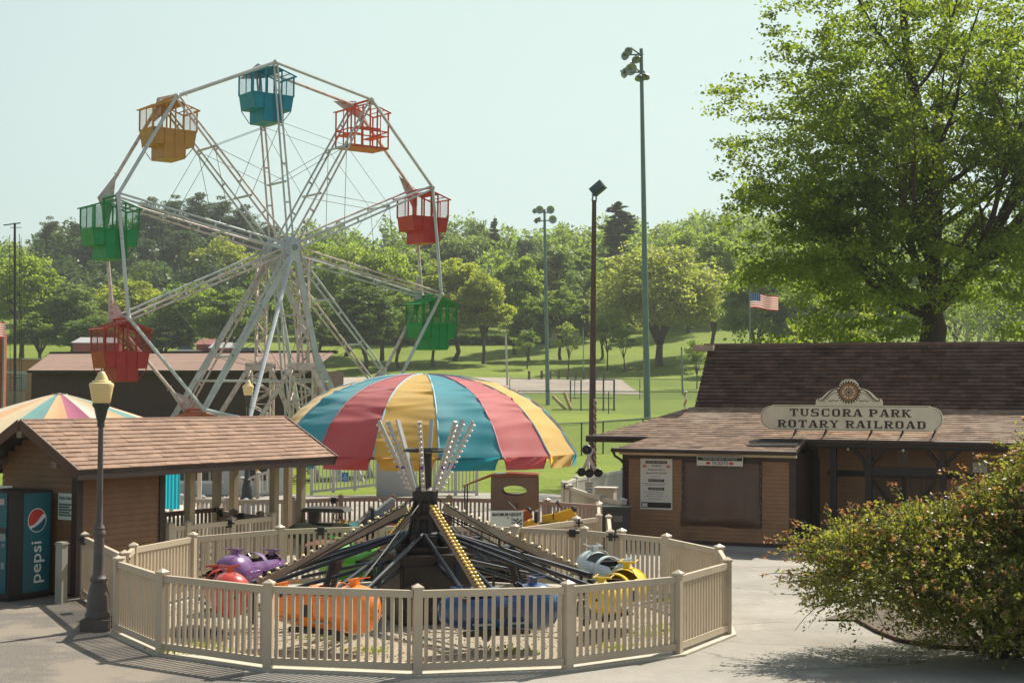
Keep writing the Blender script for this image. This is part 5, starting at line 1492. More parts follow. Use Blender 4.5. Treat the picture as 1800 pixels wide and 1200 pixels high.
mb = MB(); mb.box(-.24, .24, -.12, .14, -.16, .16); mb.prism([(-.2, -.2, -.1), (.2, -.2, -.1), (.24, -.12, .16), (-.24, -.12, .16)], (0, .05, -.02)); mb.box(-.1, .1, .14, .3, -.1, .1)
mb.xf(Matrix.Translation(fl_) @ Matrix.Rotation(R_(-20), 4, 'Z') @ Matrix.Rotation(R_(-38), 4, 'Y')); mb.build('floodlight', mat('green_grey_case', (.06, .10, .10), .45), o, True)
mb = MB(); mb.path([A(1044, 362, 50), A(1041, 352, 50), A(1043, 342, 50), A(1047, 338, 50)], .03, 6); mb.path([A(1045, 362, 50), A(1048, 352, 50), A(1048, 342, 50)], .03, 6); mb.tube(A(1040, 343, 50), A(1050, 343, 50), .03, n=6); mb.build('yoke', green_pole, o, True)
mb = MB(); N_ = 140; rope = []
for i in range(N_):
    f_ = i / (N_ - 1); c = A(1045.8 + .5 * 0, 702 + 165 * f_, 49.82); t = i * .55; rope.append(c + Vector((.03 * cos(t), .03 * sin(t), 0)))
mb.path(rope, .028, 5); mb.build('striped_conduit', mat('candy_white', (.5, .40, .36), .5), o, True)
mb = MB(); mb.path([c + Vector((.034 * cos(i * .55 + 3) - .03 * cos(i * .55), .034 * sin(i * .55 + 3) - .03 * sin(i * .55), 0)) for i, c in enumerate(rope)], .026, 5); mb.build('red_stripe', mat('candy_red', (.32, .07, .04), .5), o, True)
pole(892, 668, 889, 588, 205, .16, .13, mat('pale_pole', (.42, .42, .33), .6), 'pale_post', 'pale slim pole at the edge of the gravel lot above the canopy', 'pole')
pole(1026, 655, 1025, 577, 225, .1, .07, galv, 'thin_pole', 'thin grey pole among the small trees left of the brown pole', 'pole')
pole(1200, 690, 1198, 610, 185, .13, .1, green_pole, 'thin_pole', 'thin green pole behind the ball field fence near the station roof', 'pole')
for px, py, c_, lab in ((1204, 720, 0, 'red and white striped short post above the station roof edge'),):
    Y = 100; o, b_, t_ = pole(px, py, px + 1, 689, Y, .07, .07, white, 'striped_post', lab, 'post')
    mb = MB(); mb.path([b_.lerp(t_, i / 40) + Vector((.075 * cos(i * .6), .075 * sin(i * .6), 0)) for i in range(41)], .05, 5); mb.build('red_stripe', mat('candy_red_b', (.4, .05, .04), .5), o, True); mb = MB(); mb.ball(t_, .12); mb.build('cap', white, o, True)
# dark lattice mast at far left
o, b_, t_ = pole(27, 690, 26, 392, 120, .13, .09, black, 'radio_mast', 'dark thin mast with side wires at the far left edge', 'mast')
mb = MB()
for dx in (-9, 8, 11): mb.tube(A(27 + dx, 690, 120), A(26 + dx, 395 + abs(dx) * 2, 120), .022, n=4)
for k in range(9): mb.tube(A(18, 400 + k * 33, 120), A(38, 400 + k * 33, 120), .025, n=4)
mb.tube(A(6, 396, 120), A(36, 392, 120), .05, n=5)
mb.build('side_wires', black, o, True)
# red column and pennant at the left edge
pc = A(-4, 640, 95)
cm = thing('red_column', 'red brick column with a pale pipe at the left edge of the picture', 'column', at(pc.x, 95, tz(pc.x, 95)))
mb = MB(); mb.box(-.45, .42, -.4, .4, 0, A(0, 585, 95).z - tz(pc.x, 95)); mb.build('brickwork', mat('red_brick_paint', (.33, .07, .04), .8, var=.2, scale=6), cm)
mb = MB(); mb.tube((.5, -.42, 0), (.5, -.42, A(0, 566, 95).z - tz(pc.x, 95)), .07, n=8); mb.build('pipe', galv, cm)
def flag_mesh(o, p0, w_, h_, star, seed):
    rs = random.Random(seed); NX = 22
    for s in range(13):
        mb = MB(); vs = []
        for i in range(NX + 1):
            u = i / NX; x = w_ * u * .97; y = .10 * w_ * sin(u * 9 + seed) * u; dz = -.12 * w_ * u * u + .02 * w_ * sin(u * 8)
            for q in (0, 1): vs.append((p0.x + x, p0.y + y, p0.z - h_ * (s + q) / 13 + dz))
        i0 = int(NX * .4) if s < 7 else 0
        mb.add(vs, [(2 * i, 2 * i + 1, 2 * i + 3, 2 * i + 2) for i in range(i0, NX)])
        mb.build('flag_stripe', cloth('flag_red', (.55, .05, .06)) if s % 2 == 0 else cloth('flag_white', (.75, .72, .7)), o, True)
    mb = MB(); vs = []
    k = int(NX * .4)
    for i in range(k + 1):
        u = i / NX; x = w_ * u * .97; y = .10 * w_ * sin(u * 9 + seed) * u; dz = -.12 * w_ * u * u + .02 * w_ * sin(u * 8)
        for q in (0, 7): vs.append((p0.x + x, p0.y + y, p0.z - h_ * q / 13 + dz))
    mb.add(vs, [(2 * i, 2 * i + 1, 2 * i + 3, 2 * i + 2) for i in range(k)])
    ca = mb.build('canton', cloth('flag_blue', (.03, .06, .18)), o, True)
    mb = MB()
    for r in range(5):
        for c in range(6):
            u = (c + .5) / 6 * .39; y = .10 * w_ * sin(u * 9 + seed) * u; dz = -.12 * w_ * u * u + .02 * w_ * sin(u * 8)
            mb.ball((p0.x + w_ * u * .97, p0.y + y - .02, p0.z - h_ * (r + .5) / 13 * 1.4 + dz), h_ * .022, 4)
    mb.build('stars', white, ca, True)
o, b_, t_ = pole(1318, 640, 1318, 512, 120, .06, .05, galv, 'flagpole', 'flagpole flying the stars and stripes in front of the big maple', 'flagpole')
fo = thing('flag', 'stars and stripes flag flying from the pole left of the big maple', 'flag', Matrix.Translation(A(1319, 517, 119.9)))
flag_mesh(fo, A(1319, 516, 119.9), 50 * 120 / F, 25 * 120 / F, 0, 1)
fo = thing('flag', 'striped flag hanging in front of the red column at the left edge', 'flag', Matrix.Translation(A(-30, 566, 94)))
flag_mesh(fo, A(-34, 563, 94), 46 * 94 / F, 26 * 94 / F, 0, 3)

# ------------------------------------------------------------------ far buildings
def along(px0, px1, Y0, Y1): return A(px0, 700, Y0), A(px1, 700, Y1)
a_, b_ = along(55, 556, 86, 80)
L_ = math.hypot(b_.x - a_.x, b_.y - a_.y); an = math.atan2(b_.y - a_.y, b_.x - a_.x)
lb = thing('park_building', 'long low building with a dark brown wall and pinkish shingle roof behind the ferris wheel', 'building', at(a_.x, a_.y, tz(a_.x, 86) - .3, an))
zr_ = A(300, 622.5, 86).z - tz(a_.x, 86) + .3; ze_ = A(300, 651, 83).z - tz(a_.x, 86) + .3
mb = MB(); shingles(mb, (0, -.4, ze_), (L_, -.4, ze_), (-1.25, 3.4, zr_ + .1), (L_ - .6, 3.4, zr_ + .1), 9, 1.5, .012, seed=21); mb.build('roof', face_var(mat('pink_shingle', (.32, .205, .16), .9, var=.06), .05), lb)
mb = MB(); mb.box(-1.3, L_ - .5, 3.35, 3.6, zr_ + .02, zr_ + .2); mb.box(0, L_, -.45, -.3, ze_ - .16, ze_); mb.build('ridge_trim', brown_trim, lb)
mb = MB(); clap(mb, 0, L_, 0, 0, ze_ - .02, .3); mb.box(.01, L_ - .01, .002, 3.3, 0, ze_ - .03); mb.build('wall', mat('dark_brown_wall', (.07, .038, .03), .75, var=.12, scale=2), lb)
a_ = A(22, 690, 150)
bb = thing('brick_building', 'low orange brick building with shuttered windows at the far left beyond the lawn', 'building', at(a_.x - 6, 150, tz(a_.x, 150)))
zt_ = A(30, 632, 150).z - tz(a_.x, 150)
mb = MB(); mb.box(0, 13, 0, 5, 0, zt_); mb.build('brick_wall', mat('orange_brick', (.40, .20, .12), .85, var=.15, scale=4, stretch=(1, 1, 3)), bb)
mb = MB(); mb.box(-.2, 13.2, -.2, 5.2, zt_, zt_ + .15); mb.box(.0, 13, -.05, 0, zt_ * .70, zt_ * .75); mb.build('parapet', mat('pale_coping', (.5, .45, .38), .8), bb)
for x in (6.2, 8.6, 10.7):
    mb = MB(); mb.box(x, x + 1.3, -.04, .02, zt_ * .35, zt_ * .70); w0 = mb.build('window', mat('grey_blind', (.30, .30, .28), .5), bb)
    mb = MB()
    for k in range(6): mb.box(x, x + 1.3, -.07, -.045, zt_ * (.37 + .055 * k), zt_ * (.385 + .055 * k))
    mb.build('blind_slats', mat('grey_slat', (.18, .19, .18), .5), w0)
for px, py, Y, w_, h_, mcol, rcol, lab in ((172, 612, 240, 7, 1.9, (.30, .05, .04), (.45, .45, .45), 'small red shed with a grey roof under the trees, left of the lower red gondola'), (366, 614, 240, 3.2, 1.7, (.28, .04, .035), (.3, .12, .1), 'tiny dark red hut beyond the brown roof'), (393, 617, 236, 3.6, 1.0, (.35, .06, .05), (.42, .4, .4), 'low red shed with a pale roof beside the tiny hut'), (985, 590, 300, 7, 3, (.5, .42, .3), (.3, .2, .15), 'cream cottage half hidden in the trees on the hill, above the light pole')):
    p = A(px, py, Y); z0 = min(p.z - h_ * .6, p.z - .8)
    t_ = thing('shed', lab, 'shed', at(p.x, Y, z0)); hh = p.z - z0 + h_ * .4
    mb = MB(); mb.box(-w_ / 2, w_ / 2, -1.5, 1.5, 0, hh); mb.build('wall', mat('shed_paint', mcol, .7, var=.1), t_)
    mb = MB(); mb.prism([(-w_ / 2 - .3, -1.8, hh), (w_ / 2 + .3, -1.8, hh), (w_ / 2 * .8, 0, hh + .9), (-w_ / 2 * .8, 0, hh + .9)], (0, .05, .08)); mb.prism([(-w_ / 2 - .3, 1.8, hh), (w_ / 2 + .3, 1.8, hh), (w_ / 2 * .8, 0, hh + .9), (-w_ / 2 * .8, 0, hh + .9)], (0, .05, .08)); mb.build('roof', mat('shed_roof', rcol, .7), t_)
    mb = MB(); mb.box(-.5, .3, -1.55, -1.5, 0, hh * .75); mb.build('door', mat('shed_door', tuple(c * .4 for c in mcol), .7), t_)
# parked cars far off behind the wheel
def parked(px, py, Y, col, lab, ang=0):
    p = A(px, py, Y); t_ = thing('parked_car', lab, 'car', at(p.x, Y, p.z - .7, ang), 'cars parked beyond the brown roof')
    mb = MB(); mb.prism([(-2.2, -.85, .3), (-2.25, -.85, .75), (-1.5, -.85, .92), (1.1, -.85, .92), (2.1, -.85, .75), (2.2, -.85, .35)], (0, 1.7, 0)); mb.build('body', mat('car_paint', col, .3, coat=.5), t_, label=None)
    mb = MB(); mb.prism([(-1.6, -.75, .9), (-1.1, -.72, 1.4), (.4, -.72, 1.42), (1.15, -.75, .9)], (0, 1.5, 0)); mb.build('cabin', mat('car_glass', (.03, .04, .05), .15), t_)
    for x in (-1.35, 1.35):
        for y in (-.85, .85): mb = MB(); mb.lathe([(.05, -.1), (.32, -.1), (.32, .1), (.05, .1)], (x, y, .32), n=12, axis='Y'); mb.build('wheel', black, t_)
parked(330, 617, 233, (.6, .6, .6), 'white parked car just above the brown roof, left of the red huts')
parked(432, 619, 230, (.35, .42, .45), 'pale blue parked car above the brown roof, left of the wheel mast')
parked(447, 619, 233, (.08, .09, .1), 'dark parked car above the brown roof, behind the wheel mast', .2)
# white sided cottage and turquoise curtain seen through the shelter
p = A(352, 880, 52)
ct = thing('sided_cottage', 'white clapboard cottage with dark windows glimpsed through the open shelter', 'building', at(p.x - 3.5, 52, 0, R_(6)))
mb = MB(); clap(mb, 0, 6.4, 0, 0, 1.45, .12); mb.box(.01, 6.39, .002, 3, 0, 1.44); mb.build('wall', mat('pale_green_siding', (.52, .56, .52), .6, var=.05), ct)
mb = MB(); mb.prism([(-.3, -.35, 1.42), (6.7, -.35, 1.42), (6.0, 1.4, 2.3), (.4, 1.4, 2.3)], (0, .06, .05)); mb.build('roof', mat('cottage_roof', (.24, .19, .16), .85, var=.15), ct)
for x in (2.6, 3.0, 3.4, 3.8, 5.0, 5.4):
    mb = MB(); mb.box(x, x + .32, -.05, -.015, .5, 1.15); w0 = mb.build('window', mat('dark_glass', (.02, .02, .025), .2), ct)
mb = MB(); mb.box(2.5, 4.25, -.04, -.02, 1.15, 1.25); mb.box(2.5, 4.25, -.04, -.02, .38, .5); mb.build('window_frame', white, ct)
p0, p1 = A(293, 880, 36), A(316, 880, 36)
mb = MB(); vs = []; n_ = 16
za_, zb_ = 2.35, .75
for i in range(n_ + 1):
    for z in (zb_, za_): vs.append((p0.x + (p1.x - p0.x) * i / n_ * 1.15 - .05, 36 + .03 * sin(i * 1.7), z))
mb.add(vs, [(2 * i, 2 * i + 2, 2 * i + 3, 2 * i + 1) for i in range(n_)])
tq = thing('curtain', 'bright turquoise fabric sheet hanging beyond the shelter', 'curtain', Matrix.Translation(((p0.x + p1.x) / 2, 36, 0)))
mb.build('fabric', cloth('turquoise_cloth', (.03, .45, .55), .5), tq, True)
mb = MB(); mb.tube((p0.x - .1, 36, 0), (p0.x - .1, 36, 2.4), .03, n=6); mb.tube((p1.x + .12, 36, 0), (p1.x + .12, 36, 2.4), .03, n=6); mb.tube((p0.x - .1, 36, 2.38), (p1.x + .12, 36, 2.38), .02, n=6); mb.build('frame', galv, tq, True)
# yellow swing boats glimpsed behind
for i, (px, lab) in enumerate(((420, 'yellow arched ride part behind the stair railing, left one'), (467, 'yellow arched ride part behind the stair railing, right one'))):
    p = A(px, 826, 50.5); mb = MB()
    mb.path([(.28 * cos(t), 0, .26 * sin(t)) for t in [k * pi / 10 for k in range(11)]], .07, 8); mb.tube((-.28, 0, 0), (-.28, 0, -1.2), .05, n=6); mb.tube((.28, 0, 0), (.28, 0, -1.2), .05, n=6)
    tag(mb.build('arched_frame', mat('deep_yellow_paint', (.55, .30, .03), .4), M=at(p.x, 50.5, 1.15)), lab, 'ride part')

# ------------------------------------------------------------------ chain link fences
chain = wiremat('chain_link', (.30, .33, .32), .12, .11, .5, .4)
def chainlink(pts, h, label, seg=3.0, pr=.04, pm=None):
    pts = [Vector(p) for p in pts]
    root = thing('chain_link_fence', label, 'fence', Matrix.Translation(pts[0]))
    pm = pm or mat('fence_pipe', (.22, .25, .24), .5, metal=.3)
    posts = []
    for p, q in zip(pts, pts[1:]):
        n_ = max(1, int((q - p).length / seg))
        posts += [p.lerp(q, i / n_) for i in range(n_)]
    posts.append(pts[-1])
    for p in posts: p.z = tz(p.x, p.y)
    for p in posts: mb = MB(); mb.tube(p, p + Vector((0, 0, h)), pr, n=6); mb.build('post', pm, root, True)
    mb = MB(); mb.path([p + Vector((0, 0, h)) for p in posts], pr * .8, 6); mb.build('top_rail', pm, root, True)
    mb = MB()
    for p, q in zip(posts, posts[1:]): mb.poly([p, q, q + Vector((0, 0, h)), p + Vector((0, 0, h))])
    mb.build('wire_mesh', chain, root, True)
dk = mat('dark_green_pipe', (.05, .07, .055), .5)
def gp_(px, py):
    d = ray(px, py); Y = 56.0
    while Y < 300:
        p = Vector((0, 0, CAMZ)) + d * (Y / d.y)
        if p.z <= tz(p.x, Y): return p
        Y += .5
    return p
chainlink([gp_(960, 806), gp_(1022, 802), gp_(1060, 799), gp_(1130, 792), gp_(1200, 785)], 1.75, 'nearest chain link fence on the lawn, running behind the brown pole', 2.9, .045, dk)
chainlink([A(915, 0, 128) * Vector((1, 1, 0)), A(1230, 0, 128) * Vector((1, 1, 0))], 1.9, 'middle chain link fence across the ball field with dark posts', 6.2, .05, dk)
chainlink([A(900, 0, 172) * Vector((1, 1, 0)), A(1240, 0, 172) * Vector((1, 1, 0))], 2.3, 'pale chain link fence along the far edge of the ball field, before the gravel lot', 7, .06)
chainlink([A(-20, 0, 118) * Vector((1, 1, 0)), A(54, 0, 118) * Vector((1, 1, 0))], 1.6, 'wire fence in front of the orange brick building at far left', 2.0, .04)
# wooden bollards along the lot
for i, px in enumerate((930, 952, 967, 982, 998, 1012, 1026, 1048, 1062)):
    p = A(px, 664, 222 + (i % 2)); z0 = tz(p.x, p.y)
    mb = MB(); mb.box(-.18, .18, -.15, .15, 0, 1.3); tag(mb.build('wooden_bollard', mat('bollard_wood', (.12, .09, .06), .85) if i == 0 else bpy.data.materials['bollard_wood'], M=at(p.x, p.y, z0)), '%s short wooden bollard from the left in the row along the gravel lot' % ('first', 'second', 'third', 'fourth', 'fifth', 'sixth', 'seventh', 'eighth', 'last')[i], 'bollard', 'wooden bollards along the gravel lot')
# playground
p = A(1000, 706, 140); pg = thing('playground_slides', 'pair of tan slides with dark frames on the ball field grass', 'playground', at(p.x, 140, tz(p.x, 140)))
mb = MB()
for x0_, x1_, z1_ in ((-1.5, -.5, 1.35), (.6, .0, 1.7)):
    mb.beam((x1_ + .2, 0, .15), (x0_ if x0_ < 0 else x0_ - 1.0, .3, z1_), .35, .25)
mb.build('slide', mat('slide_tan', (.45, .29, .12), .6), pg)
mb = MB()
for x in (.2, 1.2, 2.4, 3.3, 4.3): mb.tube((x, 1, 0), (x, 1, 2.9), .05, n=5); mb.tube((x, 2.2, 0), (x, 2.2, 2.9), .05, n=5)
for z in (2.9, 1.2): mb.tube((.2, 1, z), (1.2, 1, z), .04, n=5); mb.tube((2.4, 1, z), (4.3, 1, z), .04, n=5)
mb.tube((-1.6, .5, .1), (4.4, .8, .15), .05, n=5); mb.build('frame', mat('play_frame', (.06, .09, .14), .5), pg)
# long dark hedge across the foot of the wooded hill
hp, hq = A(560, 612, 292), A(960, 606, 296)
rng = np.random.default_rng(44); C = rng.uniform(0, 1, (9000, 3)); xs_h = hp.x + (hq.x - hp.x) * C[:, 0]
C = np.stack([xs_h, 293 + (C[:, 1] - .5) * 2.5, np.array([tz(x, 293) for x in xs_h]) + C[:, 2] * 1.9 + .1 * np.sin(xs_h)], 1)
HEDGE = C
# ------------------------------------------------------------------ vegetation
def leaf_quads(C, size, rng, up=.35, aspect=.55, droop=0.0, D=None):
    """C (n,3) centres -> one folded diamond (quad) per leaf"""
    n_ = len(C)
    N = rng.normal(size=(n_, 3)); N[:, 2] = np.abs(N[:, 2]) + up; N /= np.linalg.norm(N, axis=1)[:, None]
    T_ = rng.normal(size=(n_, 3)) if D is None else D + rng.normal(size=(n_, 3)) * .35
    T_[:, 2] -= droop
    T_ -= N * (T_ * N).sum(1)[:, None]; T_ /= np.linalg.norm(T_, axis=1)[:, None] + 1e-9
    B = np.cross(N, T_)
    s = size * rng.uniform(.6, 1.3, n_)[:, None]
    V = np.empty((n_, 4, 3))
    V[:, 0] = C - T_ * s * .5; V[:, 1] = C + B * s * aspect * .5 + N * s * .06; V[:, 2] = C + T_ * s * .5; V[:, 3] = C - B * s * aspect * .5 + N * s * .06
    return V.reshape(-1, 3), np.arange(4 * n_).reshape(-1, 4)
def broadleaf(name, seed, H, Wd, base, nl, per, leaf, m_leaf, m_bark, tr, flat=.62, limbs=6, holes=.0, shape=1.0):
    rng = np.random.default_rng(seed); rs = random.Random(seed)
    cz = base + (H - base) * .5; rz = (H - base) * .5; rx = Wd / 2
    lobes = []; tries = 0
    while len(lobes) < nl and tries < 6000:
        tries += 1
        v = rng.normal(size=3); v /= np.linalg.norm(v)
        if v[2] < -.55: continue
        r = rng.uniform(.45, 1.0) ** .6
        wz = (1.0 - .22 * max(0, v[2])) if shape == 1 else 1.0 - .62 * (v[2] * .5 + .5)
        p = np.array([v[0] * rx * r * .84 * wz, v[1] * rx * r * .84 * wz, cz + v[2] * rz * r * .86])
        R0 = rx * rng.uniform(.20, .36)
        if all(np.linalg.norm((p - q) / (1, 1, .8)) > .40 * (R0 + r2) for q, r2 in lobes): lobes.append((p, R0))
    Cs = []; rn = []
    for p, R0 in lobes:
        tone = rng.uniform(0, .55)
        sub = 5
        for _ in range(sub):
            v = rng.normal(size=3); v /= np.linalg.norm(v); v[2] = v[2] * .7 + .12
            c = p + v * R0 * .62
            k = per // sub
            q = rng.normal(size=(k, 3)); q /= np.linalg.norm(q, axis=1)[:, None]
            q = q * (rng.uniform(.25, 1, k) ** .45)[:, None] * R0 * .58 * np.array([1, 1, flat])
            Cs.append(c + q); rn.append(np.clip(tone + rng.uniform(0, .45, k), 0, .9))
    C = np.concatenate(Cs); rr = np.concatenate(rn)
    sel = rng.random(len(rr)) < .02; rr[sel] = 1
    V, Fq = leaf_quads(C, leaf, rng)
    crown = np_mesh(name + '_crown', V, Fq, rr, m_leaf)
    mb = MB(); th = base + (H - base) * .12
    mb.path([(0, 0, -.4), (0, 0, .2), (.02 * H * rs.uniform(-1, 1), .02 * H * rs.uniform(-1, 1), base * .6), (0, 0, th)], [tr * 1.35, tr * 1.05, tr * .9, tr * .72], 9)
    top = Vector((0, 0, th))
    groups = {}
    order = sorted(range(len(lobes)), key=lambda i: math.atan2(lobes[i][0][1], lobes[i][0][0]))
    for gi in range(limbs):
        idx = order[gi * len(order) // limbs:(gi + 1) * len(order) // limbs]
        if not idx: continue
        mean = Vector(np.mean([lobes[i][0] for i in idx], axis=0))
        a = top + Vector((0, 0, -rs.uniform(0, th * .25)))
        mid = a.lerp(mean, .5) + Vector((0, 0, rz * .16))
        end = a.lerp(mean, .85)
        mb.path([a, a.lerp(mid, .5) + Vector((0, 0, .05 * rz)), mid, end], [tr * .6, tr * .48, tr * .34, tr * .2], 6)
        for i in idx:
            tgt = Vector(lobes[i][0]); s_ = mid if rs.random() < .5 else end
            mb.path([s_, s_.lerp(tgt, .5) + Vector((rs.uniform(-1, 1), rs.uniform(-1, 1), rs.uniform(.2, 1))) * rx * .05, tgt], [tr * .22, tr * .13, tr * .05], 5)
    trunk = mb.mesh(name + '_trunk', m_bark, True)
    return trunk, crown
def conifer(name, seed, H, Wd, base, m_leaf, m_bark, tr, pine=True):
    rng = np.random.default_rng(seed); rs = random.Random(seed)
    mb = MB(); mb.path([(0, 0, -.4), (0, 0, H * .5), (0, 0, H)], [tr, tr * .6, tr * .1], 8)
    Cs = []; Ds = []; rn = []
    z = base
    while z < H * .985:
        f_ = (z - base) / (H - base)
        L = Wd / 2 * ((1 - f_) ** .75 * (.75 + .25 * sin(f_ * 9)) + .06) if pine else Wd / 2 * (1 - f_) ** .9 + .1
        for k in range(rs.randint(4, 6) if pine else 7):
            a = rs.uniform(0, 2 * pi); l_ = L * rs.uniform(.6, 1.12)
            rise = rs.uniform(-.1, .5) if pine else rs.uniform(-.25, .0)
            tip = Vector((l_ * cos(a), l_ * sin(a), z + l_ * rise))
            o = Vector((0, 0, z))
            mb.path([o, o.lerp(tip, .5) + Vector((0, 0, -.03 * l_)), tip], [tr * .16, tr * .1, tr * .03], 4)
            n_ = int(95 * max(.4, l_ / 4))
            t = rng.uniform(.25, 1.05, n_)
            c = np.array(o)[None] + (np.array(tip - o))[None] * t[:, None]
            sp = .15 * l_ * (1.15 - t * .6)
            c += rng.normal(size=(n_, 3)) * np.stack([sp, sp, sp * .5], 1)
            Cs.append(c); rn.append(np.clip(rng.uniform(0, .5) + rng.uniform(0, .4, n_), 0, .9))
            Ds.append(np.tile(np.array([cos(a), sin(a), .35 if pine else -.1]), (n_, 1)))
        z += (H - base) / (30 if pine else 34) * rs.uniform(.7, 1.2)
    C = np.concatenate(Cs)
    V, Fq = leaf_quads(C, Wd * .07, rng, up=.5, aspect=.55, D=np.concatenate(Ds))
    return mb.mesh(name + '_trunk', m_bark, True), np_mesh(name + '_crown', V, Fq, np.concatenate(rn), m_leaf)
bark = mat('bark', (.075, .055, .042), .9, var=.3, scale=4, stretch=(4, 4, .6))
bark_l = mat('pale_bark', (.40, .37, .33), .8, var=.2, scale=3)
L_spring = leafmat('leaves_spring', (.125, .185, .03), (.25, .295, .05), .58)
L_mid = leafmat('leaves_mid', (.095, .15, .03), (.20, .255, .045), .56)
L_dark = leafmat('leaves_dark', (.06, .11, .025), (.125, .175, .038), .52)
L_yell = leafmat('leaves_yellowish', (.18, .215, .03), (.31, .33, .055), .57)
L_tan = leafmat('leaves_olive_pink', (.18, .21, .05), (.31, .32, .10), .58)
L_pine = leafmat('needles', (.04, .07, .03), (.08, .12, .045), .35)
L_pale = leafmat('leaves_pale', (.11, .16, .05), (.19, .24, .08), .5)
PT = {}
specs = {'round_a': (11, 20, 16, 2.2, 62, 240, .62, .42), 'round_b': (12, 20, 14, 1.6, 60, 240, .62, .4), 'tall_a': (13, 22, 12, 3.0, 58, 230, .6, .38), 'broad': (14, 20, 19, 1.8, 84, 240, .58, .55), 'airy': (15, 18, 10, 4, 26, 140, .5, .25), 'sapling': (16, 8, 4.5, 1.8, 18, 90, .3, .09)}
def proto(kind, lm):
    key = (kind, lm.name)
    if key not in PT:
        if kind in specs:
            sd, H, W_, b_, nl, per, lf, tr = specs[kind]
            PT[key] = broadleaf(kind, sd + len(PT), H, W_, b_, nl, per, lf, lm, bark, tr) + (H, W_)
        elif kind == 'pine': PT[key] = conifer('pine', 31, 24, 11, 5, lm, bark, .35) + (24, 11)
        elif kind == 'pine_b': PT[key] = broadleaf('pine_b', 37, 24, 13, 5, 90, 260, .42, lm, bark, .32, flat=.45, shape=0) + (24, 12.5)
        elif kind == 'pine_c': PT[key] = broadleaf('pine_c', 39, 24, 14, 6, 85, 260, .42, lm, bark, .32, flat=.4, shape=0) + (24, 13)
        elif kind == 'spruce': PT[key] = conifer('spruce', 33, 20, 9, 1.5, lm, bark, .3, False) + (20, 9)
    return PT[key]
TR = random.Random(77)
def tree(px, Y, ytop, wpx, kind, lm, label, group=None, name='tree'):
    tm, cm_, H, W_ = proto(kind, lm)
    x = A(px, 600, Y).x; z0 = tz(x, Y); zt_ = A(px, ytop, Y).z
    sh_, sw = (zt_ - z0) / H, wpx * Y / F / W_ * 1.22
    M = Matrix.Translation((x, Y, z0)) @ Matrix.Rotation(TR.uniform(0, 6.28), 4, 'Z')
    t_ = thing(name, label, 'tree', M, group)
    S = Matrix.Diagonal((sw, sw, sh_, 1))
    for nm, me in (('trunk', tm), ('crown', cm_)):
        o = bpy.data.objects.new(nm, me); COL.objects.link(o); o.parent = t_; o.matrix_basis = S
    return t_
T_ = tree
V, Fq = leaf_quads(HEDGE, .7, np.random.default_rng(3)); hg = thing('hedge', 'long low dark hedge across the foot of the wooded hill behind the wheel', 'hedge')
mesh_obj('foliage', np_mesh('hedge', V, Fq, np.random.default_rng(4).random(len(HEDGE)) * .6, L_dark), hg)
# left, beyond the brown building
T_(38, 268, 436, 150, 'round_a', L_spring, 'bright green broad tree at the far left edge')
T_(128, 262, 484, 92, 'tall_a', L_pale, 'pale pointed tree left of the lower red gondola')
T_(168, 250, 545, 120, 'round_b', L_dark, 'low dark tree just left of the lower red gondola')
T_(232, 285, 488, 130, 'round_b', L_yell, 'yellowish round tree above the lower red gondola')
T_(330, 262, 492, 140, 'round_a', L_mid, 'mid green round tree between the lower red gondola and the wheel mast')
T_(400, 250, 505, 120, 'round_b', L_mid, 'mid green tree left of the wheel hub legs')
T_(285, 255, 560, 100, 'round_b', L_dark, 'low dark green tree right of the lower red gondola')
T_(70, 258, 545, 100, 'round_b', L_mid, 'low mid green tree at far left above the lawn')
T_(390, 345, 413, 118, 'round_a', L_yell, 'light yellow green tree lit against the dark pines, left of the hub')
T_(262, 340, 455, 90, 'round_a', L_dark, 'dark tree in front of the pines at the left', None)
# behind and right of the wheel
T_(470, 262, 470, 110, 'round_a', L_mid, 'mid green tree directly behind the wheel hub')
T_(545, 330, 415, 110, 'round_a', L_spring, 'light green tree just right of and above the wheel hub')
T_(610, 272, 424, 130, 'broad', L_spring, 'large bright tree right of the wheel hub')
T_(672, 262, 428, 130, 'round_a', L_spring, 'bright tree between the hub and the right red gondola')
T_(640, 238, 490, 120, 'tall_a', L_dark, 'darker tree with visible trunk behind the lower right spoke')
T_(560, 250, 520, 80, 'round_b', L_mid, 'small mid green tree behind the near wheel leg')
T_(735, 300, 440, 100, 'round_b', L_mid, 'mid green tree behind the right red gondola')
T_(800, 262, 446, 118, 'tall_a', L_yell, 'yellow green tall tree directly behind the lower right green gondola')
T_(762, 250, 520, 80, 'tall_a', L_mid, 'mid green tree left of the lower right green gondola')
T_(700, 246, 510, 90, 'tall_a', L_mid, 'tree with dark trunk between the spoke end and the green gondola')
T_(850, 255, 470, 90, 'tall_a', L_yell, 'yellow green tall tree just right of the lower right green gondola')
T_(812, 340, 400, 120, 'round_a', L_pale, 'pale round tree on the hill above the green gondola')
T_(838, 365, 376, 60, 'airy', L_pale, 'thin airy tree top standing above the woods left of the spruce')
T_(905, 275, 440, 92, 'tall_a', L_spring, 'bright tall tree left of the short light pole')
T_(930, 262, 520, 70, 'round_b', L_mid, 'mid green low tree left of the short light pole')
T_(965, 285, 416, 105, 'tall_a', L_pale, 'pale loose tree behind the short light pole')
T_(985, 262, 500, 80, 'tall_a', L_mid, 'mid green tree right of the short light pole')
T_(1025, 300, 432, 100, 'round_b', L_mid, 'mid green tree behind the brown pole')
T_(1058, 262, 500, 80, 'round_b', L_dark, 'dark low tree just right of the brown pole')
T_(1160, 246, 428, 212, 'broad', L_tan, 'very wide olive pink tree right of the tallest light pole')
T_(1210, 300, 392, 110, 'round_a', L_spring, 'bright tree rising behind the wide olive tree')
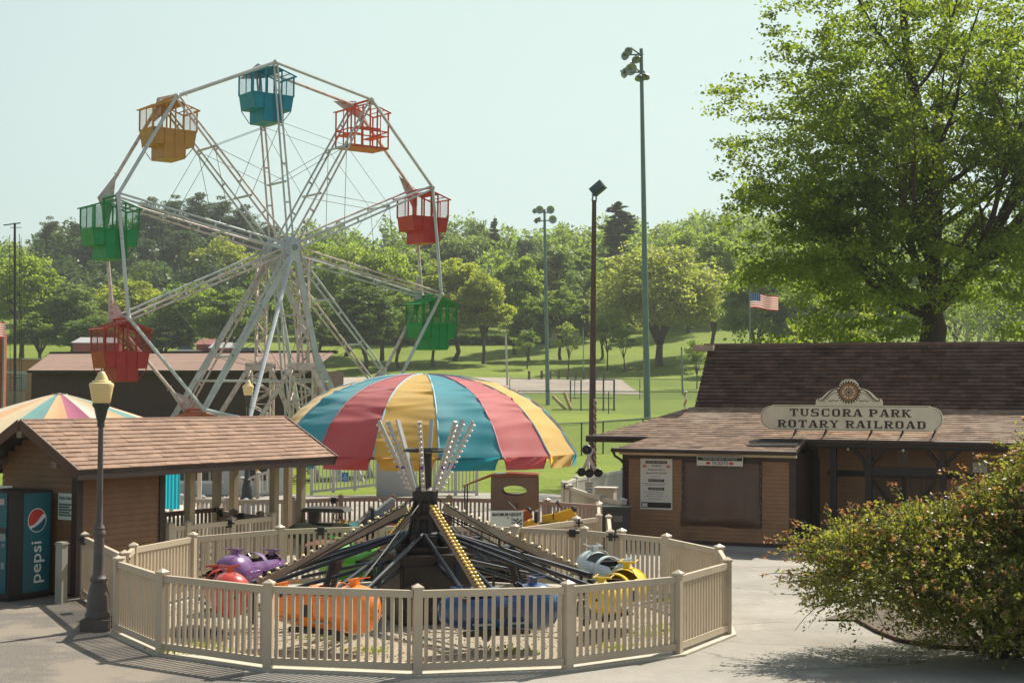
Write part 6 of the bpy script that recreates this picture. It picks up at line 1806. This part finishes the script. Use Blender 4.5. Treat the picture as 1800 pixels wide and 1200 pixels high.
T_(1255, 262, 400, 120, 'round_b', L_spring, 'bright tree between the wide olive tree and the big maple')
T_(1268, 330, 378, 90, 'round_a', L_mid, 'tall mid green tree topping the woods left of the big maple')
T_(1330, 230, 450, 120, 'round_b', L_mid, 'mid green tree behind the flag')
T_(1400, 235, 470, 120, 'round_b', L_spring, 'bright low tree seen under the left side of the big maple')
T_(1480, 225, 500, 110, 'round_a', L_yell, 'yellow green tree under the maple crown, above the roof sign')
T_(1560, 235, 480, 120, 'round_b', L_spring, 'bright tree left of the maple trunk')
T_(1680, 250, 480, 120, 'round_b', L_yell, 'yellow green tree right of the maple trunk')
T_(1765, 230, 470, 130, 'round_a', L_spring, 'bright tree at the far right edge above the roof')
for px, Y, yt, w_, k, lm, lab in ((1097, 238, 570, 50, 'sapling', L_spring, 'small tree left of the tallest light pole'), (1068, 240, 545, 62, 'sapling', L_spring, 'bushy small tree right of the brown pole'), (927, 245, 575, 50, 'sapling', L_mid, 'small dark sapling left of the short light pole'), (1000, 235, 560, 50, 'sapling', L_spring, 'small sapling between the short light pole and the brown pole'), (1225, 200, 590, 50, 'sapling', L_mid, 'small sapling at the left end of the station ridge'), (1395, 150, 560, 60, 'sapling', L_yell, 'small yellow green tree above the roof left of the sign crest'), (1520, 140, 560, 70, 'sapling', L_yell, 'small yellow green tree above the roof right of the sign crest'), (1640, 170, 540, 70, 'sapling', L_spring, 'small bright tree behind the maple trunk')):
    T_(px, Y, yt, w_, k, lm, lab)
# pines
for px, Y, yt, w_, k, lab in ((262, 400, 338, 80, 'pine_b', 'tall dark pine, leftmost of the pine group behind the wheel'), (300, 410, 340, 78, 'pine_c', 'dark pine second in the group behind the wheel'), (345, 400, 330, 82, 'pine_b', 'tallest dark pine in the group left of the wheel centre'), (385, 405, 342, 80, 'pine_c', 'dark pine between the upper left spokes'), (425, 400, 352, 78, 'pine_b', 'dark pine left of the top spoke'), (470, 395, 388, 70, 'pine_c', 'dark pine just above the wheel hub'), (205, 395, 385, 70, 'pine_c', 'dark pine behind the left green gondola'), (130, 390, 385, 72, 'pine_b', 'dark pine left of the left green gondola'), (85, 395, 378, 62, 'pine_c', 'dark pine at the far left above the bright tree'), (240, 380, 400, 80, 'pine_b', 'dark pine in front of the group, right of the left green gondola'), (160, 378, 410, 80, 'pine_c', 'dark pine lower on the slope under the left green gondola'), (320, 375, 395, 90, 'pine_c', 'dark pine lower on the slope in the middle of the group'), (770, 350, 382, 78, 'pine_b', 'dark pine behind the right red gondola'), (868, 345, 378, 62, 'spruce', 'dark pointed spruce above the woods right of the wheel'), (924, 350, 412, 62, 'pine_c', 'dark pine just left of the short light pole'), (1087, 330, 354, 135, 'pine', 'large solitary pine left of the tallest light pole')):
    T_(px, Y, yt, w_, k, L_pine, lab, None, 'pine_tree')
# pale barked birches under the maple
for px, lab in ((1700, 'pale barked tree trunk right of the maple trunk'), (1722, 'second pale barked tree trunk at the right, under the maple')):
    p = A(px, 612, 130); t_ = thing('birch_tree', lab, 'tree', at(p.x, 130, tz(p.x, 130)))
    mb = MB(); rs = random.Random(px); mb.path([(0, 0, 0), (.1, 0, 3), (-.1, 0, 6), (.2, 0, 9)], [.28, .24, .18, .08], 7)
    for k in range(7): a_ = rs.uniform(0, 6.28); z = rs.uniform(3.5, 8); mb.path([(0, 0, z), (cos(a_) * 1.2, sin(a_) * .6, z + 1.0), (cos(a_) * 2.2, sin(a_) * 1.2, z + 1.3)], [.08, .05, .02], 5)
    mb.build('trunk', bark_l, t_, smooth=True)
    rng = np.random.default_rng(px); C = rng.normal(size=(900, 3)) * (1.6, 1.4, 1.4) + (0, 0, 9)
    V, Fq = leaf_quads(C, .25, rng); mesh_obj('crown', np_mesh('birch_crown', V, Fq, rng.random(900) * .8, L_pale), t_)
# far woods as one mass on the hill
def woods(name, lm, seed, rows, leaf=1.3):
    rng = np.random.default_rng(seed); Cs = []; rn = []
    for (xa, xb, Y, h, st) in rows:
        x = xa
        while x < xb:
            z0 = tz(x, Y); hh = h * rng.uniform(.8, 1.12); r = st * .75
            k = 150
            for _ in range(9):
                v = rng.normal(size=3); v /= np.linalg.norm(v)
                c = np.array([x, Y, z0 + hh * .62]) + v * np.array([r * .6, r * .5, hh * .3])
                q = rng.normal(size=(k // 2, 3)); q /= np.linalg.norm(q, axis=1)[:, None]
                Cs.append(c + q * np.array([r * .5, r * .5, hh * .2]) * rng.uniform(.5, 1, (k // 2, 1))); rn.append(np.clip(rng.uniform(0, .5) + rng.uniform(0, .4, k // 2), 0, .9))
            x += st * rng.uniform(.7, 1.0)
    C = np.concatenate(Cs); V, Fq = leaf_quads(C, leaf, rng)
    return tag(mesh_obj(name, np_mesh(name, V, Fq, np.concatenate(rn), lm)), ('dark pine wood covering the slope behind the ferris wheel' if 'pine' in name else 'wooded hillside of merged green crowns behind the park trees'), 'woods', kind='stuff')
woods('wooded_hill', L_mid, 5, [(-60, 190, 400, 17, 8), (-58, 180, 370, 17, 7.5), (-55, 160, 340, 16, 7), (-50, 150, 312, 14, 7), (-60, 200, 450, 17, 8), (-190, -125, 420, 19, 8), (-180, -118, 385, 18, 8)])
woods('wooded_hill', L_spring, 6, [(-180, -80, 455, 18, 8), (-40, 150, 325, 15, 8.5), (20, 190, 420, 16, 9), (-190, -130, 400, 17, 9)])
woods('pine_wood', L_pine, 8, [(-125, -62, 405, 19, 7), (-120, -58, 378, 18, 7), (-112, -55, 350, 17, 7), (-104, -52, 325, 15, 6.5), (-96, -48, 308, 12, 6.5)], 1.3)

# ------------------------------------------------------------------ big maple
mp_ = A(1634, 600, 62)
maple = thing('maple_tree', 'huge backlit maple spreading over the station roof, with a forked dark trunk', 'tree', at(mp_.x, 62, tz(mp_.x, 62)))
rng = np.random.default_rng(101); rs = random.Random(101)
mb = MB(); tips = []
def grow(p, d, L, r, depth, curl=.14, lift=.06):
    n_ = max(3, int(L / .9)); pts = [p.copy()]; cur = d.normalized()
    for k in range(n_):
        cur = (cur + Vector((rs.uniform(-curl, curl), rs.uniform(-curl, curl), rs.uniform(-curl * .6, curl) + lift))).normalized(); pts.append(pts[-1] + cur * L / n_)
    r1 = r * (.42 if depth == 0 else .25)
    rad = [r + (r1 - r) * k / n_ for k in range(n_ + 1)]
    mb.path(pts, rad, 9 if depth == 0 else (6 if depth == 1 else 4), cap=depth < 2)
    if depth >= 2:
        for k in range(1, n_ + 1):
            if rs.random() < .9: tips.append((pts[k] + Vector((rs.uniform(-.3, .3), rs.uniform(-.3, .3), rs.uniform(-.2, .3))), cur.copy()))
        return
    nb_ = (9 if depth == 0 else 5)
    for j in range(nb_):
        f_ = .22 + .78 * (j + rs.random() * .6) / nb_; f_ = min(f_, 1.0); k = min(n_ - 1, int(f_ * n_)); q = pts[k].lerp(pts[k + 1], f_ * n_ - k if f_ * n_ - k <= 1 else 1)
        dirn = (pts[k + 1] - pts[k]).normalized(); az = rs.uniform(0, 2 * pi); side = Vector((cos(az), sin(az), rs.uniform(-.25, .35)))
        dd = (dirn * rs.uniform(.35, .9) + side * rs.uniform(.6, 1.0)).normalized()
        grow(q, dd, L * rs.uniform(.38, .62) * (1.15 - .35 * f_), max(.02, rad[k] * rs.uniform(.38, .55)), depth + 1, curl * 1.2, lift * .8)
Fk = Vector((.2, 0, 6.6))
mb.path([(-.35, 0, -.3), (-.35, 0, .4), (-.2, 0, 3.5), Fk + Vector((0, 0, -.3)), Fk + Vector((-.1, 0, .5))], [1.0, .68, .54, .52, .36], 14)
for d, L, r in (((-.12, .1, 1), 12.5, .32), ((.62, -.1, .75), 11, .30), ((-.55, -.3, .8), 9, .2), ((-.85, .15, .38), 7.5, .17), ((.95, .3, .35), 10, .2), ((.25, .6, .9), 10.5, .2), ((-.3, -.8, .45), 8.5, .16), ((.5, -.8, .5), 8.5, .16), ((-.7, .55, .65), 8, .16), ((-.9, -.35, .12), 6.5, .12)):
    grow(Fk + Vector((rs.uniform(-.1, .1), rs.uniform(-.1, .1), rs.uniform(-.2, .9))), Vector(d), L, r, 0)
mb.build('trunk', mat('maple_bark', (.06, .042, .034), .9, var=.3, scale=5, bump=.4, stretch=(3, 3, .5)), maple, smooth=True)
print('maple tips', len(tips))
# foliage sprays completing the broad, almost square headed outline
CZ, RZ_, RX_ = 12.9, 9.3, 8.9
extra = []
while len(extra) < 1200:
    v = rng.normal(size=3); v /= np.linalg.norm(v)
    if v[2] < -.86: continue
    v = np.sign(v) * np.abs(v) ** .78
    r = rng.uniform(.38, 1.0) ** .7
    wob = 1 + .10 * sin(v[0] * 5 + v[2] * 4) + .07 * sin(v[1] * 9 + v[0] * 7 + v[2] * 8)
    x_, z_ = v[0] * RX_ * r * wob, CZ + v[2] * RZ_ * r * wob
    extra.append((Vector((x_, v[1] * RX_ * r * .85 * wob, z_)), Vector(v)))
for _ in range(230):
    extra.append((Vector((rng.uniform(-8.0, -.8), rng.uniform(-4, 5), rng.uniform(4.2, 8.8))), Vector((-.5, 0, -.3))))
allt = [t for t in tips if rs.random() < min(1, 1500 / max(1, len(tips)))] + extra
Cs = []; rn = []; Ds = []
for e, d in allt:
    if (e[0] < -4.9 and 5.9 < e[2] < 8.1) or (e[0] < -8.3 and rng.random() < .8): continue
    if sin(e[0] * 1.9 + 1.3 * e[2] + 2) * sin(e[2] * 1.7 - e[0] * .8 + e[1]) > .42 and rng.random() < .85: continue
    k = 66; tone = rng.uniform(0, .5)
    rad_ = rng.uniform(.26, .50)
    q = rng.normal(size=(k, 3)) * rad_ * np.array([.8, .8, .36]) + np.array(e)
    Cs.append(q); rn.append(np.clip(tone + rng.uniform(0, .5, k), 0, .92)); Ds.append(np.tile(np.array([d.x, d.y, d.z - .4]), (k, 1)))
C = np.concatenate(Cs)
keep = C[:, 2] > 2.4
V, Fq = leaf_quads(C[keep], .165, rng, up=.3, aspect=.8, D=np.concatenate(Ds)[keep])
mesh_obj('crown', np_mesh('maple_crown', V, Fq, np.concatenate(rn)[keep], leafmat('maple_leaves', (.07, .115, .018), (.215, .25, .035), .58)), maple)

# ------------------------------------------------------------------ shrub with red tips in the right foreground
bedc = [G(px, py, 0) for px, py in ((1505, 1092), (1540, 1112), (1580, 1128), (1640, 1139), (1700, 1142), (1810, 1143))]
flat('planting_bed', [(9.5, bedc[-1].y), (9.5, 26), (6.0, 25.5), (4.9, 23.8)] + [(p.x, p.y) for p in bedc], .03, mat('bed_soil', (.11, .085, .06), .95, var=.35, scale=12, bump=.8))
mb = MB(); mb.path([p + Vector((0, 0, .045)) for p in bedc], .018, 6); tag(mb.build('bed_edging', mat('rusty_edging', (.12, .055, .03), .8)), 'thin rusty metal strip curving round the soil under the shrub', 'edging')
SHX = .12
shrub = thing('shrub', 'wide green shrub with orange red new leaves overhanging the concrete at lower right', 'shrub', at(6.6, 20.6, 0))
ell = [((7.3, 20.9, 1.05), (2.1, 1.7, .95)), ((5.5, 20.6, 1.05), (1.35, 1.2, .72)), ((8.35, 21.0, 2.0), (1.8, 1.6, 1.2)), ((4.85, 20.2, .95), (.95, .8, .42)), ((6.6, 19.7, .62), (1.5, .8, .5)), ((7.8, 19.9, .62), (1.7, .9, .62)), ((8.9, 20.4, 1.0), (1.4, 1.2, 1.0)), ((6.2, 20.7, 1.55), (.8, .8, .42)), ((7.3, 20.4, 1.85), (.8, .8, .45)), ((4.5, 20.6, 1.4), (.5, .5, .25)), ((5.4, 20.5, 1.7), (.4, .4, .22)), ((6.75, 20.6, 2.1), (.45, .4, .26)), ((7.6, 20.8, 2.6), (.4, .4, .25))]
rng = np.random.default_rng(7); rs = random.Random(7)
vol = np.array([e[1][0] * e[1][1] + e[1][0] * e[1][2] for e in ell]); vol = vol / vol.sum()
Cs = []; Ds = []; rn = []; tw = MB(); org = np.array((6.6, 20.6, 0))
for i, (c, r) in enumerate(ell):
    ns = int(13500 * vol[i])
    for _ in range(ns):
        v = rng.normal(size=3); v /= np.linalg.norm(v)
        if v[2] < -.6: v[2] = -v[2]
        dep = rng.uniform(.45, 1.06) ** .5 * (1 + .13 * sin(v[0] * 7 + i) * cos(v[2] * 6 + v[1] * 5))
        p = np.array(c) + v * np.array(r) * dep
        if p[2] < .12: continue
        d = v * np.array([1, 1, .7]) + rng.normal(size=3) * .45 + np.array([-.1, -.1, .28]); d /= np.linalg.norm(d)
        L = rng.uniform(.16, .42) * (1.25 if dep > .93 else 1)
        k = int(rng.integers(8, 13)); t = np.linspace(.05, 1, k)
        droop = -.25 * L * t ** 2
        pts = p + d * (L * t)[:, None]; pts[:, 2] += droop
        pts += rng.normal(size=(k, 3)) * .018
        Cs.append(pts - org + (SHX, 0, 0)); sd = np.tile(d, (k, 1)) + rng.normal(size=(k, 3)) * .7; Ds.append(sd)
        tone = rng.uniform(0, .45)
        x_ = np.clip(tone + rng.uniform(0, .35, k), 0, .8)
        if dep > .88 and v[2] > -.2 and rng.random() < .13: x_[-4:] = rng.uniform(.9, 1.0, 4)
        elif rng.random() < .04: x_[-2:] = .98
        rn.append(x_)
        if dep > .9 and rng.random() < .35: tw.path([Vector(p - org), Vector(pts[k // 2] - org), Vector(pts[-1] - org)], [.006, .005, .003], 3, cap=False)
# long arching shoots breaking the outline
for _ in range(460):
    c, r = ell[rs.randrange(len(ell))]
    v = rng.normal(size=3); v[1] -= .2; v[2] = abs(v[2]) * .8 - .1; v /= np.linalg.norm(v)
    p = np.array(c) + v * np.array(r) * .9; d = v + np.array([-.35, 0, .35]); d /= np.linalg.norm(d)
    L = rng.uniform(.4, .85); k = 22; t = np.linspace(0, 1, k); pts = p + d * (L * t)[:, None]; pts[:, 2] -= .35 * L * t ** 2
    tw.path([Vector(q - org) for q in pts[::5]], [.009, .007, .006, .004, .003], 3, cap=False)
    Cs.append(pts - org + rng.normal(size=(k, 3)) * .02); Ds.append(np.tile(d, (k, 1)) + rng.normal(size=(k, 3)) * .6)
    x_ = np.clip(rng.uniform(0, .4) + rng.uniform(0, .4, k), 0, .8); x_[-6:] = rng.uniform(.9, 1, 6); rn.append(x_)
C = np.concatenate(Cs)
V, Fq = leaf_quads(C, .064, rng, up=.25, aspect=.5, D=np.concatenate(Ds))
m = leafmat('shrub_leaves', (.09, .115, .026), (.33, .31, .07), .48, c3=(.27, .125, .075), rough=.42)
m.node_tree.nodes['Principled BSDF'].inputs['Specular IOR Level'].default_value = .4
mesh_obj('foliage', np_mesh('shrub_foliage', V, Fq, np.concatenate(rn), m), shrub)
for _ in range(26):
    e = ell[rs.randrange(len(ell))]; tgt = Vector(np.array(e[0]) + rng.normal(size=3) * np.array(e[1]) * .4 - org)
    b0 = Vector((rs.uniform(-.3, .8), rs.uniform(-.2, .3), 0)); tw.path([b0, b0.lerp(tgt, .5) + Vector((0, 0, .25)), tgt], [.035, .022, .012], 6)
tw.build('stems', bark, shrub)
# weeds inside the ring
rng = np.random.default_rng(9); C = []
for px, py in ((352, 1148), (360, 1140), (372, 1152), (1130, 1120), (1165, 1060), (1158, 1110), (320, 1150), (560, 1128), (1080, 1145), (900, 1150), (640, 1150)):
    p = G(px, py); n_ = 90; q = rng.normal(size=(n_, 3)) * (.16, .12, .02); q[:, 2] = np.abs(q[:, 2]) + .05; C.append(np.array(p) + q)
C = np.concatenate(C); V, Fq = leaf_quads(C, .06, rng, up=.1, D=np.tile(np.array([0, 0, 1.0]), (len(C), 1)))
tag(mesh_obj('weeds', np_mesh('weeds', V, Fq, rng.random(len(C)) * .8, L_yell)), kind='stuff', label='tufts of yellow green weeds growing in the gravel', cat='weeds')
# pebbles
rng = np.random.default_rng(19); n_ = 2600; V = []; Fq = []; rn = []
a_ = rng.uniform(0, 2 * pi, n_); r_ = np.sqrt(rng.uniform(0, 1, n_)) * (RR - .35); s_ = rng.uniform(.008, .024, n_)
pts = np.stack([RC.x + r_ * np.cos(a_), RC.y + r_ * np.sin(a_), np.full(n_, .014)], 1)
offs = np.array([(-1, -1, 0), (1, -1, 0), (1, 1, 0), (-1, 1, 0), (-.6, -.5, 1), (.6, -.6, 1.1), (.5, .6, .9), (-.6, .5, 1)])
V = (pts[:, None] + offs[None] * s_[:, None, None] * rng.uniform(.6, 1.2, (n_, 1, 3))).reshape(-1, 3)
base_ = np.array([(0, 1, 5, 4), (1, 2, 6, 5), (2, 3, 7, 6), (3, 0, 4, 7), (4, 5, 6, 7)])
Fq = (np.arange(n_)[:, None, None] * 8 + base_[None]).reshape(-1, 4)
tag(mesh_obj('pebbles', np_mesh('pebbles', V, Fq, np.zeros(len(Fq)), mat('pebble', (.42, .36, .28), .9, var=.3, scale=9))), kind='stuff', label='scattered small pale pebbles on the gravel', cat='pebbles')

SPLIT = {'rake_board', 'corner_board', 'black_band', 'toy_gun', 'cross_tie', 'wire_screen', 'lookout_beam', 'foot_step', 'barn_door', 'grab_hoop', 'strut', 'bench', 'eave_lamp', 'roof_post', 'pale_mark', 'red_ticket_emblem', 'bracket', 'hanger', 'door_brace', 'bearing_block', 'leg', 'cross_arm', 'slide'}
for o in list(bpy.data.objects):
    if o.type == 'MESH' and o.parent is not None and o.name.split('.')[0] in SPLIT: explode(o)
# ------------------------------------------------------------------ haze
hz = MB(); hz.box(-620, 620, -60, 780, -1.5, 150)
ho = hz.build('haze', None or mat('haze_mat', (1, 1, 1)))
hm = ho.data.materials[0]; n, l = hm.node_tree.nodes, hm.node_tree.links
for q in list(n):
    if q.type != 'OUTPUT_MATERIAL': n.remove(q)
pv = n.new('ShaderNodeVolumePrincipled'); pv.inputs['Color'].default_value = (.93, .97, .95, 1); pv.inputs['Density'].default_value = .00024; pv.inputs['Anisotropy'].default_value = .3
l.new(pv.outputs[0], n['Material Output'].inputs['Volume'])
tag(ho, kind='stuff', label='thin pale summer haze filling the air over the whole park', cat='haze')
